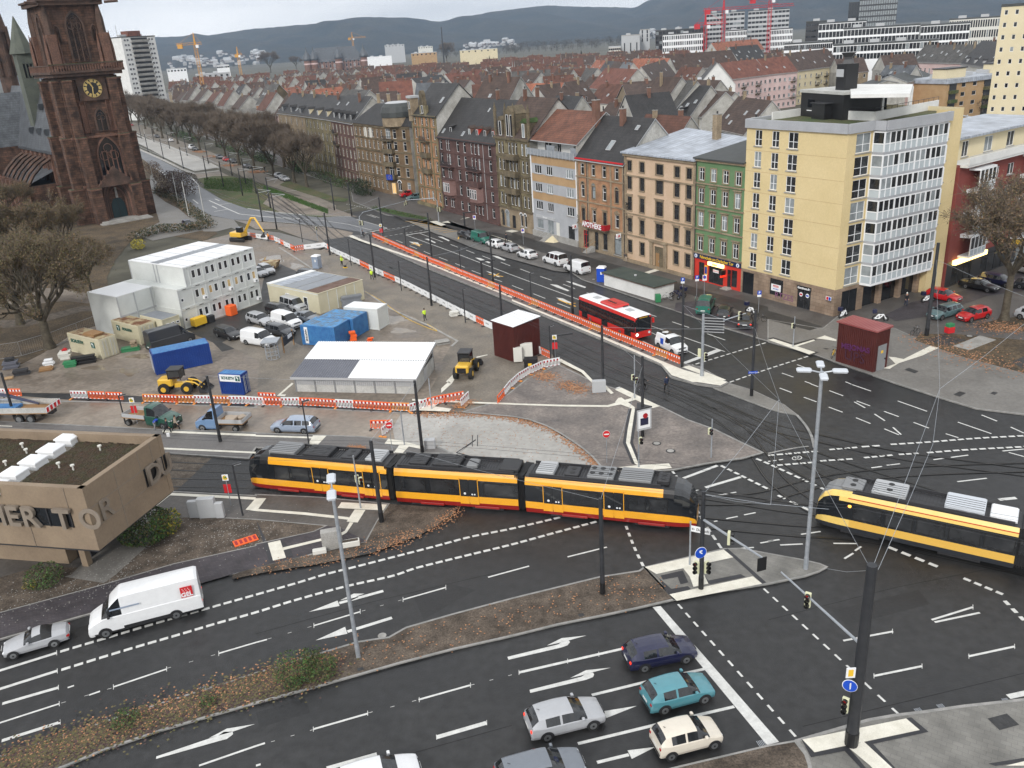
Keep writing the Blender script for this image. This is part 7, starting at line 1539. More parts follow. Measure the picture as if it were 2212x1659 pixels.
mb.bx(0,0,0,W,.25,.85,'concrete_wall');mb.bx(.02,.04,.85,W-.02,.2,1.55,'lg');mb.bx(0,.1,1.55,W,.25,1.85,'black');mb.bx(0,.25,0,.25,Dp,1.8,'concrete_wall');mb.bx(W-.25,.25,0,W,Dp,1.5,'concrete_wall');mb.bx(W-.2,.25,1.5,W-.1,Dp,1.9,'black');mb.bx(0,Dp-.25,0,W,Dp,2.9,'lg')
n=60
for i in range(n): x=W*i/n;mb.bx(x,-.02,.87,x+W/n*.5,.04,1.54,'lg')
for i in range(6): mb.bx(W*i/6-.06,-.05,0,W*i/6+.1,0,1.8,'grey')
mb.bx(W-.02,3.2,.1,W+.04,4.3,1.6,'lg');mb.bd('wall',o)
def corr(mb,x0,x1,y0,y1,z0,z1,m,pit=.28,amp=.05):
 n=max(2,int(abs(x1-x0)/pit*2))
 for i in range(n):
  xa,xb=x0+(x1-x0)*i/n,x0+(x1-x0)*(i+1)/n;ea,eb=(amp if i%2 else 0),(0 if i%2 else amp)
  mb.po([(xa,y0,z0+ea),(xb,y0,z0+eb),(xb,y1,z1+eb),(xa,y1,z1+ea)],m)
mb=MB();hb,hf=2.95,1.95;s_=.48;zm=hf+(hb-hf)*s_
corr(mb,-.3,W*.46,-.4,Dp*s_,hf-.1,zm,'slate_blue');corr(mb,W*.46,W+.3,-.4,Dp*s_,hf-.1,zm,'white');corr(mb,-.3,W+.3,Dp*s_,Dp+.4,zm+.03,hb+.1,'white')
mb.bx(-.32,-.42,hf-.35,W+.32,-.36,hf-.08,'lg');mb.add([(-.3,-.4,hf-.35),(-.3,Dp+.4,hb-.2),(-.3,Dp+.4,hb+.1),(-.3,-.4,hf-.1)],[(0,1,2,3)],'lg');mb.add([(W+.3,-.4,hf-.35),(W+.3,Dp+.4,hb-.2),(W+.3,Dp+.4,hb+.1),(W+.3,-.4,hf-.1)],[(3,2,1,0)],'lg');mb.bd('roof',o)
def hut(a,b,c,H,label,roofm,door=False):
 K=Base(a,b,'corrugated_hut',label,'hut');o,W=K.o,K.W;Dp=dpt(a,b,c);mb=MB();mb.bx(.05,.05,0,W-.05,Dp-.05,H,'dark_red')
 n=int(W/.22)
 for i in range(n): x=W*i/n;mb.bx(x+.04,0,.05,x+.15,.05,H,'dark_red');mb.bx(x+.04,Dp-.05,.05,x+.15,Dp,H,'dark_red')
 n=int(Dp/.22)
 for i in range(n): y=Dp*i/n;mb.bx(0,y+.04,.05,.05,y+.15,H,'dark_red');mb.bx(W-.05,y+.04,.05,W,y+.15,H,'dark_red')
 mb.bd('wall',o);mb=MB()
 if roofm=='white':
  corr(mb,-.15,W+.15,-.15,Dp+.15,H+.05,H+.3,'white',.2,.03);mb.bx(-.15,-.15,H-.1,W+.15,-.1,H+.05,'dark_red')
 else: corr(mb,-.15,W+.15,-.15,Dp+.15,H+.06,H+.12,roofm,.3,.03);mb.bx(-.15,-.15,H-.08,W+.15,Dp+.15,H+.05,roofm)
 mb.bd('roof',o);return o,W,Dp
o,W,Dp=hut(G(1068,768),G(1113,784),G(1149,757),4.3,'tall dark red corrugated hut with white roof beside the tram stop','white')
a,b,c=G(*t(3,1,580,1470)[0]),G(*t(3,1,905,1570)[0]),G(*t(3,1,1040,1525)[0])
o,W,Dp=hut(a,b,c,4.6,'dark red corrugated hut with graffiti and a grey door on the right hand pavement','red_roof')
mb=MB();mb.bx(W,Dp*.2,.1,W+.06,Dp*.78,2.9,'grey');mb.bx(W+.06,Dp*.4,2.0,W+.07,Dp*.55,2.3,'yellow');d_=mb.bd('door',o);mb=MB();mb.bx(W+.06,Dp*.7,1.2,W+.14,Dp*.75,1.35,'black');mb.bd('handle',d_)
mat('graffiti_purple',(.085,.016,.08),.6);text('MEJONAS',.8,'graffiti_purple',o,(W*.5,-.04,2.2),(pi/2,-.08,0),'graffiti',bold=.03);text('UPS',1.5,mat('graffiti_faint',(.05,.014,.03),.6).name,o,(W*.5,-.035,1.2),(pi/2,0,0),'graffiti')
a,b,c=G(*t(2,1,797,812)[0]),G(*t(2,1,1230,945)[0]),G(*t(2,1,1365,880)[0])
K=Base(a,b,'flat_roofed_kiosk','long low white block with a flat dark green roof beside the motorcycles','hut');o,W=K.o,K.W;Dp=min(3.6,max(3,dpt(a,b,c)));mb=MB();mb.bx(0,0,0,W,Dp,1.9,'rw');mb.bd('wall',o)
mb=MB();mat('green_felt',(.035,.05,.042),.7,c2=(.055,.07,.058),ns=.6,fine=.15);mb.bx(-.25,-.3,1.9,W+.25,Dp+.3,2.0,'rust2');mb.bx(-.25,-.3,2.0,W+.25,Dp+.3,2.12,'green_felt');mb.cyl(W*.45,Dp*.5,2.12,2.3,.2,'lg',8);mb.bd('roof',o)
# --- road vehicles
for nm,c in (('p_silver',(.42,.43,.45)),('p_grey',(.17,.19,.22)),('p_navy',(.012,.014,.05)),('p_teal',(.085,.27,.32)),('p_cream',(.72,.66,.56)),('p_white',(.78,.79,.8)),('p_black',(.012,.012,.014)),('p_red',(.5,.012,.015)),('p_dgreen',(.01,.075,.05)),
              ('p_green',(.01,.14,.10)),('p_lblue',(.30,.36,.46)),('p_bus',(.62,.025,.02)),('p_steelblue',(.16,.27,.45)),('p_bottle',(.10,.17,.18)),('p_dark',(.035,.038,.045)),('p_tram',(.87,.40,.02)),('p_tram2',(.86,.60,.16)),('p_tramred',(.33,.018,.015)),('p_loader',(.75,.45,.04))):
 m_=mat(nm,c,.28 if nm[2:5] != 'loa' else .5,c2=tuple(v*.86 for v in c),ns=3.,contrast=.4);m_.node_tree.nodes['Principled BSDF'].inputs['Coat Weight'].default_value=.6
mat('pc',(.02,.02,.022),.5);mat('plate',(.7,.7,.68),.5);mat('rim',(.32,.33,.34),.3,.8)
CT=dict(
 hatch=(4.2,1.78,[(0,.5,.54,.74,.6),(.02,.66,.70,.88,.76),(.11,.76,.84,.96,.8),(.26,.90,.99,1,.82),(.43,.93,1.42,1,.70),(.585,.94,1.47,1,.71),(.615,.94,1.47,1,.71),(.80,.96,1.44,1,.70),(.885,.98,1.40,.98,.68),(.975,.98,1.06,.93,.74),(1,.62,.66,.86,.7)],'BBBWSBSBRB',(.19,.80),.32),
 estate=(4.65,1.80,[(0,.5,.54,.74,.6),(.02,.66,.70,.88,.76),(.11,.76,.84,.96,.8),(.25,.90,.99,1,.82),(.40,.93,1.42,1,.70),(.55,.94,1.47,1,.71),(.575,.94,1.47,1,.71),(.73,.96,1.46,1,.70),(.75,.96,1.46,1,.70),(.91,.98,1.42,.97,.68),(.98,.98,1.06,.93,.74),(1,.62,.66,.86,.7)],'BBBWSBSBSRB',(.18,.78),.32),
 mini=(3.55,1.65,[(0,.5,.56,.74,.6),(.03,.70,.76,.9,.76),(.12,.80,.88,.97,.8),(.24,.93,1.0,1,.82),(.42,.95,1.44,1,.70),(.58,.96,1.49,1,.71),(.61,.96,1.49,1,.71),(.82,.98,1.46,1,.70),(.90,1.0,1.42,.98,.68),(.98,1.0,1.06,.93,.74),(1,.62,.66,.86,.7)],'BBBWSBSBRB',(.17,.84),.29),
 sedan=(4.8,1.84,[(0,.5,.54,.74,.6),(.02,.64,.68,.88,.76),(.11,.74,.82,.96,.8),(.27,.88,.97,1,.82),(.42,.91,1.38,1,.68),(.55,.92,1.42,1,.69),(.57,.92,1.42,1,.69),(.70,.93,1.38,1,.68),(.83,.95,1.02,.98,.74),(.98,.93,1.0,.9,.74),(1,.62,.66,.86,.7)],'BBBWSBSRBB',(.18,.78),.33),
 roadster=(3.92,1.64,[(0,.42,.46,.6,.5),(.03,.56,.60,.82,.7),(.14,.66,.76,.94,.78),(.34,.80,.87,1,.84),(.47,.82,1.16,.99,.62),(.60,.83,1.24,.99,.60),(.68,.84,1.18,.99,.56),(.755,.85,.96,.99,.7),(.96,.78,.86,.84,.66),(1,.54,.58,.7,.6)],'BBBWSTTBB',(.16,.76),.29),
 mpv=(4.9,1.92,[(0,.55,.6,.8,.7),(.02,.86,.92,.92,.8),(.10,.98,1.06,.97,.84),(.19,1.10,1.18,1,.84),(.33,1.12,1.86,1,.78),(.45,1.12,1.95,1,.79),(.48,1.12,1.95,1,.79),(.70,1.12,1.95,1,.79),(.73,1.12,1.95,1,.79),(.94,1.12,1.93,1,.79),(.985,1.12,1.24,.98,.86),(1,.66,.7,.95,.8)],'BBBWSBSBSRB',(.18,.80),.34),
 van=(4.9,1.92,[(0,.55,.6,.8,.7),(.02,.86,.92,.92,.8),(.10,.98,1.06,.97,.84),(.19,1.10,1.18,1,.84),(.33,1.12,1.86,1,.80),(.45,1.12,1.95,1,.82),(.48,1.12,1.95,1,.82),(.97,1.12,1.93,1,.82),(.99,1.12,1.3,.98,.88),(1,.66,.7,.95,.8)],'BBBWSBBRB',(.18,.80),.34),
 kangoo=(4.2,1.83,[(0,.55,.6,.8,.7),(.03,.86,.92,.92,.8),(.10,.95,1.03,.97,.84),(.23,1.06,1.12,1,.84),(.38,1.08,1.72,1,.76),(.52,1.08,1.82,1,.79),(.55,1.08,1.82,1,.80),(.96,1.08,1.80,1,.80),(.99,1.08,1.2,.98,.86),(1,.66,.7,.95,.8)],'BBBWSBBRB',(.18,.82),.32),
 bigvan=(7.1,2.02,[(0,.6,.64,.82,.7),(.012,.95,1.0,.93,.8),(.05,1.15,1.22,.97,.84),(.135,1.42,1.48,1,.84),(.215,1.45,2.15,1,.80),(.235,1.45,2.3,1,.80),(.31,1.45,2.72,1,.80),(.33,1.45,2.76,1,.80),(.97,1.45,2.76,1,.80),(.995,1.4,2.68,.98,.78),(1,.8,.9,.96,.8)],'BBBWSsBBBB',(.14,.75),.36),
 flatbed=(2.3,1.95,[(0,.6,.64,.82,.7),(.03,.95,1.0,.93,.8),(.18,1.12,1.18,.97,.84),(.42,1.30,1.36,1,.84),(.68,1.32,2.15,1,.78),(.92,1.32,2.28,1,.80),(1,1.32,2.25,.99,.80)],'BBBWSB',(.34,),.34))
def car(kind,paint,label,loc,rz,cat='car',group=None,roof=None,L=None,name=None,lit=False):
 Lg,Wd,S,seg,wx,wr=CT[kind];Lg=L or Lg;o=th_(name or ('parked_car' if group else 'car'),label,cat,loc,rz,group);hw=Wd/2
 secs=[]
 for f,zb,zt,wb,wt in S:
  x=Lg/2-f*Lg;zl=.24;wb*=hw;wt*=hw;wt=min(wt,wb-.03)
  secs.append([(x,0,zl),(x,wb*.9,zl),(x,wb*.99,zl+.2),(x,wb,(zb+zl)/2+.06),(x,wb*.985,zb-.05),(x,wb*.95,zb),(x,wt+(wb*.95-wt)*.12,zt-.09 if zt-zb>.2 else (zb+zt)/2),(x,wt*.86,zt-.02),(x,wt*.5,zt+.015),(x,0,zt+.025)])
 P={k: MB() for k in ('body','windscreen','side_window','side_window1','rear_window','soft_top')}
 s2,g2=[secs[0]],''
 for i in range(len(secs)-1):
  n_=3 if abs(secs[i][0][0]-secs[i+1][0][0])>.25 else 1;q=[secs[max(0,min(len(secs)-1,i+e_))] for e_ in (-1,0,1,2)]
  for u_ in range(1,n_+1):
   u=u_/n_;row=[]
   for j in range(10):
    A_,B_=V_(q[1][j]),V_(q[2][j]);dx=(B_.x-A_.x) or -1e-3;ma=(V_(q[2][j])-V_(q[0][j]));mc=(V_(q[3][j])-V_(q[1][j]));ma=ma*(dx/(ma.x or dx));mc=mc*(dx/(mc.x or dx));k3=.55
    ma=(B_-A_).lerp(ma,k3);mc=(B_-A_).lerp(mc,k3);row.append(tuple(A_*(2*u**3-3*u*u+1)+ma*(u**3-2*u*u+u)+B_*(3*u*u-2*u**3)+mc*(u**3-u*u)))
   s2.append(row);g2+=seg[i]
 secs,seg=s2,g2
 for i in range(len(secs)-1):
  a,b,c=secs[i],secs[i+1],seg[i]
  for s_ in (1,-1):
   for j in range(9):
    q=[a[j],b[j],b[j+1],a[j+1]];q=[(p[0],p[1]*s_,p[2]) for p in q];q=q if s_<0 else q[::-1]
    k,m='body',(roof if roof and j>5 else paint)
    if j<1: m='pc'
    if j==5:
     if c in 'WSs': k,m='side_window'+('1' if s_>0 else ''),'glass'
    elif j>5 and c=='W': k,m='windscreen','glass'
    elif j>5 and c=='R': k,m='rear_window','glass'
    if c=='T' and j>4: k,m='soft_top','black'
    if kind=='bigvan' and j==1: m='pc' if 3<i else paint
    P[k].po(q,m)
 for e,fl in ((secs[0],1),(secs[-1],0)):
  pts=[(p[0],p[1],p[2]) for p in e]+[(p[0],-p[1],p[2]) for p in e[-2:0:-1]];P['body'].po(pts if not fl else pts[::-1],paint)
 f,zb=P['body'],S[2][1];xf,xr=Lg/2,-Lg/2
 f.bx(xf-.3,-hw*.7,.3,xf+.02,hw*.7,.46,'pc');f.bx(xr-.02,-hw*.75,.3,xr+.2,hw*.75,.44,'pc')
 f.bx(xf-.2,-hw*.5,zb-.22,xf+.005,hw*.5,zb-.1,'pc')
 for k,m_ in P.items():
  if m_.f: m_.bd(k.strip('1'),o,smooth=35)
 wzs=wx if len(wx)>1 else wx
 for w_ in wx:
  x=Lg/2-w_*Lg
  for s_ in (1,-1):
   y=s_*(hw-.11);m_=MB();m_.di((x,y,wr),(0,1,0),wr,'tyre',18,.22);wh=m_.bd('wheel',o,smooth=30);m_=MB();m_.di((x,y+s_*.105,wr),(0,1,0),wr*.64,'rim',14,.03);m_.di((x,y+s_*.125,wr),(0,1,0),wr*.2,'pc',8,.02);m_.bd('rim',wh)
   m_=MB()
   a_=[(x+(wr+.07)*cos(q*pi/10),s_*(hw+.004),wr+(wr+.07)*sin(q*pi/10)) for q in range(11)];m_.po(a_ if s_<0 else a_[::-1],'pc');m_.bd('wheel_arch',o)
 zf=S[1][1]
 for s_ in (1,-1):
  y0,y1=sorted((s_*hw*.5,s_*hw*.8));m_=MB();m_.bx(xf-.3,y0,zf-.1,xf-.06,y1,zf+.035,'lamp_clear',.05);m_.bd('headlight',o)
  y0,y1=sorted((s_*hw*.66,s_*hw*.86));zr=S[-2][1] if kind not in ('mpv','van','kangoo','bigvan') else 1.1;m_=MB();m_.bx(xr-.005,y0,zr-.3,xr+.2,y1,zr-.14,'lamp_red' if lit else 'lamp_red_off',.03);m_.bd('tail_light',o) if kind != 'flatbed' else None
  xm=Lg/2-(S[3][0]+.06)*Lg;y0,y1=sorted((s_*(hw-.04),s_*(hw+.17)));m_=MB();m_.bx(xm-.1,y0,S[3][2]-.04,xm+.06,y1,S[3][2]+.12,paint if kind not in ('bigvan','flatbed') else 'pc',.03);m_.bd('mirror',o)
 for x,nm in ((xf+.01,0),(xr-.03,1)): m_=MB();m_.bx(x,-.26,.48 if nm==0 else .6,x+.02,.26,.6 if nm==0 else .72,'plate');m_.bd('number_plate',o)
 if kind in ('hatch','estate','mini'): m_=MB();m_.tu([(-Lg*.33,0,1.46),(-Lg*.37,0,1.58)],.015,'pc',4);m_.bd('aerial',o)
 return o
def side(rear,front,Wd,kind=None,z=0):
 a,b=G(*rear,z),G(*front,z);d=(b-a).normalized();n=V_((-d.y,d.x,0));mid_=(a+b)/2
 if mid_.dot(n)<0: n=-n
 c=mid_+n*(Wd/2-.12);return c,atan2(d.y,d.x)
def put(kind,paint,label,rear,front,z=0,**kw):
 Lg,Wd,S,seg,wx,wr=CT[kind];c,rz=side(rear,front,Wd,z=z);L_=kw.get('L') or Lg;off=(.5-(wx[0]+wx[-1])/2)*L_;c=c-V_((cos(rz),sin(rz),0))*off
 c.z=z;return car(kind,paint,label,c,rz,**kw)
put('hatch','p_silver','silver hatchback with tinted windows waiting behind the teal car',(1181,1601),(1282,1575),lit=True)
put('hatch','p_teal','turquoise small hatchback beside the stop line',(1433.5,1543),(1522,1519),L=3.9)
put('hatch','p_navy','dark navy hatchback with its front wheels at the stop line',(1391,1452),(1482,1433),lit=True)
put('mini','p_cream','cream white city car next to the near kerb at the stop line',(1448,1642),(1542,1617))
put('estate','p_grey','blue grey car cut off by the bottom edge behind the cream city car',(1128,1722),(1236,1694),L=4.5)
put('hatch','p_white','white car with dark sunroof cut off by the bottom edge',(775,1738),(873,1709),L=4.4)
put('roadster','p_silver','silver roadster with a black soft top at the left edge',(118.7,1398),(32.5,1423))
o=put('bigvan','p_white','long white high roofed delivery van with red square logo',(383.7,1336.7),(231,1376.7),cat='van',name='delivery_van',lit=True)
mb=MB();mb.bx(-3.1,1.015,1.55,-2.35,1.03,2.35,'red');lg=mb.bd('logo',o);text('GEL',.42,'white',lg,(-2.72,1.04,1.75),(pi/2,0,pi),bold=.015)
for q in range(9): mb=MB() if q==0 else mb;mb.di((-2.95+.18*(q%3)+.05*(q//3),1.035,1.98+.11*(q//3)),(0,1,0),.03,'white',6,.01)
mb.bd('logo_dots',lg);mb=MB();mb.bx(.2,1.01,1.92,2.0,1.02,2.02,'p_lblue');mb.bd('lettering_strip',o);mb=MB();mb.bx(-1.6,.99,.38,1.4,1.03,.62,'pc');mb.bd('rub_strip',o)
put('estate','p_lblue','light blue estate car on the muddy works road',(656.7,938),(603,936),L=4.7)
def bed(o,x0,x1,w_,z,m='lg',h=.4):
 mb=MB();mb.bx(x0,-w_,z-.1,x1,w_,z,'wood');
 for a in ((x0,-w_,x1,-w_+.05),(x0,w_-.05,x1,w_),(x0,-w_,x0+.05,w_),(x1-.05,-w_,x1,w_)): mb.bx(a[0],a[1],z,a[2],a[3],z+h,m)
 mb.bx(x0+.2,-.4,z-.5,x1,.4,z-.1,'pc');mb.bd('load_bed',o)
def rearw(o,x,w_,r=.34):
 for s_ in (1,-1): m_=MB();m_.di((x,s_*w_,r),(0,1,0),r,'tyre',16,.3);wh=m_.bd('wheel',o);m_=MB();m_.di((x,s_*(w_+.155),r),(0,1,0),r*.6,'rim',12,.02);m_.bd('rim',wh)
def pick(paint,label,rear,front,dc=False):
 c,rz=side(rear,front,1.95);wb=(G(*rear)-G(*front)).length;fr=c+V_((cos(rz),sin(rz),0))*(wb/2-.35);o=car('flatbed',paint,label,fr,rz,cat='pickup truck',name='flatbed_pickup',L=2.3 if not dc else 3.1)
 x1=-1.2 if not dc else -1.6;bed(o,x1-2.9,x1,1.0,.95);rearw(o,-wb+.35,.85);return o,x1
o,x1=pick('p_steelblue','light blue flatbed pickup with cardboard on its bed',(511,933),(440,931))
for i,(x,y,s_) in en(((-2.6,.2,.5),(-3.4,-.3,.4),(-2.0,-.3,.35))): mb=MB();mb.bx(-s_,-s_,0,s_,s_,.35-.08*i,'beige_cloth',.03);p=o.matrix_basis @ V_((x,y,.96));mb.bd('cardboard_box',loc=p,rz=o.rotation_euler.z+i,label=('large','flat','small')[i]+' cardboard box on the bed of the light blue pickup',category='box')
o,x1=pick('p_dgreen','dark green crew cab flatbed pickup standing by the walking women',(280,919),(352,927),True)
a,b=G(-60,918),G(66,916);d=(b-a).normalized();rz=atan2(d.y,d.x);o=th_('crane_lorry','lorry with grey flat bed and folded blue loading crane at the left edge','truck',G(62,905),rz);bed(o,-5,3.2,1.25,1.2,'concrete_wall',.6)
mb=MB();mb.tu([(-4.6,0,1.0),(-4.6,0,3.2),(-1.5,.2,2.6),(1.6,.1,1.7)],[.3,.28,.22,.15],'p_navy',4);mb.tu([(-4.6,.3,2.2),(-1.8,.3,2.2)],.08,'galv',5);mb.bd('loading_crane',o);mb=MB();mb.bx(-4,-.8,1.2,-.8,.8,1.5,'cont_blue');mb.bx(3.15,-1.25,1.2,3.25,1.25,1.8,'white')
for k in range(4): mb.bx(3.26,-1.2+.65*k,1.25,3.28,-.85+.65*k,1.75,'red')
mb.bd('tailboard',o)
for x in (-4.3,-.2,1.1): rearw(o,x,1.05,.48)
a,b=G(1247,685),G(1371,738);d=(b-a).normalized();rz=atan2(d.y,d.x);n=V_((-d.y,d.x,0));c=b-d*6+n*1.27
o=th_('city_bus','red and white single deck city bus behind the barriers','bus',c,rz);mb=MB()
CS=[(1.27,.3),(1.275,1.05),(1.27,2.55),(1.2,2.95),(1.0,3.02),(0,3.06)]
def loftx(parts,CS,xs,mats,ends=None):
 for (xa,ka,za),(xb,kb,zb) in zip(xs,xs[1:]):
  for s_ in (1,-1):
   for j in range(len(CS)-1):
    (y0,z0),(y1,z1)=CS[j],CS[j+1];q=[(xa,s_*y0*ka,.3+(z0-.3)*za),(xb,s_*y0*kb,.3+(z0-.3)*zb),(xb,s_*y1*kb,.3+(z1-.3)*zb),(xa,s_*y1*ka,.3+(z1-.3)*za)];parts.po(q if s_<0 else q[::-1],mats[j])
 for (x,k,z),fl in ((xs[0],0),(xs[-1],1)):
  pts=[(x,y*k,.3+(zz-.3)*z) for y,zz in CS]+[(x,-y*k,.3+(zz-.3)*z) for y,zz in CS[-2::-1]];parts.po(pts if fl else pts[::-1],ends or mats[0])
loftx(mb,CS,[(-6,.96,.97),(-5.85,1,1),(5.8,1,1),(6,.95,.96)],['p_bus','glass','p_bus','white','white']);mb.bd('body',o,smooth=30)
mb=MB();mb.bx(5.98,-1.15,1.1,6.04,1.15,2.65,'glass',.02);mb.bd('windscreen',o);mb=MB();mb.bx(6.0,-.9,2.66,6.05,.9,2.92,'black');sg=mb.bd('destination_sign',o);text('30 DURLACH',.2,'yellow',sg,(6.06,0,2.79),(pi/2,0,pi/2))
mb=MB();mb.bx(-1.4,-1.1,3.0,1.9,1.1,3.35,'p_bus',.12);[mb.di((-.6+.45*k,-.2,3.37),(0,0,1),.18,'black',12,.03) for k in range(4)];mb.bd('roof_unit',o)
for x in (-3.5,3.4): mb=MB();mb.bx(x-.5,-.4,3.03,x+.5,.4,3.12,'lg',.02);mb.bd('roof_hatch',o)
for x in (-4.6,-.2,4.6):
 mb=MB();mb.bx(x-.6,-1.3,.45,x-.03,-1.27,2.5,'glass');mb.bx(x+.03,-1.3,.45,x+.6,-1.27,2.5,'glass');mb.bx(x-.65,-1.29,.4,x+.65,-1.262,2.55,'black');mb.bd('door',o)
for k in range(9): x=-5.2+k*1.25;mb=MB();mb.bx(x-.02,-1.285,1.1,x+.02,-1.27,2.5,'black');mb.bd('window_post',o) if k%2 else None
for x in (-3.4,3.0): rearw(o,x,1.12,.45)
for s_ in (1,-1):
 mb=MB();mb.di((6.0,s_*.9,.75),(1,0,0),.16,'lamp_lit' if s_<0 else 'lamp_clear',12,.08);mb.bd('headlight',o);mb=MB();mb.bx(6.0,s_*1.4-.08,1.9,6.25,s_*1.4+.08,2.5,'p_bus' if s_>0 else 'black');mb.bd('mirror',o)
o=put('kangoo','p_white','small white van with blue square emblem in front of the bus',(1420,750),(1457,768),cat='van',name='small_van');mb=MB();mb.bx(-.9,-.945,.75,-.35,-.93,1.45,'blue_sign');mb.bd('logo',o);mb=MB();mb.bx(-1.9,-.6,1.83,-.4,.6,1.86,'glass');mb.bd('roof_window',o)
zp=.135;UR=atan2(U_.y,U_.x);FR=UR+pi
def pk(kind,paint,label,tl,uv,rz,z=zp,cat='car',**kw): p=G(*t(*tl,*uv)[0],z);p.z=z;return car(kind,paint,label,p,rz,cat=cat,group=kw.pop('group',None),**kw)
GS='cars parked along the tenement street'
pk('sedan','p_black','black saloon at the far left end of the parking strip',(1,1),(1822,395),UR,group=GS);pk('van','p_green','dark turquoise green box van between the black saloon and a white hatchback',(1,1),(1950,432),UR,group=GS,cat='van')
pk('hatch','p_white','white hatchback next to the green van',(1,1),(2066,473),FR,group=GS);pk('hatch','p_silver','silver compact car between two white hatchbacks',(2,1),(-22,508),FR,group=GS);pk('hatch','p_white','old white hatchback parked alone in front of the pharmacy',(2,1),(130,566),FR,group=GS)
pk('mpv','p_white','white people carrier in the middle of the parking strip',(2,1),(372,620),FR,group=GS,cat='van');pk('van','p_white','white transporter with emblem beside the blue toilet cabin',(2,1),(560,690),FR,group=GS,cat='van')
def hd(tl,a,b): p,q=G(*t(*tl,*a)[0]),G(*t(*tl,*b)[0]);return atan2(q.y-p.y,q.x-p.x)
pk('mpv','p_green','green van parked with its rear to the road behind the kiosk',(2,1),(1672,1020),hd((2,1),(1650,1060),(1700,960)),cat='van');pk('hatch','p_black','black coupe parked between the green van and the black limousine',(2,1),(1835,1075),hd((2,1),(1825,1100),(1850,1000)));pk('sedan','p_black','black limousine with chrome strip nearest the junction',(2,1),(2010,1140),hd((2,1),(2010,1180),(2015,1060)),lit=True)
put('hatch','p_red','bright red hatchback behind the parked scooter',t(3,1,1400,925)[0],t(3,1,1575,962)[0],z=zp);put('estate','p_bottle','grey green estate car left of the older red hatchback',t(3,1,1640,1068)[0],t(3,1,1490,1110)[0],z=zp);put('hatch','p_red','older red hatchback with sunroof nearest the tree bed',t(3,1,1890,1093)[0],t(3,1,1745,1128)[0],z=zp)
put('sedan','p_black','black saloon with headlamps on in the upper parking row',t(3,1,1715,835)[0],t(3,1,1885,868)[0],z=zp);put('estate','p_navy','dark blue estate car behind the black saloon',t(3,1,1900,800)[0],t(3,1,2020,822)[0],z=zp);put('hatch','p_silver','silver car at the right edge beyond the tree',t(3,1,2130,690)[0],t(3,1,2260,720)[0],z=zp);put('hatch','p_dark','dark car at the right edge under the tree',t(3,1,2185,840)[0],t(3,1,2330,870)[0],z=zp);put('hatch','p_silver','pale car cut by the right edge near the tree bed',t(3,1,2200,1105)[0],t(3,1,2340,1140)[0],z=zp)
for kd,pt,lb,tl,a,b in (('mpv','p_silver','silver passenger van in front of the cream cabin row',(1,1),(215,1010),(370,1055)),('estate','p_black','black off roader left of the silver passenger van',(1,1),(95,1045),(250,1080)),('van','p_white','white delivery van left of the light blue containers',(1,1),(150,1150),(310,1195)),('estate','p_silver','silver car beside the white delivery van',(1,1),(-60,1130),(60,1165)),
  ('sedan','p_grey','beige grey saloon squeezed behind the light blue containers',(1,1),(360,1120),(460,1140)),('estate','p_dark','dark estate car between the two white delivery vans',(1,1),(120,1235),(240,1262)),('van','p_white','white delivery van beside the turnstile gate',(1,1),(-80,1320),(70,1345)),('estate','p_black','black off roader beside the dark long van',(0,1),(1870,1250),(2000,1290)),('estate','p_silver','silver off roader behind the container office',(1,1),(25,690),(90,722)),('estate','p_silver','silver car partly hidden behind the container office corner',(1,1),(-60,720),(30,745)),
  ('estate','p_black','black car behind the cream cabin row',(1,1),(380,745),(500,762)),('bigvan','p_dark','long dark grey van behind the blue container',(0,1),(1420,1365),(1640,1300))):
 put(kd,pt,lb,t(*tl,*a)[0],t(*tl,*b)[0],cat='van' if 'van' in kd or kd=='mpv' else 'car',**(dict(L=6.) if kd=='bigvan' else {}))
for kd,pt,lb,uv in (('hatch','p_white','white car parked under the boulevard trees',(548,498)),('van','p_white','white van parked under the boulevard trees',(805,590)),('hatch','p_black','black car next to the white van under the trees',(850,608)),('estate','p_dark','dark car parked left of the small red car',(1155,708)),('hatch','p_red','small red car between dark cars under the trees',(1240,742)),('estate','p_black','black car right of the small red car',(1325,762)),
  ('estate','p_black','black car passing a heap of leaves',(1505,830)),('estate','p_silver','silver people carrier on the boulevard kerb',(1895,948)),('estate','p_silver','silver car in front of the silver people carrier',(1965,985)),('estate','p_dark','dark car far up the boulevard',(375,448)),('hatch','p_red','car with red rear lights far up the boulevard',(55,305)),('hatch','p_navy','blue car beside the church hedge',(760,1555))):
 p=G(*r3(*uv)[0]);p.z=.02;car(kd,pt,lb,p,UR+(pi if pt=='p_white' else 0)+.02,cat='van' if kd=='van' else 'car')
i4=lambda u,v: ((1300+u*.3617)*.5486,(380+v*.3617)*.5486)
for pt,lb,uv in (('p_red','red car in the side street by the domed corner house',(850,1085)),('p_bottle','dark car in front of the red car in the side street',(925,1120))): p=G(*i4(*uv),.14);p.z=.14;car('hatch',pt,lb,p,atan2(NRM.y,NRM.x)+pi)
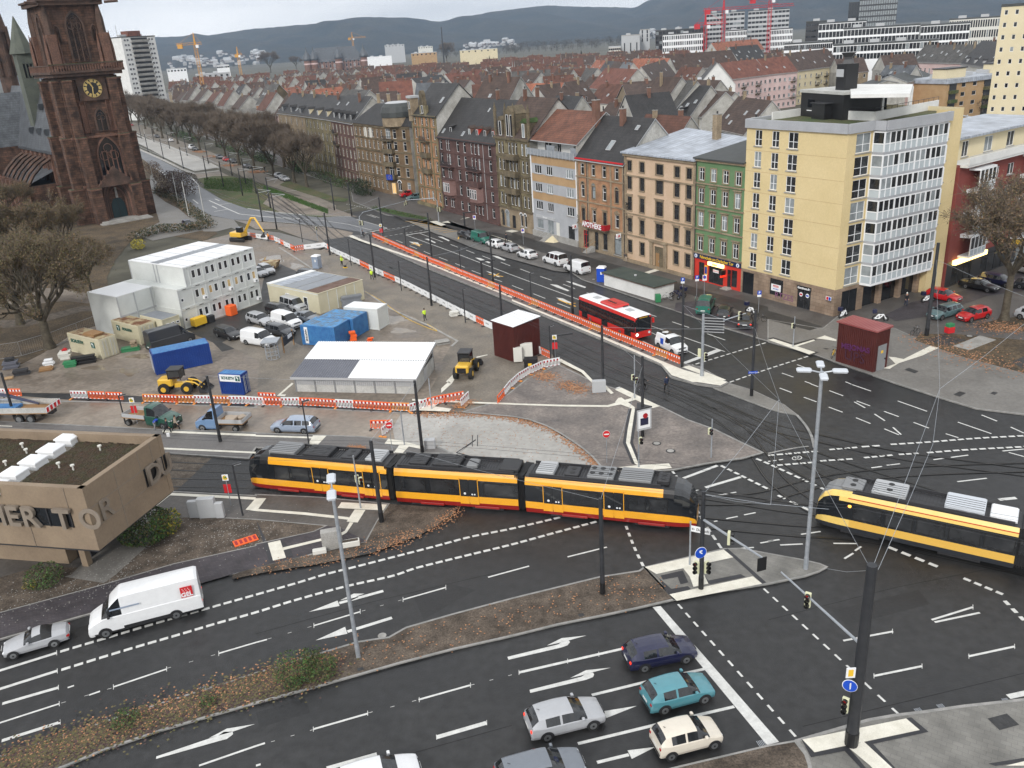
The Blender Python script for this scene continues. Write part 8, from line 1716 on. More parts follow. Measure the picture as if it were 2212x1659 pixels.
# --- trams
def tram_module(o,a,b,body,low,band,nose=None,wins=(),doors=(),top=None,ztop=3.5):
 """a, b: near bottom edge, left to right"""
 a,b=V_((a.x,a.y,0)),V_((b.x,b.y,0));d=(b-a).normalized();n=V_((-d.y,d.x,0));Lm=(b-a).length;e=MB()
 root=bpy.data.objects.new('car_body',None)
 CS=[(1.22,.3),(1.325,.72),(1.325,1.3),(1.32,2.72),(1.25,3.02),(1.12,3.3),(.9,3.38),(0,3.4)];mt=[low,band,'glass',body,body,'dark','dark']
 xs=[(0,1,1),(Lm,1,1)]
 if nose=='r': xs=[(0,1,1),(Lm-2.4,1,1),(Lm-1.6,.98,.99),(Lm-1.0,.93,.95),(Lm-.5,.83,.84),(Lm-.12,.66,.62),(Lm,.55,.38)]
 if nose=='l': xs=[(0,.55,.38),(.12,.66,.62),(.5,.83,.84),(1.0,.93,.95),(1.6,.98,.99),(2.4,1,1),(Lm,1,1)]
 for (xa,ka,za),(xb,kb,zb) in zip(xs,xs[1:]):
  endz=ka<1 or kb<1
  for s_ in (1,-1):
   for j in range(7):
    (y0,z0),(y1,z1)=CS[j],CS[j+1];q=[(xa,s_*y0*ka,.3+(z0-.3)*za),(xb,s_*y0*kb,.3+(z0-.3)*zb),(xb,s_*y1*kb,.3+(z1-.3)*zb),(xa,s_*y1*ka,.3+(z1-.3)*za)]
    m=mt[j]
    if endz and j>=3: m=('glass' if min(ka,kb)<.94 else ('black' if low != 'p_dark' else body))
    if endz and low=='p_dark' and j>3: m=body if j<6 else 'grey'
    if endz and j in (0,1) and low=='p_dark': m=body if j else 'p_dark'
    e.po(q if s_<0 else q[::-1],m)
 for (x,k,z),fl in ((xs[0],0),(xs[-1],1)):
  pts=[(x,y*k,.3+(zz-.3)*z) for y,zz in CS]+[(x,-y*k,.3+(zz-.3)*z) for y,zz in CS[-2::-1]];e.po(pts if fl else pts[::-1],'black' if k==1 else band)
 c=a+n*1.3;rz=atan2(d.y,d.x);e.bd('car_body',o,smooth=28,loc=(c.x,c.y,0),rz=rz)
 T_=dict(loc=(c.x,c.y,0),rz=rz);yy=-1.325
 for x0,x1 in wins:
  for s_ in (1,-1): f=MB();y=s_*1.33;y0,y1=sorted((y,y+s_*.012));f.bx(x0,y0,1.42,x1,y1,2.6,'black');wf=f.bd('window',o,**T_);f=MB();f.bx(x0+.07,y0-.004 if s_<0 else y1,1.5,x1-.07,y0 if s_<0 else y1+.004,2.5,'gm');f.bd('pane',wf)
 for x in doors:
  for s_ in (1,-1):
   f=MB();y=s_*1.335;ya,yb=sorted((y,y+s_*.02));w_=.72
   for xa,xb in ((x-w_,x-.03),(x+.03,x+w_)): f.bx(xa,ya,.62,xb,yb,2.78,'glass');f.bx(xa,ya-.004 if s_<0 else ya,.62,xb,yb if s_<0 else yb+.004,1.28,band if low != 'p_dark' else 'glass')
   for xa,xb in ((x-w_-.05,x-w_),(x+w_,x+w_+.05)): f.bx(xa,ya-.01,.6,xb,yb+.01,2.85,body)
   f.bx(x-w_-.05,ya-.01,2.8,x+w_+.05,yb+.01,2.85,body);f.di((x-.35,y+s_*.03,1.55),(0,1,0),.1,'white',8,.01);f.di((x+.25,y+s_*.03,1.5),(0,1,0),.07,'white',8,.01);f.di((x+.45,y+s_*.03,1.5),(0,1,0),.07,'white',8,.01);f.bd('door',o,**T_)
 for it in top or ():
  x0,x1,w_,h,m,fans=it;f=MB();f.bx(x0,-w_,3.38,x1,w_,3.38+h,m,.06)
  for k in range(fans): xx=x0+(x1-x0)*(k+.5)/fans;f.di((xx,-w_*.45,3.39+h),(0,0,1),.2,'black',12,.03);f.di((xx,w_*.45,3.39+h),(0,0,1),.2,'black',12,.03)
  if h>.3: [f.bx(x0+.06,-w_*.9+.3*k,3.38+h,x1-.06,-w_*.9+.3*k+.03,3.4+h,'dark') for k in range(int(w_*6))]
  f.bd('roof_equipment',o,**T_)
 wa,wb_=(2.6 if nose=='l' else .3),(2.6 if nose=='r' else .3);f=MB();[f.bx(wa+.22*k,-1.0,3.39,wa+.06+.22*k,1.0,3.43,'pc') for k in range(int((Lm-wa-wb_)/.22))]
 for s_ in (-1.08,1.0): f.bx(wa,s_,3.38,Lm-wb_,s_+.08,3.62,'dark')
 f.bd('roof_walkway',o,**T_)
 for x in (Lm*.25,Lm*.75):
  f=MB();f.bx(x-1.3,-1.2,.12,x+1.3,1.2,.32,'pc');bo=f.bd('bogie',o,**T_)
  for q in (-.9,.9):
   for s_ in (-.72,.72): f=MB();f.di((x+q,s_,.34),(0,1,0),.3,'rail',14,.12);f.bd('wheel',bo)
 if low=='p_tramred':
  for q in (.3,.75): f=MB();f.bx(Lm*q-1,-1.4,.3,Lm*q+1,-1.3,.5,low,.03);f.bd('skirt_step',o,**T_)
 return c,rz,Lm
def bellows(o,p,q):
 f=MB();d=(q-p);n_=6
 nn=V_((-d.y,d.x,0)).normalized()
 for k in range(n_): a=p+d*(k/n_);b=p+d*((k+.55)/n_);f.pr([(a.x-nn.x*1.22,a.y-nn.y*1.22),(b.x-nn.x*1.22,b.y-nn.y*1.22),(b.x+nn.x*1.22,b.y+nn.y*1.22),(a.x+nn.x*1.22,a.y+nn.y*1.22)],.4,3.35,'black')
 f.pr([(p.x-nn.x*1.1,p.y-nn.y*1.1),(q.x-nn.x*1.1,q.y-nn.y*1.1),(q.x+nn.x*1.1,q.y+nn.y*1.1),(p.x+nn.x*1.1,p.y+nn.y*1.1)],.5,3.2,'dark');f.bd('bellows',o)
o=th_('tram','long three part tram in orange yellow, black and dark red crossing the middle','tram');ends=[]
pts=[((536,1052),(842,1081)),((858,1084),(1121,1103)),((1137,1106),(1503,1144))]
for i,(p,q) in en(pts):
 a,b=G(*p,.3),G(*q,.3);Lm=(b-a).length;nz={0: 'l',2: 'r'}.get(i)
 W_,D_,T_=[([(2.9,4.3),(4.5,6.1),(8.6,10.4)],(7.2,11.8),[(2.4,4.8,.95,.42,'grey',0),(5.6,7.9,.9,.4,'dark',2),(9.0,10.2,.8,.3,'dark',1),(11.2,12.6,.9,.4,'lg',0)]),([(.5,2.6),(3.0,5.0),(7.4,10.2)],(6.2,),[(1.2,2.6,.8,.35,'dark',1),(3.2,5.4,.9,.42,'dark',2),(5.9,6.8,.6,.3,'grey',0),(8.6,10.2,.9,.3,'pc',0)]),
                  ([(3.6,5.9),(8.0,9.3),(9.5,10.9)],(2.2,6.9),[(.8,2.2,.9,.4,'lg',0),(3.0,4.1,.7,.25,'dark',1),(4.8,6.8,.9,.4,'grey',3),(7.2,9.6,.95,.42,'grey',0),(10.0,10.9,.7,.4,'dark',1)])][i]
 c,rz,_=tram_module(o,a,b,'p_tram','p_tramred','p_tram',nz,W_,D_,T_);dv=V_((cos(rz),sin(rz),0));ends.append((c.copy(),c+dv*Lm))
for i in (0,1): bellows(o,ends[i][1],ends[i+1][0])
c=ends[1][0]+V_((ends[1][1]-ends[1][0]))*.72;mb=MB();mb.tu([c+V_((0,-.5,3.6)),c+V_((-2.2,-.2,4.6)),c+V_((-.6,0,5.7))],.05,'dark',5);mb.tu([c+V_((0,.5,3.6)),c+V_((-2.2,.2,4.6)),c+V_((-.6,0,5.7))],.05,'dark',5)
for q in (-.25,.15): mb.tu([c+V_((-.6+q,-.95,5.62)),c+V_((-.6+q,-.6,5.78)),c+V_((-.6+q,.6,5.78)),c+V_((-.6+q,.95,5.62))],.035,'dark',5)
mb.bd('pantograph',o)
dv=(ends[2][1]-ends[2][0]).normalized();nn=V_((-dv.y,dv.x,0))
for s_ in (-.75,.75): p=ends[2][1]-dv*.25+nn*s_*.7;mb=MB();mb.di((p.x,p.y,.85),dv,.13,'lamp_lit' if s_<0 else 'lamp_clear',12,.35);mb.bd('headlight',o)
p=ends[0][0]+dv*1.3-nn*1.28;mb=MB();mb.tu([p+V_((0,0,2.6)),p-nn*.35+V_((-.2,0,2.2))],.07,'black',5);mb.bd('mirror',o)
o=th_('tram','pale yellow tram with a thin red stripe entering at the right edge','tram');a,b=G(1757,1132,.3),G(2187,1229,.3)
M['p_band2']=mat('p_band2',(.70,.42,.08),.35)
c,rz,Lm=tram_module(o,a,b,'p_tram2','p_dark','p_band2','l',[(2.6,4.5),(4.7,6.5),(6.7,8.5),(8.7,10.6),(10.8,12.6),(12.8,14.4)],(),[(1.6,3.0,.8,.25,'grey',1),(3.6,5.8,.95,.45,'lg',1),(8.2,10.6,.95,.5,'lamp_housing',0),(10.9,12.5,.9,.3,'white',0),(13.0,13.6,.5,.35,'galv',0),(13.9,14.3,.7,.3,'lg',0)])
dv=V_((cos(rz),sin(rz),0));nn=V_((-dv.y,dv.x,0));f=MB();f.bx(2.2,-1.29,2.96,Lm,-1.275,3.02,'red');f.bd('stripe',o,loc=(c.x,c.y,0),rz=rz);f=MB();f.di((2.35,-1.335,2.4),(0,1,0),.12,'lamp_orange',10,.02);f.bd('indicator',o,loc=(c.x,c.y,0),rz=rz)
bellows(o,c+dv*Lm,c+dv*(Lm+.9));a2=c+dv*(Lm+.9)-nn*1.3;tram_module(o,a2,a2+dv*8,'p_tram2','p_dark','p_band2',None,[(.6,2.4),(2.8,4.6)],(),[(.8,2.6,.9,.3,'grey',1)])
# --- barriers
BW=2.05;PB={}
for nm,c in (('orange','orange'),('pale','pale_orange'),('white','white'),('sheet','white')):
 o=th_('barrier_board',nm,'barrier');f=MB();h=1.0
 if nm=='sheet': f.bx(0,-.02,.12,BW,.02,1.0,c);f.bx(.5,-.028,.5,1.3,-.02,.7,'lg')
 else:
  f.bx(0,-.03,.9,BW,.03,1.0,c);f.bx(0,-.03,.12,BW,.03,.2,c);f.bx(0,-.025,.66,BW,.025,.9,c)
  for k in range(13): x=BW*k/12;f.bx(x-.03,-.02,.2,x+.03,.02,.66,c)
 pass
 if nm != 'sheet':
  [f.bx(.06+.4*k,-.034,.67,.26+.4*k,.034,.89,'red_stripe') for k in range(5)];[f.bx(.26+.4*k,-.034,.67,.44+.4*k,.034,.89,'white') for k in range(5)];[f.bx(.1+.5*k,-.034,.125,.3+.5*k,.034,.195,'red_stripe' if c=='white' else 'white') for k in range(4)]
 f.bd('panel',o);f=MB();f.bx(-.1,-.4,0,.12,.4,.1,'dark' if nm in ('sheet','orange') else 'pale_orange',.02);f.bx(.0,-.05,.1,.06,.05,.2,'dark');f.bd('foot',o);PB[nm]=[o,snap(o),False]
def brow(px,kinds,what,group,z=0):
 P=[G(*p) for p in px];acc=[0.]
 for a,b in zip(P,P[1:]): acc.append(acc[-1]+(b-a).length)
 def at(s):
  for i in range(len(P)-1):
   if acc[i+1]>=s-1e-6: return P[i].lerp(P[i+1],(s-acc[i])/(acc[i+1]-acc[i]))
  return P[-1]
 n=max(1,round(acc[-1]/BW));st=acc[-1]/n
 for i in range(n):
  a,b=at(i*st),at((i+1)*st);k=kinds[i%len(kinds)];k={'o': 'orange','p': 'pale','w': 'white','s': 'sheet'}[k];e=PB[k];rz=atan2((b-a).y,(b-a).x)
  col={'orange': 'orange','pale': 'faded orange','white': 'white','sheet': 'white sheeted'}[k];lb=(ordn(i)+' board, '+col+', '+what) if n>1 else col+' board '+what
  a=a+V_((0,0,z+R.uf(0,.02)))
  if not e[2]: e[2]=True;r=e[0];r.location=a;r.rotation_euler=(0,0,rz);r['label']=lb;r['group']=group
  else: r=dup(e[0],a,rz+R.uf(-.03,.03),lb,group,tree=e[1])
  if not group and 'group' in r: del r['group']
brow(t(1,1,1010,400,1480,610,2212,912)+t(2,1,0,912,790,1245,1450,1508),'ooopoooooopoo','counted from the far end of the row beside the bus','orange barriers along the tramway platform',.2)
brow(t(1,1,640,515,780,580,930,650,1050,712,1250,800,1500,925,1790,1075,2040,1195),'sssssssoosssoosssssssssssssossoo','counted from the far end along the yard side of the tracks','white sheeted fence along the tramway')
brow(t(0,2,1245,160,2212,182)+t(1,2,0,188,480,195,1330,245),'popwpwwowoowoo','counted from the left in the row behind the pickups','barrier row along the works road')
brow(t(0,2,622,130,1085,145),'woo','counted from the left in the short row by the rubble','short barrier row');brow(t(0,2,-200,105,185,112),'ow','counted from the left at the left picture edge','barriers at the left edge')
brow(t(1,2,1335,250,1500,195,1790,140),'woo','counted from the left right of the shed corner','barriers by the shed corner');brow(t(1,2,1775,205,1860,115),'w','leaning open at the end of the shed barriers',None)
brow(t(1,2,2090,180)+t(2,1,30,1655,190,1560,290,1520,420,1500),'owwwwwww','counted from the bottom of the bent row by the red hut','white barriers round the paved island');brow(t(1,2,995,395,1180,392),'o','standing alone on the works road',None);brow(t(1,2,1095,460,1180,390),'w','beside the no entry sign on the works road',None)
brow(t(1,1,-150,380,60,410,150,420,330,510),'swosso','counted from the left near the excavator','barriers near the excavator');brow(t(1,1,330,515,430,500,600,480,640,510),'osss','counted from the left between yard and first mast','barriers at the first mast')
brow([(560,866),(600,868)],'o','second layer behind the pickups',None);brow(t(2,1,175,1370,330,1450),'so','counted from the left behind the black bin','barriers behind the black bin')
f=MB();f.bx(-.9,-.45,0,.9,.45,.06,'orange');[f.bx(-.8+.35*k,-.3,.06,-.6+.35*k,.3,.08,'red_stripe') for k in range(5)];p=G(*t(0,2,2125,1370)[0]);f.bd('barrier_board',loc=(p.x,p.y,.15),rz=.5,label='orange barrier board lying flat on the bare soil',category='barrier')
# --- masts, lamps, lights, signs
def mast(b,tp,lb,r=.14,m='pole_dark',h=None,name='catenary_mast',cat='mast',group=None,z=0.,foot=True):
 g=G(*b);h=h or min(max(hgt(g,tp),3),15);o=th_(name,lb,cat,(g.x,g.y,z),0,group);f=MB();f.tu([(0,0,0),(0,0,h)],[r*1.12,r*.85],m,12);f.bd('pole',o,smooth=40)
 if foot: f=MB();f.tu([(0,0,0),(0,0,.9)],r*1.2,'black' if m=='pole_dark' else m,12);f.bd('base',o)
 return o,h
def lampm(b,tp,lb,group=None,m='pole_dark',double=False,ang=None,z=0.):
 o,h=mast(b,tp,lb,.07,m,name='street_lamp',cat='street lamp',group=group,z=z,foot=False);ang=UR+pi/2 if ang is None else ang
 for s_ in ((1,-1) if double else (1,)):
  f=MB();f.bx(0,-.12,h-.08,.7*s_,.12,h+.02,'lamp_housing' if m != 'pole_dark' else 'dark',.03) if s_>0 else f.bx(-.7,-.12,h-.08,0,.12,h+.02,'dark',.03);f.bx(.1 if s_>0 else -.65,-.09,h-.1,.65 if s_>0 else -.1,.09,h-.08,'lamp_clear');f.bd('lamp_head',o,rz=ang)
 return o
mast(t(1,1,640,543)[0],t(1,1,585,180)[0][1],'dark mast at the upper end of the white sheeted fence');mast(t(1,1,1028,738)[0],t(1,1,980,365)[0][1],'dark mast at the orange boards in the white sheeted fence');mast(t(1,1,1518,982)[0],t(1,1,1472,560)[0][1],'dark mast behind the worker with the hose');mast((1085,702),615,'dark mast behind the white roofed red hut')
mast(t(1,1,1095,350)[0],t(1,1,1058,45)[0][1],'dark mast beside the far end of the orange barriers');mast(t(1,1,1520,580)[0],t(1,1,1485,180)[0][1],'dark mast next to the orange barriers near the black saloon');mast(t(1,1,2050,795)[0],t(1,1,2020,345)[0][1],'dark mast in front of the white hatchback and the silver compact');mast(t(2,1,525,1060)[0],t(2,1,510,545)[0][1],'dark mast touching the rear of the bus')
mast((1303,845),703,'dark mast in front of the long orange barrier row near the bus');mast(t(2,1,1470,1525)[0],t(2,1,1490,820)[0][1],'dark mast at the near end of the orange barriers');mast((1623,857),669,'dark mast with a small blue street sign on the grey island tip');o,h=mast((1388,945),770,'dark mast carrying a triangular poster column')
f=MB();f.pr([(-.75,-.3),(.75,-.3),(0,.9)],.9,3.0,'lg');f.pr([(-.8,-.35),(.8,-.35),(0,1.0)],3.0,3.1,'dark');f.bx(-.6,-.33,1.1,.6,-.305,2.8,'white');f.bx(-.4,-.35,1.4,.4,-.335,2.1,'p_navy');f.di((.1,-.36,2.3),(0,1,0),.25,'red_stripe',12,.02);f.bd('poster_column',o,rz=.35)
mast((913,980),822,'dark mast standing on the platform right of the parked pickups');mast((477,957),812,'dark mast on the platform between the two pickups');mast((33,905),805,'dark mast in front of the crane lorry');mast((825,1130),955,'dark mast in front of the tram near its first bellows',.16,z=.12);mast((1302,1285),1080,'dark mast on the median in front of the tram',.15,z=.12)
oA,hA=mast((1514,1275),1065,'dark mast with blue arrow sign on the crossing island',.15,z=.12);oB,hB=mast((1838,1612),1225,'thick dark mast with span wires in the lower right',.28,z=.12);mast((2001,727),527,'tall dark mast beside the green car on the right',.2,z=.13)
for i,(a,b) in en(((57,258),(127,137),(180,320),(678,156),(828,207))): mast(t(1,1,a,b)[0],0,['dark mast left of the soil island','far dark mast in the grassy triangle','dark mast beside the white box on the soil','dark mast in front of the hedge','dark mast beside the blue pedestrian sign'][i],h=7.2)
BP=((180,460),(265,630),(340,515),(457,712),(535,598),(705,838),(750,675),(1000,975),(1015,775),(1203,1060),(1310,925),(1440,1170),(1480,1025),(1610,1145),(1688,1498),(1785,1320),(1860,1560))
for p in BP:
 o,h=mast(r3(*p)[0],0,'dark catenary mast beside the tunnel ramp and the green island of the boulevard',h=7.2,group='catenary masts of the boulevard');f=MB();f.tu([(0,0,h-.8),(2.6,1.0,h-.6)],.05,'lg',4);f.tu([(0,0,h-.1),(2.6,1.0,h-.6),(1.6,.6,h-1.5)],.04,'lg',4);f.bd('bracket',o)
for p,tp in (((260,590),0),((355,1110),0),((640,1275),0),((770,1425),0),((975,1480),0)): mast(r3(*p)[0],0,'pale wooden pole beside the wet road at the church',.1,'concrete_wall',h=8,name='wooden_pole',cat='pole',group='pale poles at the church',foot=False)
for tl,b,tp,lb in (((1,1),(823,635),405,'thin lamp by the uppermost hi-vis worker'),((1,1),(1258,853),597,'thin lamp at the short orange board in the white fence'),((1,1),(1810,1128),835,'thin lamp beside the white sacks'),((1,1),(1300,490),317,'thin lamp at the upper stop line'),((1,1),(1770,680),485,'thin lamp amid the arrows'),((2,1),(165,920),700,'thin lamp left of the bus in the road'),((2,1),(335,1455),1155,'thin lamp beside the red hut'),((2,1),(965,1200),990,'thin lamp in front of the bus side'),
                      ((0,2),(1085,345),100,'thin lamp in front of the dark green pickup'),((1,2),(460,530),150,'thin lamp in front of the light blue estate car'),((0,2),(2100,1145),695,'thin lamp left of the tram by the red tram stop board'),((1,1),(403,435),235,'thin lamp on the soil by the barriers')): lampm(t(*tl,*b)[0],t(*tl,0,tp)[0][1],lb)
o,h=mast((1740,1232),806,'tall galvanised lamp mast with four lamp heads beside the yellow tram',.13,'galv',name='street_lamp',cat='street lamp',z=.12)
for k in range(4): an=k*pi/2-.25;f=MB();f.tu([(0,0,h-.1),(.7,0,h+.05)],.05,'galv',6);f.bx(.6,-.24,h-.02,1.5,.24,h+.16,'lamp_housing',.06);f.bx(.65,-.2,h-.03,1.45,.2,h-.018,'lamp_clear');f.bd('lamp_head',o,rz=an)
o,h=mast((775,1423),1060,'tall galvanised lamp mast with two lamp heads on the planted median',.12,'galv',name='street_lamp',cat='street lamp',z=.13)
for k in range(2): f=MB();f.tu([(0,0,h-.1),(.6,0,h+.1)],.05,'galv',6);f.bx(.5,-.26,h+.04,1.5,.26,h+.24,'lamp_housing',.07);f.bx(.55,-.2,h+.03,1.45,.2,h+.038,'lamp_clear');f.bd('lamp_head',o,rz=1.75+k*pi)
def sgl(o,x,y,z,rz=0,ped=False):
 f=MB();n=2 if ped else 3;H=.3*n;f.bx(-.16,-.05,z,.16,.12,z+H,'signal_back',.02)
 s_=f.bd('signal_head',o,loc=(x,y,0),rz=rz);
 for k in range(n): f=MB();f.di((0,-.07,z+.15+.3*k),(0,1,0),.11,'lamp_red_off' if k==n-1 else 'black',10,.02);f.tu([(0,-.05,z+.15+.3*k),(0,-.26,z+.17+.3*k)],.13,'black',8,False);f.bd('lamp',s_)
for b,tp,lb,sg in ((t(1,2,907,1085)[0],987,'grey signal pole with two signal heads in front of the tram',((0,.2,2.3),(.3,0,2.2))),(t(2,2,1095,730)[0],935,'grey signal pole beside the bent light path',((.15,0,2.2),)),(t(2,2,1720,645)[0],908,'grey signal pole near the right tip of the paved island',((-.15,0,2.2),)),((1371,863),770,'grey signal pole with camera at the tramway crossing',((-.15,0,2.0),(.2,.1,1.6))),(t(3,1,215,1345)[0],686,'grey signal pole at the corner before the yellow block',((-.15,0,2.2),)),
                      (t(1,2,1285,540)[0],890,'bare grey post on the platform end',()),(t(1,2,1520,225)[0],820,'bare grey post right of the shed barriers',()),(t(1,1,535,430)[0],490,'pale signal post on the soil beside the first barriers',((.1,0,2.2),))):
 o,h=mast(b,tp,lb,.065,'galv',name='traffic_light',cat='traffic light',foot=False,z=.12);[sgl(o,x,y,z,.4,True) for x,y,z in sg]
o,h=mast(t(2,1,1640,1605)[0],t(2,1,1655,1055)[0][1],'thick grey signal mast with long arm and direction board backs',.16,'galv',name='traffic_light',cat='traffic light');e=G(*t(2,1,2020,1040)[0],6.4)-V_(o.location);f=MB();f.tu([(0,0,h-1.4),(e.x,e.y,6.3)],[.1,.06],'galv',8);f.bd('arm',o);sgl(o,e.x*.86,e.y*.86,5.7,.5);sgl(o,-.3,0,2.4,2.5);sgl(o,.3,0,1.9,.5)
f=MB();f.bx(.2,-.04,h-2.0,2.0,0,h-.05,'dark');[f.bx(.1,-.12,h-1.9+.3*k,2.15,-.05,h-1.84+.3*k,'lg') for k in range(6)];f.bd('direction_board',o,rz=-.35)
e=G(*t(2,2,2160,1540)[0],5.0)-V_(oA.location);f=MB();f.tu([(0,0,5.3),(e.x,e.y,5.2)],[.09,.06],'galv',8);f.bd('arm',oA);sgl(oA,e.x*.47,e.y*.47,4.7,1.2);sgl(oA,-.35,-.1,1.3,-.9);sgl(oA,.35,0,1.2,.6);f=MB();f.bx(-.3,-.03,4.3,.3,.03,5.2,'black');f.bd('signal_back_board',oA,loc=(e.x,e.y,0),rz=.3)
f=MB();f.di((-.15,-.3,3.0),(.3,-1,0),.42,'white',20,.02);f.di((-.15,-.32,3.0),(.3,-1,0),.39,'blue_sign',20,.02);sg=f.bd('arrow_sign',oA);text('<',.5,'white',sg,(-.2,-.36,3.08),(pi/2,0,-.3),bold=.02)
o,h=mast(t(2,2,1535,1575)[0],t(2,2,1540,1200)[0][1],'grey post with a white direction sign reading Durlach',.065,'galv',name='sign_post',cat='road sign',foot=False,z=.12);f=MB();f.bx(0,-.03,h-.75,1.35,.0,h-.3,'white');sg=f.bd('direction_sign',o,rz=-.5);text('← Durlach',.27,'black',sg,(.68,-.045,h-.53),(pi/2,0,0))
e=G(*t(3,3,110,35)[0],5.6)-V_(oB.location);f=MB();f.tu([(0,0,6.2),(e.x,e.y,6.0)],[.08,.05],'galv',8);f.bd('arm',oB);sgl(oB,e.x*.64,e.y*.64,5.4,-.6);sgl(oB,-.6,-.15,2.3,-.7)
f=MB();f.di((-.5,-.2,4.0),(-.5,-1,0),.36,'white',18,.02);f.di((-.5,-.22,4.0),(-.5,-1,0),.33,'blue_sign',18,.02);f.bx(-.75,-.22,4.5,-.3,-.18,5.1,'white');f.bx(-.65,-.23,4.6,-.4,-.221,5.0,'yellow');sg=f.bd('arrow_sign',oB);text('1',.5,'white',sg,(-.5,-.26,4.0),(pi/2,0,.4),bold=.015)
for b,tp,nm,lb in (((1311,1002),933,'noentry','round red no entry sign on a thin post in the paved island'),(t(1,2,1180,595)[0],923,'noentry','round red no entry sign behind the tram'),(t(2,1,1472,925)[0],598,'P','blue parking sign nearest the kiosk'),(t(2,1,1595,905)[0],607,'P','blue parking sign left of the no stopping sign'),(t(2,1,1660,900)[0],613,'stop','round no stopping sign behind the green van'),(t(2,1,2128,1050)[0],643,'P','blue parking sign beside the scooters'),(t(2,1,100,460)[0],508,'stop','blue sign on the pavement before the postwar house'),(t(0,2,2000,1060)[0],1057,'halt','tram stop sign with red board left of the tram'),
                      (t(0,2,1190,350)[0],895,'halt','tram stop sign at the works road'),(t(2,1,375,1450)[0],742,'halt','tram stop sign under the stop gantry by the red hut'),(t(1,1,1090,410)[0],502,'halt','tram stop sign at the far end of the barriers'),(t(1,1,1895,335)[0],478,'stop','blue sign before the black saloon')):
 o,h=mast(b,tp,lb,.03,'galv',name='sign_post',cat='road sign',foot=False,z=.12,h=None if nm=='noentry' else 2.9);f=MB();dr=(.15,-1,.1)
 if nm=='noentry': f.di((0,-.05,h-.3),dr,.33,'white',20,.02);f.di((0,-.07,h-.3),dr,.31,'red',20,.02);f.bx(-.22,-.11,h-.35,.22,-.08,h-.25,'white')
 if nm=='P': f.bx(-.25,-.06,h-.5,.25,-.03,h,'blue_sign');f.bx(-.25,-.06,h-.8,.25,-.03,h-.52,'white')
 if nm=='stop': f.bx(-.28,-.05,h-.8,.28,-.03,h,'white');f.di((0,-.06,h-.3),dr,.25,'red',16,.02);f.di((0,-.08,h-.3),dr,.19,'blue_sign',16,.02)
 if nm=='halt': f.bx(-.25,-.05,h-.55,.25,-.03,h,'white');f.di((0,-.06,h-.27),dr,.21,'yellow',14,.02);f.bx(-.3,-.04,1.2,-.04,-.02,2.0,'red');f.bx(.04,-.04,1.2,.3,-.02,2.0,'red')
 sg=f.bd('sign',o)
 if nm in ('P','halt'): text({'P': 'P','halt': 'H'}[nm],.42 if nm=='P' else .3,'white' if nm=='P' else 'green',sg,(0,-.08 if nm=='P' else -.09,h-.26),(pi/2,0,0),bold=.01)
f=MB();f.bx(-.5,-.3,2.6,.4,-.28,2.85,'blue_sign');p=G(1623,857);sg=f.bd('street_name_sign',loc=(p.x,p.y,0),label='small blue street name sign on the mast at the island tip',category='sign');text('Durlacher Allee',.12,'white',sg,(-.05,-.31,2.72),(pi/2,0,0))
for b,c1,c2,lb in ((t(1,1,915,390)[0],(905,190),(1285,85),'signal mast arm reaching over the upper junction from the tracks'),(t(1,1,1582,268)[0],(1560,55),(1300,75),'signal mast arm at the corner of the orange gabled house')):
 g=G(*b);o=th_('traffic_light',lb,'traffic light',(g.x,g.y,.1));h=hgt(g,t(1,1,0,c1[1])[0][1]);e=G(*t(1,1,*c2)[0],h)-g;f=MB();f.tu([(0,0,0),(0,0,h-.6),(e.x*.08,e.y*.08,h),(e.x,e.y,h)],[.12,.1,.09,.06],'galv',8);f.bd('mast',o);sgl(o,0,-.2,2.3,.3);sgl(o,.4,0,2.2,2.);sgl(o,e.x,e.y,h-.9,.4)
for b,lb in ((t(2,1,370,1445)[0],'dark stop gantry by the red hut'),(t(1,1,1955,755)[0],'dark stop gantry behind the orange barriers'),(t(1,1,1805,305)[0],'dark display gantry on the upper pavement')): g=G(*b);f=MB();f.bx(-.15,-.15,0,.15,.15,2.6,'dark');f.bx(-.2,-.2,2.6,2.2,.2,2.75,'dark');f.bd('stop_gantry',loc=(g.x,g.y,.2),rz=.35 if '1955' in str(b) else .2,label=lb,category='gantry')
mw=MB();W_=lambda px,z,r=.012,m='galv': mw.tu([G(x,y,zz) for (x,y),zz in zip(px,z if isinstance(z,(list,tuple)) else [z]*len(px))],r,m,3,False)
tB=V_(oB.location)+V_((0,0,hB-.3));tA=V_(oA.location)+V_((0,0,hA-.2));t5=G(1302,1285)+V_((0,0,7.2));t4=G(825,1130)+V_((0,0,7.2));tC=G(1623,857)+V_((0,0,7.2));tD=G(2001,727)+V_((0,0,9.));tE=G(1388,945)+V_((0,0,7));tF=G(913,980)+V_((0,0,7));tG=G(477,957)+V_((0,0,7));tH=G(1303,845)+V_((0,0,7));tI=G(*t(2,1,1470,1525)[0])+V_((0,0,7.2))
n1=G(1683,863,7.2);n2=G(1665,1090,7.2);n3=G(2030,840,8.2);n4=G(2015,960,8)
for a,b in ((tB,n3),(tB+V_((.3,0,0)),n4),(n4,n3),(n3,tD),(tB,G(1784,1228,6.5)),(tB,n1),(n1,tC),(n1,tI),(n1,n2),(n2,tA),(tA,G(1790,1100,6.5)),(t5,t4),(t5,tE),(tE,tH),(t4,tF),(tF,tG),(tA,n1),(tD,G(2212,640,8)),(n3,G(2212,700,8)),(tC,tH),(tI,tC)): mw.tu([a,a.lerp(b,.5)-V_((0,0,.15)),b],.014,'galv',3,False)
WR=lambda px: W_(px,5.75,.014,'dark')
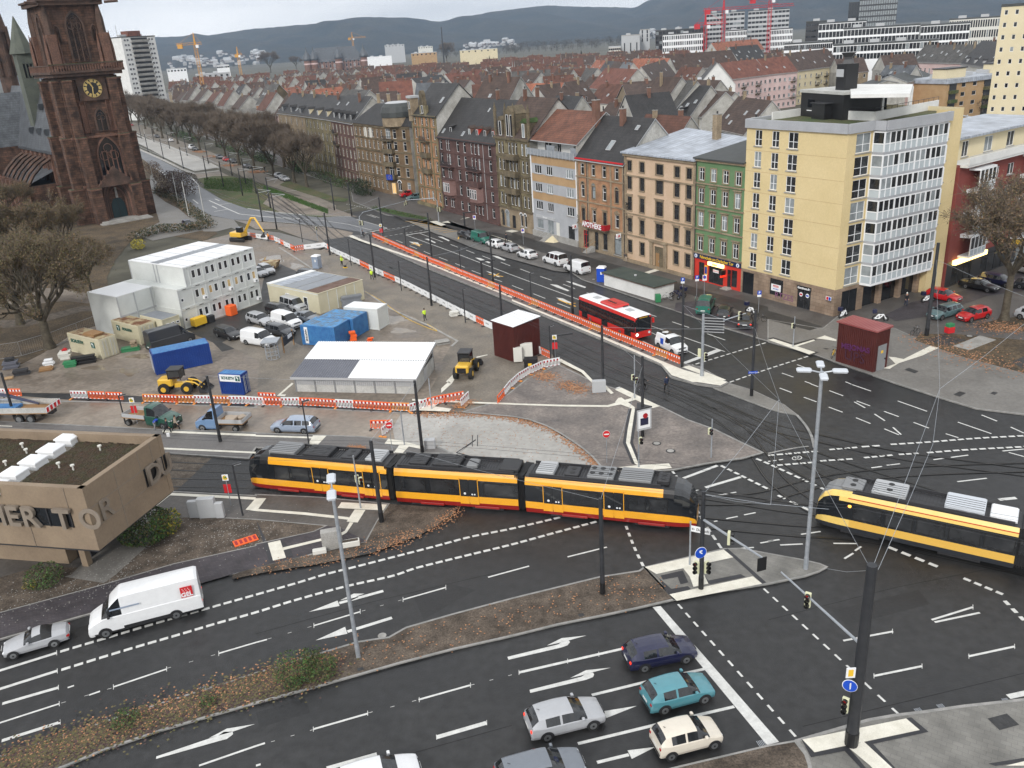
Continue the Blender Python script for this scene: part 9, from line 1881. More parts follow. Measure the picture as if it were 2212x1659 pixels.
for off in (0,1):
 for k in range(4): W_([(p[0]+k*0,p[1]-58-off*7+k*0) for p in (((0,1025),(300,1041),(700,1056),(1128,1089),(1503,1128),(1860,1158),(2212,1232)),((0,985),(530,1014),(950,1020),(1320,1050),(1700,1096),(2212,1185)),((690,500),(915,640),(1140,735),(1370,840),(1620,950),(2000,1100),(2300,1180)),((640,480),(880,632),(1090,732),(1320,842),(1560,945),(1900,1125),(2212,1200)))[k]],5.75+off*.9 if off==0 else 6.4,.012,'dark')
for q in ((640,543,1095,350),(1028,738,1520,580),(1518,982,2050,795)): a,b=G(*t(1,1,q[0],q[1])[0])+V_((0,0,7)),G(*t(1,1,q[2],q[3])[0])+V_((0,0,7));mw.tu([a,a.lerp(b,.5)-V_((0,0,.4)),b],.016,'galv',3,False)
mw.bd('overhead_wires',label='thin overhead tram wires and span wires above the junction',category='wires')
# --- cabinets, cabins, bins
def bxs(name,lb,cat,px,L_,z=.12,rz=0): g=G(*px);f=MB();[f.bx(*b[:6],b[6],.03) for b in L_];return f.bd(name,loc=(g.x,g.y,z),rz=rz,label=lb,category=cat)
cb='lg'
bxs('switch_cabinet','left one of three pale grey switch cabinets beside the shrub','cabinet',t(0,2,1690,1170)[0],((-.45,0,0,.45,.4,1.5,cb),));bxs('switch_cabinet','tallest middle switch cabinet beside the shrub','cabinet',t(0,2,1800,1172)[0],((-.7,0,0,.7,.5,1.75,cb),));bxs('switch_cabinet','small right switch cabinet beside the shrub','cabinet',t(0,2,1905,1172)[0],((-.3,0,0,.35,.4,1.35,cb),))
bxs('switch_cabinet','concrete grey cabinet behind the galvanised lamp mast','cabinet',t(1,2,670,1440)[0],((-.75,0,0,.75,.6,1.5,'cc'),),rz=.2);bxs('planter','white empty planter right of the concrete cabinet','planter',t(1,2,815,1425)[0],((-.75,0,0,.75,.5,.45,'ow'),(-.65,.08,.45,.65,.42,.46,'soil')),rz=.2);bxs('planter','small white planter left of the concrete cabinet','planter',t(1,2,555,1485)[0],((-.5,0,0,.5,.4,.35,'ow'),),rz=.2)
bxs('switch_cabinet','left white cabinet at the foot of the tall red hut','cabinet',t(2,1,55,1478)[0],((-.5,0,0,.5,.5,1.7,'ow'),));bxs('switch_cabinet','right white cabinet at the foot of the tall red hut','cabinet',t(2,1,130,1455)[0],((-.7,0,0,.7,.5,1.9,'ow'),));bxs('bin','black wheeled container beside the white cabinets','bin',t(2,1,165,1540)[0],((-.75,0,.1,.75,.9,1.2,'black'),(-.3,-.02,.4,.1,0,.7,'yellow')),rz=-.1)
bxs('switch_cabinet','grey cabinet at the end of the yard path by the tracks','cabinet',t(2,2,755,85)[0],((-.7,0,0,.7,.5,1.3,cb),));bxs('switch_cabinet','small cabinet with signal post behind the tram','cabinet',t(1,2,1505,575)[0],((-.5,0,0,.5,.6,.9,cb),));bxs('bin','green wheeled bin at the kiosk corner','bin',t(2,1,1265,965)[0],((-.35,0,.05,.35,.7,1.1,'green'),));bxs('litter_bin','red and green litter bin near the tall right mast','bin',t(3,1,1585,1230)[0],((-.45,0,0,.45,.7,.7,'red'),(-.4,.05,.7,.4,.65,1.1,'green')),rz=.3)
def loo(px,lb,c,z=.12): o=th_('portable_toilet',lb,'toilet cabin',G(*px)+V_((0,0,z)),-.4);f=MB();f.bx(-.6,0,0,.6,1.2,2.1,c,.06);f.bd('cabin',o);f=MB();f.add([(-.65,-.05,2.1),(.65,-.05,2.1),(.65,1.25,2.1),(-.65,1.25,2.1),(-.5,.1,2.3),(.5,.1,2.3),(.5,1.1,2.3),(-.5,1.1,2.3)],[(0,1,5,4),(1,2,6,5),(2,3,7,6),(3,0,4,7),(4,5,6,7)],'white');f.bd('roof',o);f=MB();f.bx(-.42,-.03,.1,.42,0,1.95,'white' if c=='white' else c);f.bx(.0,-.04,1.2,.3,-.03,1.6,'plate');f.bd('door',o)
loo(t(2,1,765,788)[0],'blue portable toilet with white roof at the kiosk','blue_sign');loo(t(1,1,515,665)[0],'white and blue portable toilet at the yard edge','p_lblue',0)
def loader(px,rz,lb):
 o=th_('wheel_loader',lb,'wheel loader',G(*px),rz)
 f=MB();f.bx(-2.2,-.75,.8,-.5,.75,1.75,'p_loader',.15);f.bx(-2.25,-.5,.9,-2.18,.5,1.5,'black');f.bx(-.5,-.4,.6,1.4,.4,1.1,'p_loader',.05);f.bd('body',o)
 f=MB();f.bx(-.9,-.65,1.7,.5,.65,2.7,'glass',.06);f.bx(-1.0,-.75,2.7,.6,.75,2.85,'dark',.05);[f.bx(x-.04,y-.04,1.6,x+.04,y+.04,2.75,'black') for x in (-.88,.48) for y in (-.64,.64)];f.bd('cab',o)
 for x in (-1.5,1.1):
  for s_ in (-.85,.85): f=MB();f.di((x,s_,.65),(0,1,0),.65,'tyre',18,.42);wh=f.bd('wheel',o);f=MB();f.di((x,s_*1.26,.65),(0,1,0),.3,'p_loader',12,.03);f.bd('rim',wh)
 f=MB();[f.tu([(.9,s_,1.3),(1.9,s_,1.1),(2.6,s_,.5)],.1,'p_loader',4) for s_ in (-.4,.4)];f.add([(2.5,-1.1,.1),(3.4,-1.1,.05),(2.5,-1.1,.9),(2.5,1.1,.1),(3.4,1.1,.05),(2.5,1.1,.9)],[(0,3,5,2),(0,1,4,3),(0,2,1),(3,4,5)],'dark');f.bd('bucket',o)
loader(t(1,1,1825,1570)[0],1.35,'yellow wheel loader seen from behind on the yard road');loader((392,845),-.05,'yellow wheel loader behind the barriers beside the small blue container')
g=G(*t(1,1,10,440)[0]);o=th_('excavator','yellow excavator arm digging behind the container office','excavator',g+V_((-4,3,0)),-.5);f=MB();f.bx(-2,-1.3,0,2,-.8,.8,'black',.2);f.bx(-2,.8,0,2,1.3,.8,'black',.2);f.bd('track',o);f=MB();f.bx(-1.8,-1.1,.9,1.2,1.1,1.9,'p_loader',.15);f.bx(.1,-1.0,1.9,1.2,.0,2.9,'glass',.05);f.bd('body',o);f=MB();f.tu([(1,.3,1.6),(3.4,.3,4.6),(4.4,.3,4.7),(6.2,.3,2.0)],[.3,.28,.25,.16],'p_loader',4);f.tu([(6.2,.3,2.0),(6.0,.3,1.2),(5.3,.3,1.0)],[.2,.45,.2],'dark',6);f.bd('arm',o)
g=G(*t(1,1,130,655)[0]);f=MB();P=[(-1.6,-.9),(1.6,-.9),(1.6,.9),(-1.6,.9)];f.add([(x*.65,y,0) for x,y in P]+[(x,y*1.05,1.2) for x,y in P]+[(x*.9,y*.9,1.1) for x,y in P],[(0,1,5,4),(1,2,6,5),(2,3,7,6),(3,0,4,7),(4,5,9,8),(5,6,10,9),(6,7,11,10),(7,4,8,11),(8,9,10,11)],'rust');f.bd('skip',loc=g,rz=-.1,label='rusty orange skip full of rubble behind the parked silver off roaders',category='skip')
def bike(lb,px,rz,c='black',z=.14,scooter=False):
 p=G(*px,z);o=th_('scooter' if scooter else 'bicycle',lb,'scooter' if scooter else 'bicycle',p,rz);r=.28 if scooter else .34;wb=.62 if scooter else .52
 for x in (-wb,wb): f=MB();f.tu([(x+r*cos(k*pi/8),0,r+r*sin(k*pi/8)) for k in range(17)],.07 if scooter else .022,'tyre',5,False);f.di((x,0,r),(0,1,0),.1 if scooter else .03,'galv',8,.06);f.bd('wheel',o)
 f=MB();th=.09 if scooter else .022;f.tu([(-wb,0,r),(-.1,0,.3),(.36,0,.78),(wb,0,r)],th,c,6);f.tu([(-wb,0,r),(-.2,0,.8),(.36,0,.75)],th,c,6);f.tu([(-.1,0,.3),(-.22,0,.92)],th,c,6);f.bd('frame',o)
 f=MB();f.bx(-.36,-.1 if scooter else -.06,.88,-.08 if not scooter else .1,.1 if scooter else .06,.96,'black',.02);f.bd('saddle',o);f=MB();f.tu([(.36,0,.75),(.33,0,1.02)],.02,'galv',5);f.tu([(.25,-.28,1.04),(.36,0,1.02),(.25,.28,1.04)],.018,'black',5);f.bd('handlebar',o)
 if scooter: f=MB();f.bx(-.95,-.25,.95,-.45,.25,1.45,'p_navy',.04);f.bd('delivery_box',o)
for i,(u,v,c,s_,lb) in en(((1190,790,'white',1,'white scooter behind the flat kiosk, leftmost'),(1250,805,'white',1,'white scooter behind the flat kiosk, middle'),(1345,835,'white',1,'white scooter behind the flat kiosk, rightmost'),(1350,935,'lg',0,'silver bicycle leaning at the kiosk end'),(1420,900,'p_navy',1,'navy delivery scooter with box, left one'),(1465,920,'p_navy',1,'navy delivery scooter with box, right one'),(1585,955,'green',0,'pale green bicycle beside the green van'),(2060,1050,'white',1,'white delivery scooter beside the black limousine'),(2140,1120,'black',0,'dark bicycle beside the blue parking sign'))): bike(lb,t(2,1,u,v)[0],.3+i*.7,c,scooter=s_)
for u,v,c,s_,lb,rz in ((650,1080,'white',1,'white delivery bike against the yellow block corner',.6),(968,1112,'white',1,'white delivery bike standing free on the pavement',-.3),(1268,1235,'black',0,'black bicycle left of the tall right mast',.5),(565,1425,'yellow',0,'yellow bicycle behind the graffitied red hut',.9),(1380,950,'white',1,'white scooter parked before the red hatchback',.1)): bike(lb,t(3,1,u,v)[0],rz,c,scooter=s_)
mat('mesh_fence',(.3,.31,.32),.5)
P=GP(t(0,1,0,1450,190,1420,460,1340,900,1165,880,1000));o=th_('mesh_fence','temporary steel mesh fence between the park and the muddy yard','fence',(0,0,0));k=0
for a,b in zip(P,P[1:]):
 n=max(1,int((b-a).length/3.4))
 for i in range(n):
  p,q=a.lerp(b,i/n),a.lerp(b,(i+.97)/n);f=MB();up=V_((0,0,1));f.tu([p+up*.1,p+up*2,q+up*2,q+up*.1,p+up*.1],.025,'mesh_fence',4);[f.tu([p.lerp(q,j/14)+up*.1,p.lerp(q,j/14)+up*2],.006,'mesh_fence',3) for j in range(1,14)];f.bd('fence_panel',o)
for tl,uv,L_,lb in (((0,1),(110,1520),((-1.1,-.6,0,.9,.6,1.0,'slate_blue'),(-.7,-.5,1.0,.5,.5,1.4,'dark')),'dark stack of slabs by the fence'),((0,1),(190,1575),((-1,-.6,0,1,.5,.7,'dark'),),'low dark stack of slabs'),((0,1),(75,1612),((-.7,-.5,0,.7,.5,.14,'band_beige'),),'pale wooden pallet at the left edge'),((0,1),(400,1540),((-.9,-.6,0,.9,.6,.4,'wood'),),'stack of brown formwork panels'),((0,1),(430,1500),((-.7,-.4,0,.7,.4,.9,'white'),),'pile of white plastic sacks'),((0,1),(570,1440),((-.8,-.5,0,.8,.5,1.1,'ow'),(-.3,-.4,1.1,.6,.3,1.4,'red')),'crate of red and white canisters'),
                      ((0,1),(610,1510),((-.9,-.5,0,.9,.5,.8,'green'),),'green open crate in front of the rusty container'),((0,1),(730,1480),((-1.5,-.5,0,1.5,.5,1.0,'black'),),'black tool container beside the rusty container'),((0,1),(1130,1370),((-1.2,-.7,0,1.2,.7,.5,'green'),(.0,-.5,.5,1.0,.5,1.3,'sand')),'green trailer with rusty box'),((1,1),(845,1285),((-.5,-.3,0,.5,.3,1.3,'orange'),),'orange machine box between blue container and shed'),((1,1),(990,1290),((-.5,-.3,0,.5,.3,.5,'orange'),),'small orange box behind the shed roof'),((1,1),(1715,1070),((-.7,-.5,0,.7,.5,.7,'ow'),),'white sacks at the sheeted fence'),((1,1),(830,985),((-1.6,-.5,0,1.6,.5,1.6,'zinc'),),'grey metal panels leaning on the cream cabins'),((1,1),(1605,1310),((-1.0,-.7,0,1.0,.7,.4,'cc'),),'heap of broken pale stones by the path corner')):
 g=G(*t(*tl,*uv)[0]);f=MB();rr=random.Random(lb)
 for b in L_:
  n=5;[f.bx(b[0]+rr.uf(0,.3),b[1]+rr.uf(0,.2),b[2]+(b[5]-b[2])*k/n,b[3]-rr.uf(0,.3),b[4]-rr.uf(0,.2),b[2]+(b[5]-b[2])*(k+1)/n,b[6],.03) for k in range(n)]
 f.bd('material_stack',loc=g,rz=.3,label=lb,category='building material')
g=G(*t(1,1,150,1440)[0]);f=MB();[f.tu([(cos(a*pi/4)*.8,sin(a*pi/4)*.8,.1),(cos(a*pi/4)*.8,sin(a*pi/4)*.8,2.3)],.04,'galv',5) for a in range(8)];[f.tu([(cos(a*pi/4)*.8,sin(a*pi/4)*.8,z) for a in range(9)],.03,'galv',4) for z in (.1,.6,1.1,1.6,2.3)];f.bx(-1,-1,2.3,1,1,2.4,'galv');f.bd('turnstile',loc=g,label='steel turnstile cage at the yard entrance',category='turnstile')
f=MB();a,b=G(*t(1,1,245,1390)[0]),G(*t(1,1,330,1320)[0]);d=(b-a);[f.bx(q-.06,-.06,0,q+.06,.06,2.1,'wood') for q in (0,d.length)];f.bx(0,-.03,.8,d.length,.03,1.9,'dark');f.bx(d.length*.5,-.05,1.3,d.length*.9,-.03,1.8,'white');f.bd('notice_board',loc=a,rz=atan2(d.y,d.x),label='wooden notice board with white sheets at the turnstile',category='notice board')
# --- trees, shrubs, hedges, fallen leaves
mat('bark',(.05,.04,.028),.95,c2=(.10,.085,.06),ns=2,fine=.3);mat('twig',(.10,.078,.06),.95,c2=(.17,.135,.105),ns=.3);mat('leaf_brown',(.23,.15,.08),.9,c2=(.13,.095,.058),ns=.5);mat('leaf_olive',(.085,.08,.032),.9,c2=(.13,.105,.05),ns=.5);mat('leaf_green',(.035,.09,.018),.8,c2=(.075,.14,.03),ns=1.5);mat('leaf_yellow',(.45,.36,.04),.8,c2=(.3,.28,.05),ns=2);mat('leaf_dark',(.015,.028,.012),.9,c2=(.03,.045,.02),ns=1.);mat('leaf_fallen',(.30,.13,.06),.9,c2=(.44,.24,.13),ns=2.5);mat('leaf_purple',(.05,.03,.028),.9,c2=(.09,.055,.05),ns=1.)
def rv(rr,s=1.): return V_((rr.uf(-s,s),rr.uf(-s,s),rr.uf(-s,s)))
def treem(h,sp,seed,leaf=None,nl=0,tw=12,th=.03,up=.55,limbs=6,ls=.16,twl=1.0,fork=.24,r0=None):
 rr=random.Random(seed);tr,cr=MB(),MB();r0=r0 or h*.02;f0=V_((0,0,h*fork));tr.tu([(0,0,-.1),(0,0,h*.05),f0],[r0*1.7,r0*1.1,r0*.85],'bark',9)
 def grow(p,d,L,r,k):
  e=p+d*L*.5+rv(rr,L*.06);q=e+(d+rv(rr,.18)).normalized()*L*.5;(tr if k<2 else cr).tu([p,e,q],[r,r*.8,r*.55],'bark' if k<3 else 'twig',6 if k<2 else 3,False)
  if k>=4:
   for _ in range(tw):
    b=p.lerp(q,rr.random());v=(d+rv(rr,.9)).normalized()*twl*rr.uf(.5,1.1);w=rv(rr).cross(v).normalized()*th;cr.add([b-w,b+w,b+v],[(0,1,2)],'twig')
    for _ in range(nl): c=b+v*rr.random()+rv(rr,.35);cr.add([c,c+rv(rr,ls),c+rv(rr,ls)],[(0,1,2)],leaf if isinstance(leaf,str) else rr.choice(leaf))
   return
  for i in range(3 if k<3 else rr.choice((2,3))):
   nd=(d+rv(rr,.62)*V_((1,1,.6)).length*.6+V_((0,0,.12))).normalized();grow(p.lerp(q,rr.uf(.55,1)),nd,L*rr.uf(.62,.82),r*.6,k+1)
 for i in range(limbs):
  a=2*pi*i/limbs+rr.uf(-.3,.3);d=V_((cos(a)*sp,sin(a)*sp,up+rr.uf(0,.5))).normalized();grow(f0-V_((0,0,rr.uf(0,h*.05))),d,h*.25,r0*.55,0)
 return tr.mesh('trunk',40),cr.mesh('crown')
def plant(ms,p,rz,lb,cat='tree',group=None,s=1.,name='tree'):
 o=th_(name,lb,cat,p,rz,group);o.scale=(s,s,s) if not isinstance(s,tuple) else s;ob('trunk',ms[0],o);ob('crown',ms[1],o);return o
PT=[treem(18.5,.6,k,['leaf_brown','twig'],1,15,.035,.95,7,.12,1.9,.2) for k in range(3)]
rr=random.Random(4);sp=[(2085,1010),(1830,925),(1590,850),(1400,790),(1230,705),(910,605),(635,525),(445,455),(330,400),(230,340),(150,290),(60,262),(2240,1060),(1720,700),(1470,640),(1120,560),(800,500),(560,430),(380,370),(260,300),(160,250),(40,225),(1960,820),(1350,560),(1000,470),(700,400),(460,340),(300,270),(200,225)]
for i,p in en(sp): g=G(*r3(*p)[0]);plant(PT[i%3],g,rr.uf(0,6),'bare plane tree with a dense brown crown in the rows along the boulevard',group='boulevard plane trees',s=rr.uf(.95,1.2),name='plane_tree')
TB=treem(20,.8,21,['leaf_brown','leaf_olive','leaf_olive'],4,18,.03,.55,9,.17,1.3,.22,.55);TC=treem(15,.7,33,['leaf_brown','leaf_olive'],3,15,.03,.7,7,.17,1.1,.3,.3)
plant(TB,G(108,752),.3,'large oak-like tree with brown leaves in front of the church nave, mossy trunk');plant(TB,G(45,700),2.2,'brown leaved tree left of the large mossy tree',s=.85);plant(TC,G(80,600),1.2,'brown leaved tree nearest the church nave');plant(TC,G(200,640),4.2,'smaller brown leaved tree behind the container office end',s=.7);plant(TC,G(-30,620),3.1,'brown leaved tree at the left picture edge',s=1.2);plant(TC,G(20,520),5.1,'brown leaved tree under the nave roof');plant(TC,G(150,560),.6,'brown leaved tree left of the church portal',s=.8)
plant(treem(15.5,.75,8,['leaf_brown','leaf_olive','leaf_brown'],2,11,.03,.8,9,.16,1.5,.34,.36),G(*t(3,1,2040,1110)[0]),1.,'plane tree with sparse brown leaves in the round bed at the right edge',name='plane_tree',s=1.15)
pl=treem(9,.8,12,None,0,8,.03,.6,6,twl=1.0)
for i,(px,z,lb,s_) in en(((t(2,0,2160,790),0,'pale pruned tree before the pink apartment house',.9),(t(3,0,1320,870),6,'bare tree at the left end of the orange apartment block',1.2),(t(3,0,1830,880),6,'bare tree before the middle of the orange apartment block',1.2),(t(3,0,900,600),6,'bare brown tree left of the dark fir',1.5),(t(3,0,1030,610),6,'bare tree touching the dark fir',1.4),(t(3,0,2170,1130),0,'bare tree beside the steel roof frame',1.3),(t(1,0,130,630),0,'broad russet tree left of the castle',3.4),(t(1,0,350,600),0,'bare tree directly left of the castle',2.4),(t(1,0,1650,540),0,'tall bare poplars right of the chimney stack',3))): g=G(*px[0],z);g.z=0;plant(PT[i%3] if s_>1.3 else pl,g,i,lb,s=s_ if s_<1.35 else s_*.75,name='bare_tree')
def conif(px,h,lb,z=0): g=G(*px,z);g.z=0;tr,cr=MB(),MB();tr.cyl(0,0,0,h*.9,h*.02,'bark',6,.03);rr=random.Random(h);[cr.add([(x,y,z_),(x*1.25+.3,y*1.25,z_-.6),(x*1.2,y*1.2+.5,z_-.3)],[(0,1,2)],'leaf_dark') for z_,x,y in ((z_,cos(a)*r_,sin(a)*r_) for z_,a,r_ in ((h*(.1+.9*u),rr.uf(0,6.3),h*.21*(1-u)*rr.uf(.3,1)) for u in (rr.random() for _ in range(1500))))];plant((tr.mesh('trunk'),cr.mesh('crown')),g,0,lb,name='fir_tree')
conif(t(3,0,1150,600)[0],21,'large dark fir behind the yellow block chimney',4);conif(t(2,0,600,560)[0],16,'dark fir right of the yellow cottage');conif(t(1,0,1860,560)[0],17,'small dark fir before the school block');conif(t(1,0,2020,575)[0],14,'dark fir near the grey hall');conif(t(3,0,1520,430)[0],18,'green fir in front of the grid office',4);conif(t(2,0,470,620)[0],8,'small dark fir right of the white cottage')
def bush(pts,r,h,n,leaf,lb,name='shrub',s=.16,z=.12,cat='shrub',stuff=False):
 cr=MB();rr=random.Random(lb);P=[G(*p,z) for p in pts]
 for k in range(n):
  i=rr.randrange(max(1,len(P)-1));c=P[i].lerp(P[min(i+1,len(P)-1)],rr.random());q=rv(rr)
  if q.length>1: q.normalize()
  c=c+V_((q.x*r,q.y*r,h*.5+q.z*h*.5));cr.add([c,c+rv(rr,s),c+rv(rr,s)],[(0,1,2)],leaf if isinstance(leaf,str) else rr.choice(leaf))
 tr=MB();[tr.tu([p,p+V_((.2,0,h*.6))],[.05,.02],'bark',4) for p in P];o=th_(name,lb,cat,(0,0,0));tr.bd('stem',o);cr.bd('foliage',o)
gm=['leaf_green','leaf_green','leaf_olive','leaf_dark']
bush([(318,1168)],2.0,2.6,3600,gm,'green shrub below the station corner');bush([(365,1150)],1.1,1.9,1300,['leaf_yellow','leaf_green','leaf_olive'],'yellowing shrub right of the green shrub');bush([(100,1262)],1.3,1.5,1500,gm,'low green shrub at the station wall',s=.12);bush([(66,1270)],.5,.5,200,'leaf_yellow','small yellow plant beside the low shrub',s=.08)
for px,r_,n,lb in ((t(1,3,555,850)[0],1.1,1200,'round green bush on the planted median'),(t(1,3,350,850)[0],1.4,1200,'wide green bush left of the round median bush'),(t(1,3,330,950)[0],.6,350,'small light green bush on the median'),(t(0,3,1100,1270)[0],.8,500,'feathery green plant on the left part of the median'),(t(0,3,1800,1110)[0],.5,200,'small green plant on the median kerb side'),(t(1,3,480,710)[0],.7,350,'green weeds at the upper median kerb')): bush([px],r_,r_*.9,n,gm,lb,s=.1)
bush(r3(360,1130,480,1180,640,1260,760,1350,880,1440,1010,1530),1.6,1.6,3000,['leaf_dark','leaf_brown','leaf_dark','leaf_olive'],'dark clipped hedge between the church path and the wet road','hedge',.3,0,'hedge');bush([(290,520),(345,502),(400,500),(455,492)],1.8,1.8,2600,['leaf_dark','leaf_olive','leaf_dark','leaf_brown'],'dark hedge in front of the church portal','hedge',.3,0,'hedge');bush([(300,538)],1.4,2,500,'leaf_yellow','yellow bush behind the container office',s=.25,z=0)
bush(r3(520,1160,640,1150,760,1180),4,6.5,4200,['leaf_purple','twig'],'dark purple leafless tree between church and wet road','small_tree',.35,0,'tree');bush(r3(300,850,380,930),2.4,3.4,1200,['leaf_purple','leaf_brown'],'reddish bush beside the church corner',s=.3,z=0)
for i,q in en(((600,420,900,520),(1150,560,1500,700),(1600,720,1800,780),(2080,840,2212,900))): bush(r3(*q),2.5,3,1600,['leaf_dark','leaf_dark','leaf_green'],'dark evergreen front garden hedge under the boulevard trees, '+['farthest','second farthest','second nearest','nearest'][i],'hedge',.35,0,'hedge')
bush([i4(-300,760),i4(-100,900),i4(60,960),i4(200,1000)],2.2,2.6,2200,gm+['leaf_dark'],'long green hedge before the yellow stone tenement','hedge',.3,0,'hedge');bush([i4(270,1050),i4(420,1090)],2.,4,1800,['leaf_dark'],'dark yew in front of the domed corner house','shrub',.3,0);bush([i4(470,1215),i4(1080,1350)],.8,.5,900,gm,'grass strip with herbs at the upper junction','ground_plants',.2,.1,'plants')
bush([t(2,1,955,560)[0]],.5,1.3,500,gm,'potted evergreen being tended at the pharmacy window',s=.1)
mb=MB();rr=random.Random(6);LF=[('leaf_fallen',1)]
def litter(px,n,s,m='leaf_fallen',z=.16,sc=1.):
 P=[G(*p) for p in px]
 for _ in range(n):
  i=rr.randrange(len(P)-1);c=P[i].lerp(P[i+1],rr.random())+V_((rr.gauss(0,sc),rr.gauss(0,sc),z));a=rr.uf(0,6);u=V_((cos(a),sin(a),rr.uf(-.2,.2)))*s;v=V_((-sin(a),cos(a),rr.uf(-.2,.3)))*s;mb.add([c-u,c-v*.8,c+u,c+v],[(0,1,2,3)],m)
litter(t(0,3,0,1640,500,1480,900,1370,1400,1180,1800,1060,2212,940)+t(1,3,300,830,600,760),1100,.075,z=.17,sc=.7);litter(t(0,3,0,1640,900,1370,2212,960)+t(1,3,620,800),3500,.09,'leaf_olive',.17,.7);litter(t(0,3,0,1640,900,1370,2212,960)+t(1,3,620,800),3000,.08,'leaf_purple',.17,.7)
litter(t(1,3,600,760,1300,600,2212,380)+t(2,3,800,160,1250,100),260,.065,z=.17,sc=.8);litter(t(1,2,1400,262,1700,262,2000,265)+t(2,2,0,295,300,378,550,526,700,646,775,722),1700,.09,z=.05,sc=.4);litter(t(1,2,1300,400,1700,450,2212,500)+t(2,2,400,600),420,.06,'leaf_fallen',.03,2.5)
litter(t(1,2,1740,200,1860,160),260,.09,z=.16,sc=.4);litter(t(2,2,440,10,620,70),500,.09,z=.16,sc=.6);litter(t(2,1,220,1580,340,1620),400,.09,z=.16,sc=.6);litter(t(1,2,800,560,930,570),200,.08,z=.2,sc=.3);litter(t(1,2,1000,1475,1560,1240,1740,1100),350,.07,z=.16,sc=.4);litter(t(3,1,1300,1260,1700,1420,2212,1560),600,.1,z=.16,sc=1.5);litter(t(3,1,1850,1170,2200,1190),600,.1,z=.16,sc=1.2);litter(t(1,2,0,1600,700,1520,1300,1300),300,.06,z=.16,sc=.6)
litter(t(0,3,0,250,700,100,1100,-20)+t(0,2,1400,1300,1900,1300,2212,1300),900,.05,'cc',.15,1.6)
for p in ((905,620),(1050,680),(1280,790),(1620,870)): litter(r3(p[0]-50,p[1],p[0]+50,p[1]+12),300,.25,z=.1,sc=1.)
mb.bd('fallen_leaves',kind='stuff')
mb=MB()
for _ in range(9000): c=G(*r3(*rr.choice([(x_,rr.uf(960+(x_-950)*.0,1080+(x_-950)*.1)) for x_ in (rr.uf(960,1560),)]+[(x_,rr.uf(-28,28)+1075+(x_-1700)*.37) for x_ in (rr.uf(1700,2500),)]))[0]);mb.add([c,c+rv(rr,.2),c+V_((0,0,.3))],[(0,1,2)],'leaf_green')
mb.bd('grass',kind='stuff')
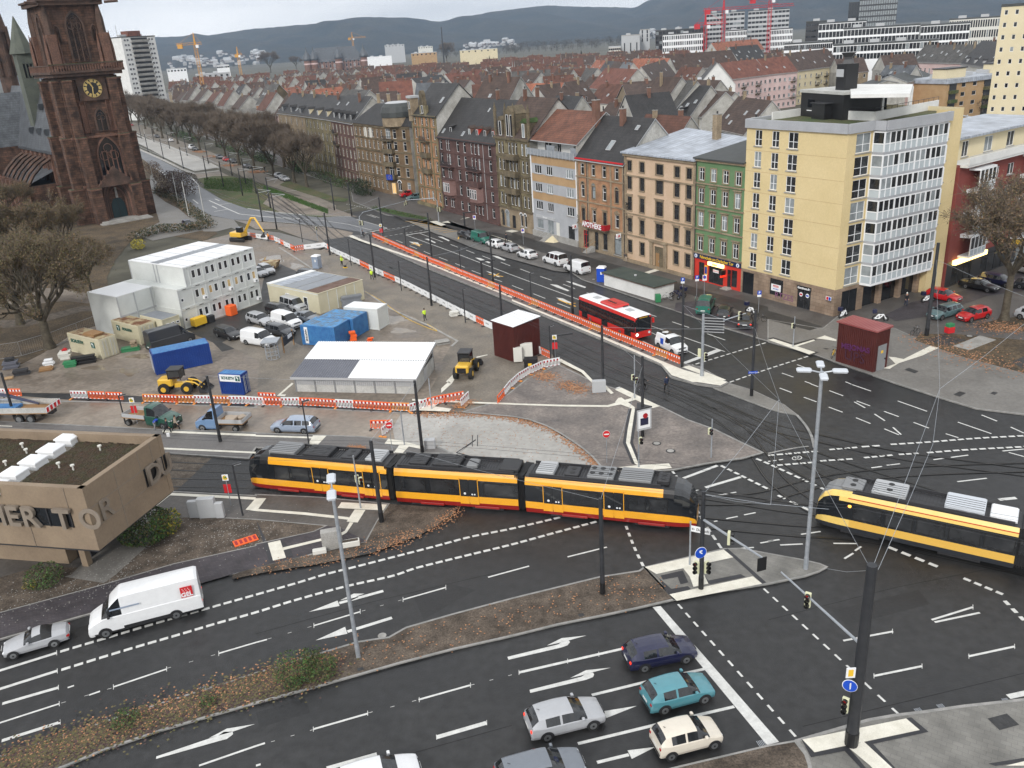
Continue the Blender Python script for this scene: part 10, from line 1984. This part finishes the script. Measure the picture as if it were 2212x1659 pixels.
# --- people
def person(lb,px,rz,top='coat',legs='jeans',pose='walk',skin='skin',hair='hair',z=.12,hood=None,arm=None):
 st={'walk': .26,'stand': .04,'bend': .05,'ride': .0}[pose];b={'bend': 1.15}.get(pose,.06 if pose=='walk' else .0);g=G(*px,z);g.z=z;sit=pose=='ride';o_=.35 if sit else 0
 V,E,Rd,T=[],[],[],[]
 def j(p,r,par,tg):
  V.append(V_(p));Rd.append(r);
  if par is not None: E.append((par,len(V)-1))
  T.append(tg);return len(V)-1
 def tr(x,y,z_): d=z_-.93;return (x+d*sin(b),y,.93+d*cos(b)-(0 if pose != 'bend' else .03))
 pe=j((0,0,.95),.125,None,'l');wa=j(tr(0,0,1.08),.155,pe,'t');ch=j(tr(0,0,1.36),.165,wa,'t');ne=j(tr(.01,0,1.5),.055,ch,'s');he=j(tr(.03,0,1.62),.088,ne,'s');j(tr(.02,0,1.72),.075,he,'s');j(tr(.13,0,1.6),.02,he,'s')
 for s in (1,-1):
  sh=j(tr(0,s*.19,1.42),.08,ch,'t');sw=s*st*.6;am=arm or pose
  el,wr={'walk': (tr(-sw,s*.24,1.14),tr(-sw+.12,s*.23,.92)),'stand': (tr(.02,s*.25,1.14),tr(.14,s*.2,.95)),'bend': (tr(.28,s*.2,1.3),tr(.5,s*.12,1.2)),'ride': (tr(.2,s*.25,1.18),tr(.42,s*.24,1.1)),'push': (tr(.12,s*.22,1.14),tr(.36,s*.16,1.02))}[am]
  e_=j(el,.06,sh,'t');w_=j(wr,.037,e_,'t');dv_=(V_(wr)-V_(el)).normalized();h=j(V_(wr)+dv_*.07,.036,w_,'s');sd=V_((0,1,0));dn=dv_.cross(sd).normalized()
  for q in range(4): k1=j(V_(wr)+dv_*(.12+.01*(q in (1,2)))+sd*(q-1.5)*.02,.0095,h,'s');j(V_(wr)+dv_*(.155+.012*(q in (1,2)))+sd*(q-1.5)*.02+dn*.02,.008,k1,'s')
  k1=j(V_(wr)+dv_*.07-sd*s*.045,.011,w_,'s');j(V_(wr)+dv_*.1-sd*s*.055+dn*.01,.009,k1,'s')
  hp=j((0,s*.1,.88),.1,pe,'l');f=s*st
  kn,an=((f*.9,s*.1,.5),(f*1.2-.12*(f<0)-.02,s*.1,.09 if f>=0 else .16)) if not sit else ((.32,s*.12,.62+s*.08),(.12,s*.12,.2+s*.1))
  k_=j(kn,.078,hp,'l');a_=j(an,.056,k_,'l');j((an[0]+.16,an[1],an[2]-.045),.045,a_,'f')
 me=bpy.data.meshes.new('body');me.from_pydata(V,E,[]);tmp=bpy.data.objects.new('tmp',me);COL.objects.link(tmp);sk=tmp.modifiers.new('s','SKIN');sk.use_smooth_shade=True
 for i,v in en(me.skin_vertices[0].data): v.radius=(Rd[i]*(.72 if T[i]=='t' and i in (1,2) else 1),Rd[i]*(1.15 if i in (1,2) else 1)) if i in (1,2) else (Rd[i],Rd[i]);v.use_root=i==0
 tmp.modifiers.new('u','SUBSURF').levels=1;m2=bpy.data.meshes.new_from_object(tmp.evaluated_get(bpy.context.evaluated_depsgraph_get()));bpy.data.objects.remove(tmp);m2.name='person'
 for m in (top,legs,skin,'black'): m2.materials.append(M[m])
 ix={'t': 0,'l': 1,'s': 2,'f': 3}
 for p in m2.polygons:
  c=p.center;bi,bd_=0,9
  for a,e in E:
   d=V[e]-V[a];u=max(0,min(1,(c-V[a]).dot(d)/max(1e-6,d.length_squared)));q=(c-V[a]-d*u).length-Rd[e]*.5
   if q<bd_: bi,bd_=e,q
  p.material_index=ix[T[bi]]
 o=th_('person',lb,'person',g,rz);ob('body',m2,o);hd_=V[5];f=MB();f.tu([hd_-V_((.0,0,.08)),hd_+V_((-.02,0,.0)),hd_+V_((-.02,0,.06)),hd_+V_((-.02,0,.095))],[.1,.105,.085,.03],hood or hair,10);f.bd('hood' if hood else 'hair',o,smooth=60)
 f=MB();[f.di(V[4]+V_((.085,s*.03,.02)),(1,0,0),.012,'black',6,.012) for s in (1,-1)];f.bd('eyes',o);return o
person('worker in a hi-vis yellow jacket guiding a plate compactor',t(1,1,745,640)[0],-.6,'hivis','black',arm='push',pose='stand',hood='hivis',z=.02);person('worker in a hi-vis yellow jacket walking below the compactor',t(1,1,1005,760)[0],2,'hivis','black',hood='hivis',z=.02);person('worker in a yellow vest holding a hose by the kerb line',t(1,1,1462,1115)[0],2.2,'hivis','coat',pose='stand',arm='push',z=.02);person('worker in yellow orange jacket beside the far barriers',t(1,1,110,425)[0],1.,'pale_orange','black',pose='stand',z=.02)
person('worker in full orange rain suit at the open container door',t(0,1,1325,1280)[0],-1.2,'hivis_orange','hivis_orange',pose='stand',hood='hivis_orange',z=.05);person('pedestrian in dark blue coat with backpack crossing the tram tracks',t(2,2,1335,65)[0],1.7,'navy_coat','black',z=.03);person('person in light trousers bending over a plant at the pharmacy',t(2,1,985,605)[0],1.7,'dark','beige_cloth','bend',z=.13);person('old man in black coat walking with a stick before the glazed bays',t(3,1,1190,985)[0],-1.5,'black','jeans','stand',hair='ow',z=.13)
person('woman in patterned light jacket walking past the green pickup',t(0,2,1530,410)[0],0,'beige_cloth','black',z=.02);person('woman in dark coat with a white bag beside the green pickup',t(0,2,1455,435)[0],0,'coat','black',z=.02);person('man in blue jacket bending at the works road kerb',t(0,2,1345,400)[0],1,'blue','grey','bend',z=.02);person('pedestrian in black on the upper pavement corner',i4(1205,1270),2,'black','black','stand',z=.13);person('dark pedestrian in front of the white hatchback on the pavement',t(1,1,2165,440)[0],2,'coat','black',z=.13);person('pedestrian under the red house shop sign',t(3,1,1640,765)[0],.5,'black','black',z=.13)
for lb,px,rz,top in (('dark dressed cyclist waiting at the upper track crossing',t(1,1,925,405)[0],.2,'coat'),('dark dressed cyclist riding over the tramway crossing',t(2,2,1130,60)[0],.7,'black'),('cyclist in black far up the boulevard pavement',r3(1720,870)[0],2.,'black')):
 bike('black bicycle ridden by the '+lb,px,rz,z=.04);person(lb,px,rz,top,'black','ride',z=.06)
f=MB();f.bx(-.16,-.05,-.22,.16,.05,.2,'white',.03);p=G(*t(0,2,1455,435)[0],.5);f.bd('bag',loc=p+V_((.1,-.3,.1)),label='white shopping bag held by the woman in the dark coat',category='bag')
f=MB();f.bx(-.35,-.25,0,.35,.25,.12,'yellow',.02);f.bx(-.2,-.15,.12,.2,.15,.45,'dark',.03);f.tu([(-.2,0,.3),(-.7,0,1.0)],.02,'black',5);f.bd('plate_compactor',loc=G(*t(1,1,772,655)[0]),rz=2.5,label='yellow plate compactor pushed by the hi-vis worker',category='compactor')
f=MB();P=[G(x,y,.06) for x,y in t(1,1,945,860,1100,950,1180,1010,1300,1090,1450,1160,1560,1200,1540,1180,1480,1140)];f.tu([V_((*q,.06)) for q in smoothp([(p.x,p.y) for p in P])],.03,'yellow',5);f.bd('hose',label='long yellow hose lying along the yard kerb',category='hose')
P=GP(t(1,1,200,480,420,620,660,790,940,860,1160,1010,1500,1160,1740,1290,1690,1335));f=MB();strip(f,[(p.x,p.y) for p in P],.35,.05,'cc');stc(f,'kerb')
